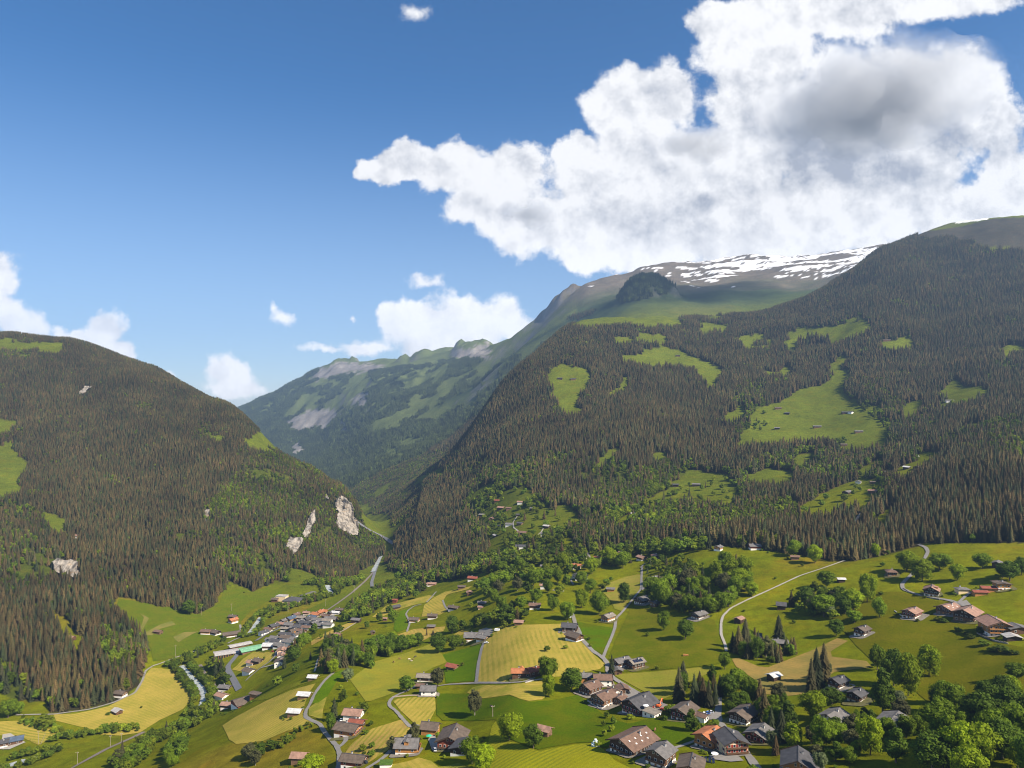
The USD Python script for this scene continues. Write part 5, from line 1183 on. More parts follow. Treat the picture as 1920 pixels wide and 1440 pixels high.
H(143, 1008, 11, 9, 4.0, 80, "pink", "white", None, "hut at the upper left forest clearing", None, 0, name="hut", cat="hut")
H(477, 1244, 0.1, 0.1, 0.1, 0, "grey", "grey", None, "x", None, 0) if False else None
H(472, 1246, 10, 8, 3.6, 66, "pink", "white", None, "left half of the twin house on the mown knoll", None, 1)
H(484, 1243, 9, 9, 3.8, 66, "oldbrown", "dark", None, "dark right half of the twin house on the knoll", None, 1)
H(467, 1262, 12, 10, 5.0, 60, "oldbrown", "white", "white", "white-walled chalet at the knoll lane", "white-walled knoll chalet", 1)

def ordinal(n):
    w = ["first", "second", "third", "fourth", "fifth", "sixth", "seventh", "eighth", "ninth", "tenth", "eleventh", "twelfth", "thirteenth", "fourteenth", "fifteenth", "sixteenth", "seventeenth", "eighteenth", "nineteenth", "twentieth"]
    if n < 20: return w[n]
    return {2: "twenty-", 3: "thirty-", 4: "forty-", 5: "fifty-"}[(n + 1) // 10] + w[n % 10 if False else (n + 1) % 10 - 1] if (n + 1) % 10 else {3: "thirtieth", 4: "fortieth", 5: "fiftieth"}[(n + 1) // 10]
def zone(rows, place, group, detail, noun, name, cat):
    by = {}
    for r in rows: by.setdefault(r[6], []).append(r)
    for roof, rs in by.items():
        rs.sort(key=lambda r: r[0])
        for i, (u, v, L, W, h, yaw, rf, wl) in enumerate(rs):
            lb = f"{ordinal(i)} {RNAME[rf]}-roofed {noun} from the left {place}" if len(rs) > 1 else f"only {RNAME[rf]}-roofed {noun} {place}"
            H(u, v, L, W, h, yaw, rf, wl, "white" if detail else None, lb, None, detail, name=name, cat=cat, group=group, balcony=False)
VILLAGE = [(513, 1178, 12, 11, 5, -35, "darkgrey", "wood"), (528, 1173, 14, 8, 3.4, 70, "pink", "wood"), (545, 1164, 13, 12, 5.4, -30, "blue", "honey"), (566, 1162, 12, 9, 4.6, 80, "beige", "wood"), (575, 1153, 9, 7, 3.8, 80, "pink", "honey"),
           (578, 1164, 10, 9, 4.6, -40, "darkgrey", "dark"), (586, 1161, 11, 9, 4.6, 80, "blue", "wood"), (593, 1156, 12, 10, 4.8, 60, "terracotta", "wood"), (601, 1152, 11, 9, 5, -30, "terracotta", "wood"), (607, 1150, 10, 8, 4.6, 75, "terracotta", "honey"),
           (621, 1153, 9, 7, 4, -30, "darkgrey", "wood"), (629, 1152, 12, 7, 3.4, 80, "white", "white"), (638, 1148, 12, 8, 4.2, 80, "oldbrown", "wood"), (621, 1164, 16, 12, 4.6, 80, "grey", "wood"), (604, 1176, 15, 10, 4.4, 80, "grey", "old"), (616, 1176, 12, 9, 4.2, 75, "grey", "white"),
           (563, 1169, 10, 8, 4.6, -30, "grey", "wood"), (571, 1172, 13, 10, 4.8, 60, "darkgrey", "dark"), (564, 1179, 16, 11, 4.6, 78, "darkgrey", "wood"), (543, 1175, 13, 10, 4.4, 75, "grey", "wood"), (538, 1182, 16, 7, 3.4, 80, "beige", "dark"), (575, 1181, 11, 8, 4, 75, "brown", "white"),
           (549, 1187, 10, 8, 4, -30, "oldbrown", "honey"), (533, 1193, 12, 9, 4.4, 78, "darkgrey", "wood"), (559, 1193, 11, 9, 4.6, -40, "oldbrown", "white"), (566, 1187, 10, 8, 4.4, 60, "brown", "wood"), (494, 1190, 11, 9, 3.8, -40, "darkgrey", "white"),
           (508, 1204, 12, 9, 3.6, 70, "grey", "white"), (522, 1201, 22, 12, 4.6, 72, "grey", "white"), (537, 1199, 14, 11, 4.6, 75, "oldbrown", "white"), (505, 1215, 14, 12, 4.2, 88, "white", "wood"), (525, 1213, 14, 10, 4.4, 70, "grey", "wood"), (541, 1208, 14, 8, 4.2, 70, "grey", "white"),
           (555, 1203, 13, 10, 4.4, 72, "grey", "wood"), (528, 1225, 10, 9, 5.6, 10, "pink", "pinkwall"), (527, 1234, 9, 7, 4, 10, "pink", "white"), (524, 1247, 10, 9, 6, 5, "oldbrown", "white"), (555, 1157, 10, 8, 4.2, -30, "brown", "wood"), (553, 1181, 12, 9, 4.4, 75, "grey", "wood"), (582, 1172, 13, 9, 4.4, 70, "darkgrey", "white"), (596, 1166, 14, 10, 4.6, 75, "grey", "white"), (614, 1168, 12, 9, 4.2, 78, "beige", "white"), (533, 1168, 10, 8, 4.2, -30, "grey", "wood"), (547, 1194, 12, 9, 4.4, 70, "darkgrey", "wood"), (517, 1207, 13, 9, 4.2, 72, "darkgrey", "white"), (533, 1217, 11, 9, 4.4, 70, "grey", "wood"), (503, 1184, 9, 8, 3.8, 70, "brown", "wood"), (590, 1172, 11, 9, 4.4, -30, "grey", "wood"), (611, 1160, 9, 8, 4.2, 60, "brown", "wood")]
zone(VILLAGE, "in the valley village", "houses of the valley village", 1, "house", "village_house", "house")
ALPH = [(932, 940, 10, 8, 3.6, 75, "red", "wood"), (940, 953, 14, 11, 4.6, 60, "pink", "wood"), (954, 955, 10, 8, 4, 80, "brown", "old"), (976, 944, 12, 9, 4, 75, "pink", "white"), (999, 956, 9, 8, 3.6, 60, "grey", "dark"), (905, 966, 14, 10, 4.4, 78, "grey", "dark"), (893, 970, 11, 8, 4, 78, "darkgrey", "white"),
        (922, 974, 12, 10, 3.8, -10, "pink", "wood"), (972, 967, 8, 6, 3, 80, "darkgrey", "dark"), (955, 985, 13, 10, 4.4, 72, "grey", "white"), (975, 984, 10, 8, 3.8, 60, "darkgrey", "old"), (979, 1001, 15, 11, 4.4, 72, "brown", "wood"), (1025, 990, 10, 8, 3.8, 60, "pale", "dark"), (1060, 1002, 10, 9, 4.2, 20, "pink", "wood"),
        (1020, 1004, 10, 7, 3.4, 75, "grey", "white"), (929, 1006, 9, 7, 3.4, 30, "pale", "dark"), (980, 1027, 22, 10, 4.2, 84, "darkgrey", "white"), (938, 988, 8, 6, 3, 80, "grey", "wood"), (1069, 921, 10, 8, 3.6, 70, "pink", "white"), (1305, 911, 14, 9, 3.4, 75, "grey", "dark"), (1267, 912, 11, 8, 3.4, 75, "darkgrey", "dark"), (1191, 966, 13, 8, 3.2, 82, "pale", "wood")]
zone(ALPH, "on the alp meadows above the gorge", "huts on the alp meadows above the gorge", 0, "hut", "alp_hut", "hut")
UPH = [(1532, 802, 18, 9, 3.6, 82, "grey", "wood"), (1610, 811, 16, 9, 3.4, 80, "grey", "old"), (1584, 775, 14, 9, 3.4, 82, "darkgrey", "dark"), (1595, 775, 11, 9, 3.6, 30, "darkgrey", "white"), (1459, 767, 16, 9, 3.4, 82, "oldbrown", "old"), (1476, 776, 11, 8, 3, 60, "darkgrey", "dark"), (1457, 805, 12, 9, 3.4, 70, "grey", "dark"),
       (1517, 836, 15, 12, 4.2, -20, "beige", "white"), (1505, 835, 9, 8, 3.6, 60, "oldbrown", "dark"), (1489, 835, 10, 7, 3, 80, "grey", "white"), (1582, 836, 12, 8, 3.2, 80, "oldbrown", "old"), (1549, 835, 9, 8, 3, 60, "oldbrown", "dark"), (1700, 879, 9, 8, 3.4, 40, "white", "dark"), (1719, 879, 13, 9, 3.4, -40, "darkgrey", "dark"),
       (1716, 859, 9, 7, 3, 75, "white", "dark"), (1609, 907, 12, 9, 3.6, -30, "grey", "white"), (1589, 926, 17, 10, 3.6, -50, "grey", "dark"), (1636, 907, 7, 6, 3, 75, "oldbrown", "old"), (1637, 924, 12, 8, 3.4, 40, "pink", "wood"), (1812, 788, 12, 8, 3, 80, "white", "wood"), (1050, 711, 14, 10, 3.6, 80, "darkgrey", "dark"), (1075, 712, 16, 9, 3.4, 82, "darkgrey", "old"),
       (1280, 602, 26, 11, 4, 84, "grey", "old"), (1662, 639, 22, 9, 3.4, 82, "oldbrown", "old"), (1780, 753, 16, 9, 3.2, 80, "grey", "white"), (1271, 668, 14, 9, 3.4, 80, "darkgrey", "wood")]
zone(UPH, "on the high right-hand clearings", "hay huts on the high right-hand clearings", 0, "hay hut", "hay_hut", "hut")

# ---- the long hall at the station: pale roofs over a pillared front, and the green-roofed hall
def hall(a, b, w, h, roof, label, name, pillars):
    p, q = hit(*a)[:2], hit(*b)[:2]
    c = (p + q) / 2; d = q - p; L = float(np.hypot(*d)); yaw = math.degrees(math.atan2(d[1], d[0]))
    zz = min(float(zat(*p)), float(zat(*q)), float(zat(*c)))
    t = Thing(name, label, "hall", c[0], c[1], yaw, None, zz)
    BPOLY.append(LineString([p, q]).buffer(w / 2 + 3)); HOUSES.append((c[0], c[1], L / 2, (a[0] + b[0]) / 2, (a[1] + b[1]) / 2, label if pillars else None))
    t.part("wall", box(0, 0, h / 2 - 3, L - 1, w - 1, h + 6), M_WALL["old"])
    t.part("roof", [slab([(-L / 2 - 1, -w / 2 - 1, h + .3), (L / 2 + 1, -w / 2 - 1, h + .3), (L / 2 + 1, 0, h + 1.5), (-L / 2 - 1, 0, h + 1.5)], .35), slab([(-L / 2 - 1, 0, h + 1.5), (L / 2 + 1, 0, h + 1.5), (L / 2 + 1, w / 2 + 1, h + .3), (-L / 2 - 1, w / 2 + 1, h + .3)], .35)], M_ROOF[roof])
    for k in range(pillars):
        xx = (k + .5 - pillars / 2) * (L - 2) / pillars
        t.part("glazing", box(xx, -w / 2 + .46, h * .48, (L - 2) / pillars - .9, .12, h * .72), M_GLASS)
        t.part("pillar", box(xx + (L - 2) / pillars / 2, -w / 2 + .35, h / 2, .55, .5, h), M_WALL["honey"])
hall((402, 1236), (447, 1222), 17, 6.5, "pale", "long pale-roofed station hall with a glazed pillared front", "station_hall", 9)
hall((430, 1220), (470, 1207), 11, 5.2, "pale", "rear wing of the pale-roofed station hall", "station_hall", 0)
hall((451, 1227), (494, 1211), 17, 5.0, "green", "long hall with a light green roof", "green_hall", 0)
hall((566, 1121), (588, 1113), 10, 3.0, "grey", "low grey parking deck behind the yellow building", "parking_deck", 0)
# ------------------------------------------------------------------ single trees of the pastures: column, row of the foot, height and crown width in rows, kind
# kinds: B bright round, G green round, D dark round, P pale, N brownish, U bright poplar-shaped, V green poplar-shaped, S spruce, K bush
SINGLE = """1170,1130,38,28,D 1064,1162,36,33,G 1036,1145,31,22,G 1090,1140,36,27,B 1123,1152,45,34,G 1107,1112,28,26,G 1005,1130,27,26,G 977,1145,30,20,G 1027,1112,28,18,G 1072,1297,46,42,D 1027,1275,46,40,G 1029,1307,43,27,B
1245,1182,38,24,G 1285,1199,39,30,D 1026,1222,13,12,K 1359,1255,35,23,G 1147,1265,38,15,S 1273,1315,65,28,S 1281,1290,52,22,S 1312,1290,32,16,S 1318,1321,52,22,S 1329,1326,52,20,S 1338,1294,32,15,S 1350,1306,42,16,S 1341,1321,42,18,S 1306,1316,40,18,S
1383,1292,40,28,V 1372,1335,34,22,V 1412,1320,46,32,G 1432,1350,42,30,G 1297,1372,42,24,V 1317,1374,18,18,K 1330,1370,18,17,K 1341,1364,16,15,K 1257,1338,18,25,K 955,1388,52,48,B 1000,1403,46,36,D 1385,1225,52,26,S 1398,1216,56,24,S 1374,1222,38,24,S
1420,1236,42,26,D 1436,1232,40,24,N 1406,1226,34,22,S 1393,1232,30,22,D 1470,1212,28,14,S 1484,1220,26,14,S 1450,1226,26,22,G 1240,1135,50,36,G 1256,1118,44,34,G 1222,1118,40,32,G 1285,1112,46,30,N 1300,1120,40,28,G 1318,1114,36,26,G 1270,1142,30,26,N
1292,1148,36,28,G 1312,1152,34,26,G 1332,1150,36,28,G 1352,1146,38,30,G 1366,1138,30,24,G 1372,1128,30,22,G 1342,1098,54,22,U 1370,1088,48,30,B 1388,1105,44,34,B 1378,1118,40,28,G 1358,1112,40,30,N 1410,1118,30,26,B 1395,1085,46,32,B 1360,1070,40,24,G
1549,1103,36,28,G 1626,1130,56,34,B 1600,1146,45,38,B 1545,1156,46,42,G 1512,1136,36,30,D 1585,1152,36,26,D 1602,1168,26,25,G 1649,1158,40,26,G 1568,1192,33,27,D 1530,1146,30,28,N 1575,1128,30,24,G 1460,1203,50,23,S 1531,1290,76,28,S 1545,1277,72,26,S 1521,1296,62,26,S
1550,1270,30,18,P 1645,1256,50,28,G 1676,1286,70,42,D 1703,1305,80,50,B 1742,1268,60,44,B 1655,1343,90,36,V 1683,1322,30,28,P 1621,1346,20,18,K 1525,1348,58,47,B 1478,1376,62,30,V 1487,1408,58,33,U 1465,1392,64,26,S 1460,1316,38,30,N 1543,1403,62,46,G 1567,1426,36,28,V
1560,1320,32,38,D 1632,1416,74,50,B 1680,1430,64,38,V 1760,1366,62,40,G 1781,1372,46,40,D 1800,1442,98,60,B 1836,1438,92,62,B 1862,1410,82,52,G 1790,1402,72,46,G 1768,1440,60,46,D 1906,1276,36,36,G 1895,1306,40,40,B 1910,1346,52,40,D 1900,1376,62,46,G 1850,1331,40,36,G
1862,1352,42,40,D 1876,1321,36,20,P 1450,1408,42,26,P 1538,1444,36,26,P 1700,1071,42,36,B 1729,1089,43,44,B 1762,1069,33,40,G 1795,1088,34,28,B 1842,1066,31,30,G 1893,1090,40,32,D 1642,1043,26,18,B 1528,1056,38,26,B 1488,1043,32,26,G 1915,1078,34,26,D 1880,1084,30,24,D
890,1342,49,27,N 822,1224,38,31,D 852,1219,31,25,G 848,1188,34,28,D 867,1182,22,17,N 735,1209,28,20,B 695,1231,36,28,D 712,1226,36,28,D 728,1226,28,26,D 753,1223,34,27,D 770,1216,28,28,G 785,1212,26,22,D 737,1168,27,20,G 712,1166,21,15,G 634,1190,20,19,D
588,1189,21,18,G 568,1214,28,20,G 552,1239,26,24,D 582,1237,16,9,S 555,1260,17,14,D 533,1253,26,14,S 615,1232,36,26,D 640,1246,36,28,D 665,1239,32,26,D 602,1248,32,20,S 625,1263,28,23,B 690,1251,28,24,D 650,1228,30,24,N 676,1248,26,24,G 610,1212,30,16,S 628,1216,26,20,S
651,1278,26,23,P 696,1254,18,15,G 627,1352,44,25,S 620,1372,36,22,D 680,1338,22,22,D 762,1298,32,27,D 820,1287,37,26,N 778,1392,40,18,N 737,1411,32,22,N 770,1388,24,18,D 680,1409,14,15,K 697,1403,12,12,K 695,1421,16,16,K 585,1448,34,45,B 885,1432,52,40,G 906,1448,56,46,B
520,1286,20,19,G 509,1406,20,26,K 540,1393,15,21,K 353,1152,28,24,D 15,1346,36,30,G 84,1363,25,32,D 32,1340,26,24,G 800,1192,16,12,S 812,1205,24,12,S 870,1210,14,10,K 1060,1217,8,8,K 1232,1256,10,10,K 1214,1193,9,9,K 1107,1213,6,8,K
1150,1358,16,12,K 1147,1372,14,12,K 1132,1362,12,10,K 1134,1381,14,12,K 1138,1347,14,12,K 1182,1348,9,16,K 1700,1230,8,12,K 1880,1225,16,26,K 1820,1198,10,16,K 1846,1212,12,20,K 1838,1190,16,16,K 1860,1222,10,20,K 1902,1228,10,16,K 1810,1190,9,14,K 1796,1184,9,14,K 1770,1168,8,12,K 1756,1164,8,12,K
1540,1102,6,8,K 1652,1116,8,11,K 1665,1040,9,9,K 1655,1062,9,10,K 960,1148,22,18,G 985,1160,20,16,N 948,1158,26,22,D 940,1146,30,24,G 960,1168,18,20,K 1048,1118,24,22,G 1130,1105,12,12,K 1137,1098,14,12,G 1146,1090,10,9,K 1090,1096,26,24,G 1110,1076,32,22,B 1150,1062,30,26,B 1168,1066,34,28,G 1141,1056,34,26,B
780,1122,18,14,K 883,1140,12,10,K 915,1122,24,20,G 926,1130,26,20,G 910,1112,30,24,D 935,1112,26,20,N 925,1100,26,22,G 945,1098,30,24,G 895,1106,20,16,G 960,1082,24,18,G 975,1074,28,22,G 942,1076,26,22,G 1000,1098,34,24,G 985,1096,22,18,D 1012,1092,28,20,G 970,1108,26,20,N 990,1112,24,20,G
1030,1090,26,18,G 1045,1094,28,20,G 1062,1098,22,16,N 1055,1066,30,24,B 1040,1052,26,22,D 905,1170,22,20,G 918,1168,20,18,G 890,1172,18,18,G 930,1170,24,20,D 945,1178,16,16,G 730,1150,16,14,G 688,1178,14,10,K 602,1198,12,8,K"""
GROVES = [  # outline, spacing in metres, height range, kinds, share of conifers
 ("640,1168 660,1140 700,1112 740,1098 770,1100 800,1106 770,1118 735,1132 715,1140 690,1156 662,1165", 8.5, (11, 17), "GDGD", .12), ("735,1084 800,1086 860,1074 900,1048 960,1042 1080,1034 1160,1036 1240,1020 1320,1022 1335,1032 1250,1042 1180,1046 1120,1040 1060,1052 1020,1062 960,1066 905,1078 840,1090 790,1098", 9.5, (12, 18), "GGBDG", .15),
 ("486,1150 520,1138 560,1126 600,1118 624,1106 626,1092 640,1098 640,1108 610,1124 560,1138 525,1150 490,1168 470,1190 455,1196 462,1178", 6.0, (7, 11), "GDG", .05), ("300,1254 330,1242 360,1224 400,1210 425,1202 420,1210 385,1226 360,1238 352,1248 372,1268 388,1284 398,1306 394,1322 386,1320 388,1304 378,1286 362,1268 345,1256", 5.5, (6, 10), "GDDG", .05),
 ("330,1258 345,1262 360,1282 368,1300 366,1312 356,1306 345,1284", 5.0, (5, 8), "GDG", 0), ("384,1238 400,1236 424,1252 430,1270 432,1284 418,1284 404,1272 390,1256", 7, (9, 14), "DGN", .3), ("-30,1436 0,1418 40,1404 90,1394 150,1384 210,1377 260,1372 262,1366 230,1364 175,1372 120,1380 75,1398 40,1410 0,1412 -30,1420", 5.0, (5, 9), "GDGD", 0),
 ("42,1344 100,1362 125,1374 132,1380 120,1382 80,1372 40,1358", 5, (4, 7), "GD", 0), ("370,1340 395,1326 420,1332 400,1344 375,1358 340,1376 310,1388 285,1402 262,1412 250,1408 275,1390 300,1378 340,1362", 6.5, (7, 12), "GDDG", .05), ("205,1440 225,1418 250,1410 275,1406 285,1418 262,1436 240,1450 205,1455", 7, (8, 12), "GDND", .05),
 ("305,1440 315,1402 340,1384 352,1390 345,1410 325,1440", 7, (8, 12), "GDG", 0), ("560,1375 600,1362 590,1350 555,1372 530,1386 500,1400 505,1412 540,1398", 5, (3, 5), "KK", 0), ("440,1440 462,1412 480,1404 500,1415 480,1440", 7, (7, 11), "NND", 0), ("530,1442 545,1432 552,1440 545,1452", 6, (6, 9), "GD", 0),
 ("680,1228 700,1214 735,1204 752,1214 760,1222 735,1232 700,1238 682,1238", 8, (11, 16), "DDG", .1), ("600,1246 610,1218 628,1205 640,1210 655,1222 680,1238 690,1252 660,1250 640,1256 615,1262", 8, (10, 16), "DDGN", .35), ("880,1180 900,1164 950,1152 985,1152 990,1164 955,1172 920,1180 895,1184", 8, (8, 13), "GGDN", .05),
 ("1280,1300 1330,1280 1370,1280 1400,1300 1440,1320 1470,1340 1475,1380 1450,1390 1425,1370 1400,1350 1380,1340 1350,1330 1300,1325", 11.5, (10, 17), "GDVGD", .25), ("1440,1440 1470,1400 1500,1390 1560,1380 1600,1350 1640,1340 1680,1320 1700,1340 1700,1380 1660,1400 1640,1440", 12.5, (7, 13), "GDGVN", .06),
 ("1730,1310 1760,1300 1800,1310 1850,1320 1900,1330 1960,1340 1960,1470 1720,1470 1730,1400 1755,1375", 12.5, (10, 19), "GDGBD", .04), ("1655,1345 1680,1345 1735,1375 1730,1390 1690,1385", 9, (6, 12), "GDG", .1), ("1440,1230 1455,1222 1490,1212 1500,1222 1470,1240 1445,1250", 7, (6, 10), "GDN", .3),
 ("1400,1205 1440,1212 1445,1235 1420,1240 1390,1232", 7, (8, 14), "DGN", .5), ("1480,1130 1530,1110 1560,1120 1580,1140 1560,1165 1520,1160 1490,1150", 10, (9, 14), "GDNP", .05), ("1230,1140 1212,1120 1240,1088 1300,1080 1322,1096 1300,1106 1330,1130 1375,1125 1368,1146 1330,1156 1270,1150", 8.5, (10, 16), "GDGN", .2),
 ("1395,1440 1440,1400 1480,1420 1500,1440 1480,1460 1400,1470", 8, (4, 9), "GKDN", .05), ("1345,1080 1360,1062 1400,1080 1410,1110 1380,1124 1352,1100", 8.5, (12, 18), "BGGN", .05), ("1200,1075 1215,1055 1240,1050 1300,1055 1330,1062 1300,1072 1240,1078", 9, (6, 11), "GDNK", .2), ("940,1072 1010,1068 1050,1062 1075,1050 1120,1046 1180,1050 1195,1060 1140,1064 1100,1070 1060,1078 1040,1088 1000,1086 955,1092 920,1092", 10.5, (9, 15), "GGDB", .06),
 ("890,935 985,918 1030,958 1085,980 1070,1015 960,1030 905,1000", 26, (8, 13), "GDBG", .1), ("1150,990 1260,915 1380,890 1380,950 1250,950", 30, (8, 13), "GDBG", .1), ("1500,960 1620,900 1650,930 1560,970", 30, (8, 13), "GDB", .1), ("890,940 905,925 930,915 950,920 930,940 910,960 895,975", 9, (10, 15), "GDGB", .05), ("905,975 930,960 955,975 940,1000 915,1010 900,995", 16, (9, 13), "GDG", .05), ("985,935 1010,930 1030,950 1010,965 990,955", 14, (9, 14), "GDG", .1), ("1020,1000 1050,990 1070,1005 1060,1022 1030,1022 1010,1015", 11, (9, 14), "GDB", .1), ("940,1020 975,1008 1000,1012 1010,1030 960,1036", 12, (8, 13), "GDG", .05),
 ("1400,770 1440,772 1450,800 1420,810 1395,800", 22, (9, 14), "GD", .1), ("1550,830 1580,822 1590,832 1560,838", 9, (8, 12), "GD", 0), ("1590,690 1640,760 1665,790 1680,830 1650,800 1610,760 1580,735", 13, (9, 15), "GDB", .3), ("1490,660 1500,640 1530,632 1560,640 1540,650 1510,655", 10, (18, 25), "SS", 1), ("1060,598 1080,590 1100,584 1120,580 1110,590 1080,602", 16, (14, 20), "SS", 1),
 ("1395,800 1400,790 1408,800 1402,812", 10, (8, 11), "G", 0), ("1240,945 1300,950 1370,960 1420,950 1480,940 1500,960 1460,985 1400,990 1340,1000 1260,1000 1200,1000 1170,985 1200,965", 9.5, (10, 16), "GDGN", .15), ("1850,800 1890,790 1960,800 1960,860 1900,870 1860,850", 11, (14, 20), "BG", .15), ("1665,900 1690,895 1680,930 1660,950 1645,930", 9, (12, 18), "BG", .1),
 ("560,1098 600,1088 640,1090 680,1085 690,1092 640,1106 626,1106 622,1094 600,1098", 7, (8, 12), "GD", .1), ("545,1220 560,1205 575,1195 580,1205 565,1220 555,1240", 9, (9, 14), "DG", .2), ("640,1290 655,1300 648,1320 632,1350 615,1372 625,1340", 8, (6, 9), "DK", .1)]
KINDMAP = {"B": [0, 1], "G": [2, 3, 11], "D": [4, 5], "P": [6], "N": [7], "U": [8], "V": [9, 10], "K": [3, 5]}
TONE = {"B": "bright green round broadleaf tree", "G": "green round broadleaf tree", "D": "dark green round broadleaf tree", "P": "pale greyish broadleaf tree", "N": "brownish-green sparse broadleaf tree", "U": "bright green tall narrow broadleaf tree", "V": "green tall narrow broadleaf tree", "S": "dark spruce", "K": "low green bush"}
from shapely.strtree import STRtree
_house_tree = STRtree(BPOLY); _road_tree = STRtree(ROAD_LINES); _field_tree = STRtree(FIELD_POLYS)
def blocked(x, y, r=0.0, roads=True):
    p = Point(x, y).buffer(max(r, 0.1))
    return len(_house_tree.query(p, "intersects")) > 0 or (roads and len(_road_tree.query(p, "intersects")) > 0)
cand = []                                   # x, y, height m, crown width m, kind letter, apparent height, explicit
rt = np.random.default_rng(17)
for tok in SINGLE.split():
    a = tok.split(","); u, v, hp, wp = map(float, a[:4])
    x, y, z = hit(u, v)
    m = y / F
    # a tall thing seen from above shows its crown over its foot: rows to metres
    cand.append((x, y, hp * m * 1.02, wp * m, a[4], hp, True))
singles = np.array([(c[0], c[1]) for c in cand])
for gi, (s, sp, (h0, h1), kinds, con) in enumerate(GROVES):
    poly = Polygon(plan(UV(s))).buffer(0)
    if poly.geom_type != "Polygon": poly = max(poly.geoms, key=lambda p: p.area)
    x0, y0, x1, y1 = poly.bounds
    gx, gy = jitter_grid(x0, x1, y0, y1, sp, 900 + gi)
    k = shapely.contains_xy(poly, gx, gy)
    for x, y in zip(gx[k], gy[k]):
        if rt.random() < 0.12 or blocked(x, y, 1.5): continue
        if np.min(np.hypot(singles[:, 0] - x, singles[:, 1] - y)) < 4.5: continue
        kd = "S" if rt.random() < con else kinds[rt.integers(len(kinds))]
        h = h0 + (h1 - h0) * rt.random() ** 0.8
        if kd == "S": h *= 1.35
        if kd == "K": h = min(h, 4.5)
        cand.append((x, y, h, h * (0.62 + 0.3 * rt.random()) if kd not in "SUV" else h * 0.38, kd, h * F / y, False))
for ri, (ls, w) in enumerate(RIVER_LINES):
    if ri == 3: continue
    band = ls.buffer(w * 0.7 + 9).difference(ls.buffer(w * 0.7 + 2.2))
    x0, y0, x1, y1 = band.bounds
    gx, gy = jitter_grid(x0, x1, y0, y1, 4.2, 1500 + ri)
    k = shapely.contains_xy(band, gx, gy)
    for x, y in zip(gx[k], gy[k]):
        if rt.random() < 0.1 or len(_house_tree.query(Point(x, y), "intersects")): continue
        h = 4.5 + 4.0 * rt.random(); cand.append((x, y, h, h * .8, "GDG"[rt.integers(3)], h * F / y, False))
for (hx, hy, hr, hu, hv, _) in HOUSES:     # shrubs of the house gardens
    if hy > 900 or hr < 5: continue
    for k in range(int(rt.integers(2, 6))):
        a = rt.random() * 6.283; r = hr * (1.15 + 0.7 * rt.random()); x, y = hx + r * math.cos(a), hy + r * math.sin(a)
        if blocked(x, y, .6): continue
        h = 1.0 + 2.6 * rt.random(); cand.append((x, y, h, h * (.8 + .5 * rt.random()), "K", h * F / y, False))
# scattered bushes and small trees along slopes
gx, gy = jitter_grid(-700, 1300, 330, 1500, 34, 77)
for x, y in zip(gx, gy):
    if rt.random() < 0.72: continue
    u, v = uv_of(x, y)
    if not (0 < u < 1920 and 1000 < v < 1440) or blocked(x, y, 3) or grid_lookup(FOR, np.array([x]), np.array([y]))[0]: continue
    if len(_field_tree.query(Point(x, y), "intersects")) and rt.random() < 0.85: continue
    h = 1.2 + 2.2 * rt.random()
    cand.append((x, y, h, h * 1.1, "K", h * F / y, False))
# the forest trees that stand nearest join the list of single spruces
keep = np.array([not blocked(a, b, 2.0) for a, b in zip(fx, fy)]) if False else None
_near = np.nonzero(fy < 2300)[0]
_fp = shapely.points(fx[_near], fy[_near])
_bad = np.zeros(len(fx), bool)
for tr in (_house_tree, _road_tree):
    q = tr.query(_fp, "dwithin", 2.5)[0]
    _bad[_near[np.unique(q)]] = True
for rp in ROCK_POLYS:                      # no trees before the bare rock
    fu = U0 + F * fx / fy; fv = V0 - zat(fx, fy) * F / fy
    _bad |= inside(rp, fu, fv) | inside(rp, fu, fv - 6)
fx, fy, fh, fl = fx[~_bad], fy[~_bad], fh[~_bad], fl[~_bad]
isS = np.array([c[4] == "S" for c in cand])
n_sp = max(0, 300 - int(isS.sum()))
app = np.where(fl, 0, fh * F / fy)
_vis = VV * 0
order = np.argsort(-app)[:n_sp]
fsel = np.zeros(len(fx), bool); fsel[order] = True
for k in order:
    cand.append((fx[k], fy[k], fh[k], fh[k] * 0.34, "F", fh[k] * F / fy[k], False))
fx, fy, fh, fl = fx[~fsel], fy[~fsel], fh[~fsel], fl[~fsel]
broad = [c for c in cand if c[4] not in "SF"]; broad.sort(key=lambda c: -c[5])
spr = [c for c in cand if c[4] in "SF"]; spr.sort(key=lambda c: -c[5])
solo, rest = broad[:300] + spr[:300], broad[300:] + spr[300:]
# labels: by tone and by the nearest named building
LM = [(h_[3], h_[4], h_[5]) for h_ in HOUSES if h_[5]]
lmu = np.array([(a, b) for a, b, _ in LM])
bins = {}
rows = []
for c in solo:
    x, y = c[0], c[1]; u, v = uv_of(x, y); u, v = float(u), float(v)
    if c[4] == "F":
        rows.append((c, None)); continue
    dd = np.hypot(lmu[:, 0] - u, lmu[:, 1] - v); k = int(np.argmin(dd))
    du, dv = u - lmu[k, 0], v - lmu[k, 1]
    side = ("left of" if du < 0 else "right of") if abs(du) > abs(dv) else ("above" if dv < 0 else "below")
    key = (c[4], k, side); bins.setdefault(key, []).append((dd[k], len(rows))); rows.append((c, key))
lab = {}
for key, items in bins.items():
    items.sort()
    for i, (_, r) in enumerate(items):
        base = f"{TONE[key[0]]} {key[2]} the {LM[key[1]][2]}"
        lab[r] = base if len(items) == 1 else f"{'nearest' if i == 0 else ordinal(i) + ' nearest'} {base}"
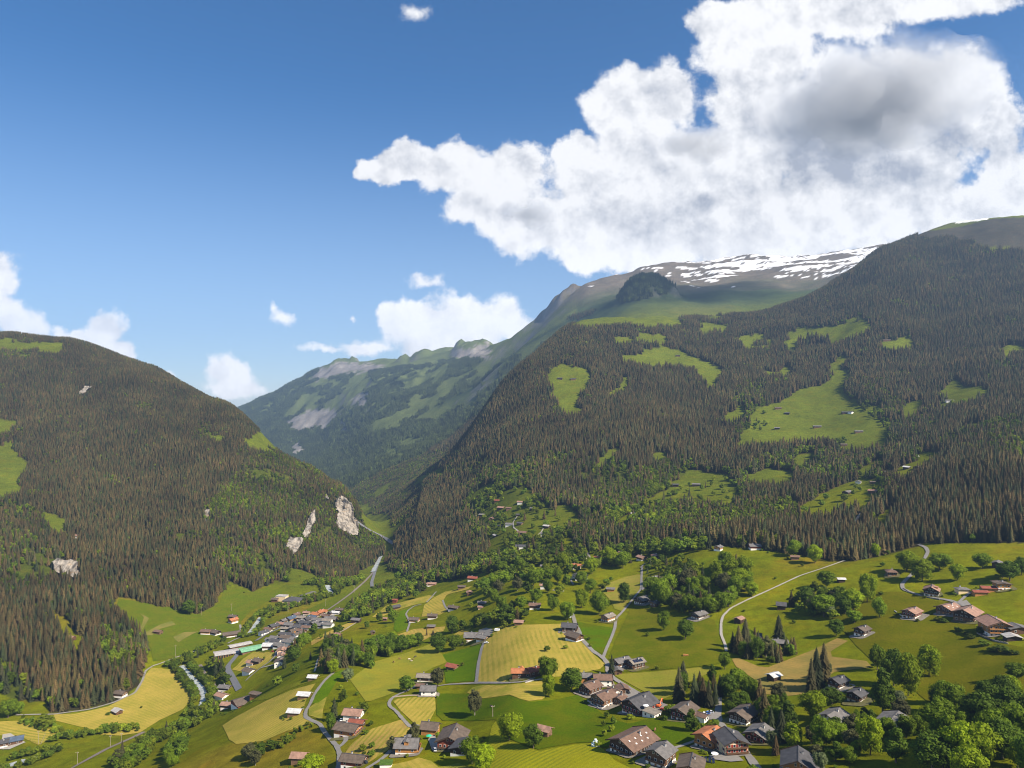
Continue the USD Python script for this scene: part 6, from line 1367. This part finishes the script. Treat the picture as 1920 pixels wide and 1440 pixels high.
for r, (c, key) in enumerate(rows):
    x, y, h, w, kd = c[:5]
    if kd in "SF":
        i = int(rt.integers(4)); path = KINDS[f"spruce_{i}"]; sz = h / SPR_H; sx = w / 7.6 if kd == "S" else sz * (1.10 + 0.25 * rt.random())
        sx = min(max(sx, sz * 0.7), sz * 1.35)
        nm, cat = "spruce_tree", "spruce"
    else:
        ks = KINDMAP[kd]; i = int(ks[rt.integers(len(ks))]); path = KINDS[f"broadleaf_{i}"]
        sz = h / DEC_H; sx = w / DKIND[i][0]; nm, cat = ("bush", "bush") if kd == "K" else ("broadleaf_tree", "tree")
    p = "/World/" + numbered(nm)
    t = UsdGeom.Xform.Define(stage, p)
    t.GetPrim().GetReferences().AddInternalReference(path)
    t.AddTranslateOp().Set(Gf.Vec3d(float(x), float(y), float(zat(x, y)) - 0.1 * (kd == "K")))
    t.AddRotateZOp().Set(float(rt.random() * 360)); t.AddScaleOp().Set(Gf.Vec3f(float(sx), float(sx), float(sz)))
    t.GetPrim().SetInstanceable(True)
    if kd == "F":
        u, v = uv_of(x, y)
        if u > 1000: tagprim(t, "tall brown-green spruce in the front of the right-hand forest", cat, "front spruces of the right-hand forest")
        else: tagprim(t, "brown-green spruce at the foot of the left-hand forest", cat, "front spruces of the left-hand forest")
    else: tagprim(t, lab[r], cat)
print("single", len(solo), "rest", len(rest), "broad", len(broad), "spr", len(spr))
# ------------------------------------------------------------------ small things: cars, machines, bales, poles, cattle, a cloud
def paint(name, c, rough=0.35): return plain(name, c, rough, 0.04, 1.0, 0.0, 0.5)
CARC = {"white": paint("car_white", (0.75, 0.75, 0.74)), "silver": paint("car_silver", (0.45, 0.46, 0.48)), "blue": paint("car_blue", (0.03, 0.10, 0.35)), "red": paint("car_red", (0.45, 0.03, 0.02)), "dark": paint("car_dark", (0.03, 0.03, 0.035)), "orange": paint("machine_orange", (0.75, 0.14, 0.03), 0.5), "lightblue": paint("car_light_blue", (0.25, 0.45, 0.60))}
M_TYRE = plain("tyre", (0.02, 0.02, 0.02), 0.9, 0.1)
M_FABG = plain("green_canvas", (0.02, 0.42, 0.24), 0.8, 0.1)
M_FABW = plain("white_canvas", (0.78, 0.76, 0.72), 0.8, 0.05)
M_FILM = plain("bale_film", (0.70, 0.78, 0.76), 0.35, 0.06, 1.0, 0.0, 0.5)
M_POLE = plain("pole_wood", (0.30, 0.24, 0.19), 0.9, 0.2)
def prism_y(profile, w):
    """closed side profile (y, z) swept across x"""
    pr = np.array(profile, float); n = len(pr)
    V = np.vstack([np.column_stack([np.full(n, s * w / 2), pr]) for s in (-1, 1)])
    m = trimesh.creation.extrude_polygon(Polygon(pr), w, engine="earcut")
    v = np.array(m.vertices); v = np.column_stack([v[:, 2] - w / 2, v[:, 0], v[:, 1]])
    return v, np.array(m.faces)
def wheel(x, y, r=0.33, w=0.22):
    m = trimesh.creation.cylinder(radius=r, height=w, sections=14); v = np.array(m.vertices)
    return np.column_stack([v[:, 2] + x, v[:, 1] + y, v[:, 0] + r]), np.array(m.faces)
def car(u, v, yaw, colr, label, van=False):
    x, y, _ = hit(u, v); t = Thing("parked_car", label, "car", x, y, yaw, None, float(zat(x, y)) + 0.25 + 0.0005 * y)
    if van: body, cab = [(-2.4, .35), (2.4, .35), (2.4, 1.0), (2.0, 1.25), (1.6, 2.05), (-2.4, 2.1)], [(1.62, 1.35), (1.98, 1.3), (1.66, 1.92), (1.3, 1.95), (.6, 1.95), (.6, 1.35)]
    else: body, cab = [(-2.1, .35), (2.1, .35), (2.15, .75), (1.1, .95), (-1.7, 1.0), (-2.1, .9)], [(1.15, .93), (.35, 1.42), (-1.1, 1.46), (-1.85, .98)]
    t.part("body", prism_y(body, 1.78), CARC[colr])
    t.part("cabin_glass", prism_y(cab, 1.62 if not van else 1.82), M_GLASS)
    if not van: t.part("roof_panel", box(0, -.4, 1.46, 1.5, 1.3, .07), CARC[colr])
    for sx in (-1, 1):
        for sy in (-1.3, 1.3): t.part("wheel", wheel(sx * .8, sy), M_TYRE)
car(1319, 1341, 70, "white", "white car at the left of the three parked under spruces")
car(1325, 1340, 72, "blue", "blue car parked between two pale cars under spruces")
car(1332, 1338, 75, "silver", "silver car at the right of the three parked under spruces")
car(1254, 1414, 60, "lightblue", "pale blue car beside the grey-roofed bottom chalet")
car(1243, 1333, 40, "red", "red car at the end of the hamlet yard")
car(1068, 1159, 20, "white", "white van under the round trees on the lane", True)
car(912, 1207, 70, "white", "white car parked below the farm lane bend")
car(684, 1432, 50, "dark", "dark car on the drive by the red-walled house")
car(816, 1408, 10, "silver", "silver car on the gravel drive by the orange barn")
car(1116, 1057, 40, "lightblue", "pale car beside the orange-roofed wood-edge house")
car(1177, 1301, 30, "dark", "dark car beside the brown garage")
car(897, 1199, 60, "blue", "blue car in the yard of the grey-roofed farmhouse")
car(640, 1352, 10, "white", "white car behind the upper twin house")
for k, (u, v, c, w) in enumerate([(499, 1206, "white", "first"), (503, 1203, "blue", "second"), (507, 1201, "white", "third"), (511, 1198, "silver", "fourth"), (516, 1196, "white", "fifth")]):
    car(u, v, 45, c, f"{w} car from the left in the village car row")
car(511, 1223, 60, "red", "red car below the white-roofed village hall")
# excavator in the yard
x, y, _ = hit(1235, 1327)
t = Thing("excavator", "orange excavator standing at the end of the hamlet yard", "excavator", x, y, -30, None, float(zat(x, y)) + .45)
for s in (-1, 1): t.part("track", prism_y([(-1.9, .1), (-1.6, 0), (1.6, 0), (1.9, .1), (2.0, .5), (1.6, .85), (-1.6, .85), (-2.0, .5)], .55)[0] + [s * 1.1, 0, 0] if False else (prism_y([(-1.9, .1), (-1.6, 0), (1.6, 0), (1.9, .1), (2.0, .5), (1.6, .85), (-1.6, .85), (-2.0, .5)], .55)[0] + np.array([s * 1.1, 0, 0]), prism_y([(-1.9, .1), (-1.6, 0), (1.6, 0), (1.9, .1), (2.0, .5), (1.6, .85), (-1.6, .85), (-2.0, .5)], .55)[1]), M_TYRE)
t.part("body", prism_y([(-2.0, 1.0), (1.6, 1.0), (1.6, 1.7), (-.6, 1.9), (-2.0, 1.9)], 2.5), CARC["orange"])
t.part("cab", prism_y([(.1, 1.7), (1.5, 1.7), (1.3, 3.0), (.1, 3.0)], 1.0), M_GLASS)
t.part("cab_roof", box(-.0, .7, 3.05, 1.1, 1.5, .12), CARC["orange"])
def bar(a, b, r):
    a, b = np.array(a, float), np.array(b, float); L = np.linalg.norm(b - a)
    m = trimesh.creation.box((2 * r, 2 * r, L)); R = trimesh.geometry.align_vectors([0, 0, 1], (b - a) / L)[:3, :3]
    return np.array(m.vertices) @ R.T + (a + b) / 2, np.array(m.faces)
t.part("boom", [bar((.6, 1.4, 1.6), (.6, 3.6, 4.2), .22), bar((.6, 3.6, 4.2), (.6, 6.0, 3.4), .2)], CARC["orange"])
t.part("stick", bar((.6, 6.0, 3.5), (.6, 6.4, 1.0), .16), CARC["orange"])
t.part("bucket", prism_y([(5.6, .2), (6.6, .2), (6.7, 1.0), (6.3, 1.1)], 1.0), M_METAL)
# white wrapped bales
rb_ = np.random.default_rng(3)
x0, y0, _ = hit(1117, 1399)
c_ = trimesh.creation.cylinder(radius=.75, height=1.25, sections=16)
BW = []
for lv, n in ((0, 9), (1, 5), (2, 1)):
    for k in range(n):
        a = k * 6.28 / max(n, 1) + lv; r = (0 if k == 0 else 1.75) if lv == 0 else (.95 if lv == 1 else 0)
        x, y = x0 + r * math.cos(a), y0 + r * math.sin(a)
        t = UsdGeom.Xform  # noqa
        nm = numbered("wrapped_bale")
        m = usdkit.mesh(stage, "/World/" + nm, (np.array(c_.vertices) + [x, y, float(zat(x0, y0)) + .75 + lv * 1.22], np.array(c_.faces)), M_FILM, smooth=40)
        tagprim(m, "white film-wrapped silage bale in the heap left of the big farmhouse", "bale", "heap of wrapped bales")
# parasols
def parasol(u, v, m, label, zoff=0):
    x, y, _ = hit(u, v); t = Thing("parasol", label, "parasol", x, y, 0, None, float(zat(x, y)) + zoff)
    n = 8; r = 1.9; V = [(0, 0, 3.0)] + [(r * math.cos(k * 6.283 / n), r * math.sin(k * 6.283 / n), 2.25) for k in range(n)] + [(0, 0, 2.85)] + [(r * math.cos(k * 6.283 / n), r * math.sin(k * 6.283 / n), 2.18) for k in range(n)]
    t.part("canopy", (np.array(V), np.array([(0, 1 + k, 1 + (k + 1) % n) for k in range(n)] + [(n + 1, n + 2 + (k + 1) % n, n + 2 + k) for k in range(n)])), m)
    t.part("pole", cone_trunk(2.95, .04, .03, 6, 0, -.3), M_METAL)
parasol(804, 1386, M_FABG, "green parasol in front of the orange wooden barn", .1)
parasol(1211, 1341, M_FABW, "white parasol on the terrace of the slate-roofed chalet", 4.0)
parasol(1340, 1422, M_FABW, "white parasol on the terrace below the orange-roofed chalet", .3)
# ground solar frames
x0, y0, _ = hit(1317, 1427)
for k in range(7):
    x, y = x0 + (k - 3) * 1.55, y0 - (k - 3) * 1.0
    t = Thing("solar_frame", f"{ordinal(k)} dark solar panel from the left in the row below the orange-roofed chalet", "solar panel", x, y, -8, "row of ground solar panels")
    t.part("panel", slab([(-.6, -1.1, .5), (.6, -1.1, .5), (.6, 1.1, 2.0), (-.6, 1.1, 2.0)], .06), M_SOLAR)
    t.part("frame", [bar((s * .5, 1.0, -.5), (s * .5, 1.0, 1.9), .04) for s in (-1, 1)] + [bar((s * .5, -1.0, -.5), (s * .5, -1.0, .5), .04) for s in (-1, 1)], M_METAL)
# poles
def pole(u, v, h, label, arm=True):
    x, y, _ = hit(u, v); t = Thing("power_pole", label, "pole", x, y, 20)
    t.part("post", cone_trunk(h, .22, .14, 7), M_POLE)
    if arm:
        t.part("crossarm", box(0, 0, h - .8, 2.4, .18, .18), M_POLE)
        for s in (-1, 0, 1): t.part("insulator", box(s * 1.05, 0, h - .5, .14, .14, .4), M_FRAME)
for u, v, h, lb in [(434, 1146, 12, "tall pole on the valley meadow right of the forest"), (378, 1154, 13, "tall pole at the left of the valley meadow"), (540, 1147, 12, "pole in front of the yellow building"), (329, 1233, 16, "tall pole at the river bend"), (611, 1138, 12, "pole beside the valley railway"),
                     (664, 1112, 13, "pole where the railway nears the gorge"), (72, 1396, 13, "pale pole at the lower left field"), (207, 1401, 11, "railway pole on the lower left slope"), (145, 1434, 11, "railway pole nearest the bottom left"), (228, 1392, 9, "railway pole by the left hedge"), (924, 1345, 8, "short pole on the deep green pasture")]:
    pole(u, v, h, lb)
# leaning dead trunk by the lower left field
x, y, _ = hit(72, 1396)
m = usdkit.mesh(stage, "/World/dead_trunk", join([(cone_trunk(13, .3, .08, 6)[0] @ trimesh.transformations.rotation_matrix(.42, [0, 1, 0])[:3, :3].T + [x + 2, y, float(zat(x, y))], cone_trunk(13, .3, .08, 6)[1])]), M_POLE)
tagprim(m, "dark leaning bare trunk beside the pale pole", "dead tree")
# trailer on the big field
x, y, _ = hit(932, 1184)
t = Thing("trailer", "white trailer at the top left of the large hay field", "trailer", x, y, 75, None, float(zat(x, y)) + .2)
t.part("body", prism_y([(-2.6, .6), (2.6, .6), (2.6, 2.4), (2.2, 2.6), (-2.2, 2.6), (-2.6, 2.4)], 2.2), CARC["white"])
t.part("drawbar", bar((0, 2.6, .7), (0, 4.0, .6), .06), M_METAL)
for s in (-1, 1): t.part("wheel", wheel(s * .95, 0, .4), M_TYRE)
t.part("window", box(1.11, .6, 1.7, .06, 1.4, .6), M_GLASS)
# cattle
M_COW = {"brown": plain("cow_brown", (0.22, 0.11, 0.06), 0.9, 0.2), "pale": plain("cow_pale", (0.55, 0.45, 0.34), 0.9, 0.2), "dark": plain("cow_dark", (0.05, 0.04, 0.035), 0.9, 0.2)}
def cow_mesh():
    import manifold3d as mf
    def ball(p, r): return mf.Manifold.sphere(r, 12).translate(p)
    def limb(a, ra, b, rb): return mf.Manifold.batch_hull([ball(a, ra), ball(b, rb)])
    m = mf.Manifold.batch_hull([ball((0, -.75, 1.05), .36), ball((0, .7, 1.02), .38), ball((0, .1, .92), .42)])
    for s in (-1, 1):
        m += limb((s * .2, -.7, .95), .15, (s * .22, -.72, .5), .08) + limb((s * .22, -.72, .5), .08, (s * .22, -.70, .05), .06)
        m += limb((s * .2, .72, .95), .18, (s * .22, .62, .62), .10) + limb((s * .22, .62, .62), .09, (s * .22, .84, .42), .06) + limb((s * .22, .84, .42), .06, (s * .22, .80, .05), .06)
        m += limb((s * .1, -1.25, 1.12), .05, (s * .26, -1.22, 1.14), .03)
    m += limb((0, -.85, 1.15), .24, (0, -1.22, 1.05), .15) + limb((0, -1.22, 1.05), .15, (0, -1.5, .72), .09)
    m += limb((0, 1.05, 1.2), .04, (0, 1.12, .55), .03)
    k = m.to_mesh(); return k.vert_properties[:, :3], k.tri_verts
CV = cow_mesh()
for u, v, c, a, lb in [(771, 1241, "pale", 60, "pale cow right of the small cattle group"), (775, 1238, "brown", 10, "brown cow at the top of the small cattle group"), (779, 1233, "dark", -50, "dark cow highest in the cattle group"), (767, 1238, "pale", 120, "pale cow in the middle of the cattle group"), (749, 1237, "brown", 80, "brown cow left of the cattle group"), (738, 1243, "brown", 30, "lone brown cow farthest left on the hillside"),
                       (1218, 1375, "dark", 70, "dark cow in the deep green pasture"), (1228, 1371, "brown", -20, "brown cow in the deep green pasture"), (921, 1327, "dark", 60, "dark cow near the brownish single tree")]:
    x, y, _ = hit(u, v); ca, sa = math.cos(math.radians(a)), math.sin(math.radians(a))
    vv = CV[0] @ np.array([[ca, -sa, 0], [sa, ca, 0], [0, 0, 1]]).T * 1.15 + [x, y, float(zat(x, y)) + .1 + .0003 * y]
    m = usdkit.mesh(stage, "/World/" + numbered("cow"), (vv, CV[1]), M_COW[c], smooth=60)
    tagprim(m, lb, "cow")
# wayside timber stack
x, y, _ = hit(1286, 1230)
t = Thing("timber_stack", "pile of sawn timber on the dark pasture", "timber pile", x, y, 75)
for k in range(4):
    for j in range(3): t.part("log", bar((-.75 + k * .5, -2, .25 + j * .42), (-.75 + k * .5, 2, .25 + j * .42), .19), M_WALL["honey"])
# garden walls below the honey-coloured chalet and the white terrace walls
def wall_line(s, h, m, label):
    q = line_plan(s, 1); nm = "/World/" + numbered("garden_wall")
    V, Fc = [], []
    for i, (a, b) in enumerate(zip(q[:-1], q[1:])):
        d = b - a; L = np.hypot(*d); yaw = math.atan2(d[1], d[0]); c = (a + b) / 2
        v, f = box(0, 0, 0, L * 1.02, .4, h + 1.2); R = np.array([[math.cos(yaw), -math.sin(yaw), 0], [math.sin(yaw), math.cos(yaw), 0], [0, 0, 1]])
        Fc.append(f + 8 * i); V.append(v @ R.T + [c[0], c[1], float(zat(*c)) + (h - 1.2) / 2])
    p = usdkit.mesh(stage, nm, (np.vstack(V), np.vstack(Fc)), m); tagprim(p, label, "wall")
wall_line("1693,1104 1706,1112 1730,1119 1762,1125", 1.0, M_ROCK, "low stone wall along the curving lane")
wall_line("1832,1188 1845,1196 1866,1204 1890,1208", 1.2, M_ROCK, "rough garden wall below the honey-coloured chalet")
wall_line("1677,1146 1690,1156 1712,1162", 0.9, M_CONC, "pale wall below the left chalet of the right hamlet")
wall_line("735,1308 760,1305 800,1304", 0.8, M_POLE, "low fence below the white and grey house")
wall_line("1102,1315 1120,1328 1128,1332 1134,1326", 1.0, M_CONC, "pale terrace wall below the close brown pair")
wall_line("985,1281 1000,1276 1018,1274", 0.8, M_CONC, "grey wall at the end of the straight farm lane")

# the low grey cumulus over the right-hand ridge: a real cloud, it shades the alp below
def cloud(cx, cy, cz, rx, ry, rz, n, seed, density, label):
    import manifold3d as mf
    r_ = np.random.default_rng(seed); st = rx / 30.0
    ax = [np.arange(-r * 1.35, r * 1.35 + st, st) for r in (rx, ry, rz)]
    gx, gy, gz = np.meshgrid(*ax, indexing="ij"); pts = np.stack([gx, gy, gz], -1)
    f = np.full(gx.shape, -1e3)
    for k in range(n):
        d = r_.normal(size=3); d /= np.linalg.norm(d); q = r_.random() ** .4 * .80
        p = np.array([d[0] * rx * q, d[1] * ry * q, abs(d[2]) * rz * q if r_.random() < .8 else d[2] * rz * .2])
        s_ = (0.24 + 0.22 * r_.random()) * min(rx, ry) * (1.0 - .35 * q)
        f = np.maximum(f, s_ - np.sqrt(((pts - p) ** 2 * [1, 1, 1.9]).sum(-1)))
    w = rx / 4.0
    f = f + (meshkit.fbm(pts / w, 5, 3) - .5) * w * 1.5 + (meshkit.fbm(pts / (w * .3), 3, 4) - .5) * w * .45
    f = np.minimum(f, (gz + cz - HAZE_TOP - 14 - 40 * (meshkit.noise(pts / [160, 160, 1e6]))))
    f = gaussian_filter(f, .7)
    f[[0, -1]] = f[:, [0, -1]] = f[:, :, [0, -1]] = -50
    def val(x, y, z):
        i, j, k = (x - ax[0][0]) / st, (y - ax[1][0]) / st, (z - ax[2][0]) / st
        i0, j0, k0 = min(max(int(i), 0), f.shape[0] - 2), min(max(int(j), 0), f.shape[1] - 2), min(max(int(k), 0), f.shape[2] - 2)
        a, b, c = min(max(i - i0, 0), 1), min(max(j - j0, 0), 1), min(max(k - k0, 0), 1)
        g = f[i0:i0 + 2, j0:j0 + 2, k0:k0 + 2]
        g = g[0] * (1 - a) + g[1] * a; g = g[0] * (1 - b) + g[1] * b
        return float(g[0] * (1 - c) + g[1] * c)
    m = mf.Manifold.level_set(val, [ax[0][0] + st, ax[1][0] + st, ax[2][0] + st, ax[0][-1] - st, ax[1][-1] - st, ax[2][-1] - st], st * 1.15, 0.0)
    big = max(m.decompose(), key=lambda q: q.volume()).to_mesh()
    v, fc = np.array(big.vert_properties[:, :3], float), np.array(big.tri_verts)
    v = v + [cx, cy, cz]
    g = G()
    pos = g.add("geometry") + ".position"
    nz = g.noise(pos, 1 / (rx * .36), 7, 0.62)
    e = g.vmath("length", g.vmath("multiply", g.vmath("subtract", pos, (cx, cy, cz + .25 * rz)), (1 / (rx * 1.02), 1 / (ry * 1.02), 1 / (rz * 1.0))), out="value")
    body = g.math("multiply_add", nz, 1.9, g.math("multiply", e, -0.95))
    den = g.math("multiply", g.range(body, 0.0, 0.85), density)
    pv = g.add("principled_volume", {"color": (0.985, 0.985, 0.99), "anisotropy": 0.2}, density=den)
    mt = mat("cloud_" + str(seed), g.n, g.l, volume=pv + ".volume")
    m = usdkit.mesh(stage, "/World/" + numbered("cloud"), (v, fc), mt, smooth=True)
    tagprim(m, label, "cloud")
HAZE_TOP = float(Z.max()) + 60
cloud((1632 - U0) / F * 3850, 3850, HAZE_TOP + 175, 760, 640, 310, 46, 5, 0.0056, "grey-bottomed cumulus cloud hanging over the right-hand ridge")
cloud(1060, 4090, HAZE_TOP + 85, 270, 240, 150, 22, 6, 0.0078, "small grey cloudlet in front of the middle of the white cumulus bank")
cloud(170, 5640, HAZE_TOP + 95, 340, 260, 170, 24, 7, 0.0066, "soft grey cloud at the lower left of the white cumulus bank")
# ------------------------------------------------------------------ the forests that run on beyond the nearest trees
rg = np.random.default_rng(99)
rs = [c for c in rest if c[4] in "SF"]
sx, sy, sh = np.append(fx[~fl], [c[0] for c in rs]), np.append(fy[~fl], [c[1] for c in rs]), np.append(fh[~fl], [c[2] for c in rs])
far_spr = [("spruce", [("crown", spruce_mesh(10, 6, 500 + i, SPR_H, 5.0, 0.5, (1, 0.85, 1.15, 0.75, 0.95)[i]), [M_SPRUCE, M_SPRUCE_DARK][i % 3 == 1]), ("trunk", cone_trunk(SPR_H * 0.5, 0.3, 0.2, 4), M_BARK)]) for i in range(5)]
s = sh / SPR_H; ws = s * (1.0 + 0.35 * rg.random(len(s)))
point_instancer("/World/spruce_forest", far_spr, sx, sy, zat(sx, sy), np.stack([ws, ws, s], 1), rg.random(len(s)) * 6.28, rg.integers(0, 5, len(s)), "dense brown-green spruce forest covering both mountain sides")
far_dec = [("broadleaf", [("crown", leaf_crown(700 + i, 420, 1.0, DEC_H, (10, 9, 11, 9, 8)[i], 0.05, 22, 0.5, 0.36), M_LEAF[5])]) for i in range(5)]
rb = [c for c in rest if c[4] not in "SF"]
bx, by, bh = np.append(fx[fl], [c[0] for c in rb]), np.append(fy[fl], [c[1] for c in rb]), np.append(fh[fl] * 0.66, [c[2] for c in rb])
s = bh / DEC_H; sw = np.append(s[: int(fl.sum())], [c[3] / 9.5 for c in rb])
point_instancer("/World/broadleaf_woodland", far_dec, bx, by, zat(bx, by), np.stack([sw, sw, s], 1), rg.random(len(s)) * 6.28, rg.integers(0, 5, len(s)), "green broadleaf trees mixed into the forest edges")
print("spruce", len(sx), "broad", len(bx))
# beyond the first ridges: clumps of trees
x, y = jitter_grid(-5200, 6000, 3700, 9600, 20, 81)
u = U0 + F * x / y
k = (u > -60) & (u < 2000); x, y = x[k], y[k]
k = grid_lookup(ff, x, y) & seen(x, y, 20); x, y = x[k], y[k]
rgc = np.random.default_rng(5)
def clump(seed):
    r_ = np.random.default_rng(seed); parts = []
    for k in range(14):
        a, b = r_.random() * 6.28, 15 * r_.random() ** 0.5
        v, f = spruce_mesh(4, 4, seed * 50 + k, 17 + 9 * r_.random(), 4.2, 0.5)
        parts.append((v + [b * math.cos(a), b * math.sin(a), -4], f))
    return join(parts)
M_FARWOOD = tree_material("far_wood", (0.036, 0.047, 0.018), 0.5, 0.1, (0.055, 0.075, 0.018), 0.9)
print("clumps", len(x))
point_instancer("/World/far_forest", [("tree_clump", [("crown", clump(i), M_FARWOOD)]) for i in range(4)], x, y, zat(x, y), np.repeat(0.75 + 0.6 * rg.random((len(x), 1)), 3, 1), rg.random(len(x)) * 6.28, rg.integers(0, 4, len(x)), "far forest on the hazy slopes beyond the valley")

# ------------------------------------------------------------------ the air
lo, hi = float(Z.min()) - 3.0, HAZE_TOP
hz = trimesh.creation.box(bounds=[[-9500, -700, lo], [9500, 12200, hi]])
m_haze = mat("haze_air", {"v": ("principled_volume", {"color": (0.46, 0.68, 1.0), "density": 4.5e-5, "anisotropy": 0.2})}, [], volume="v.volume")
struct(usdkit.mesh(stage, "/World/haze", hz, m_haze), "stuff", "thin blue air of the valley")
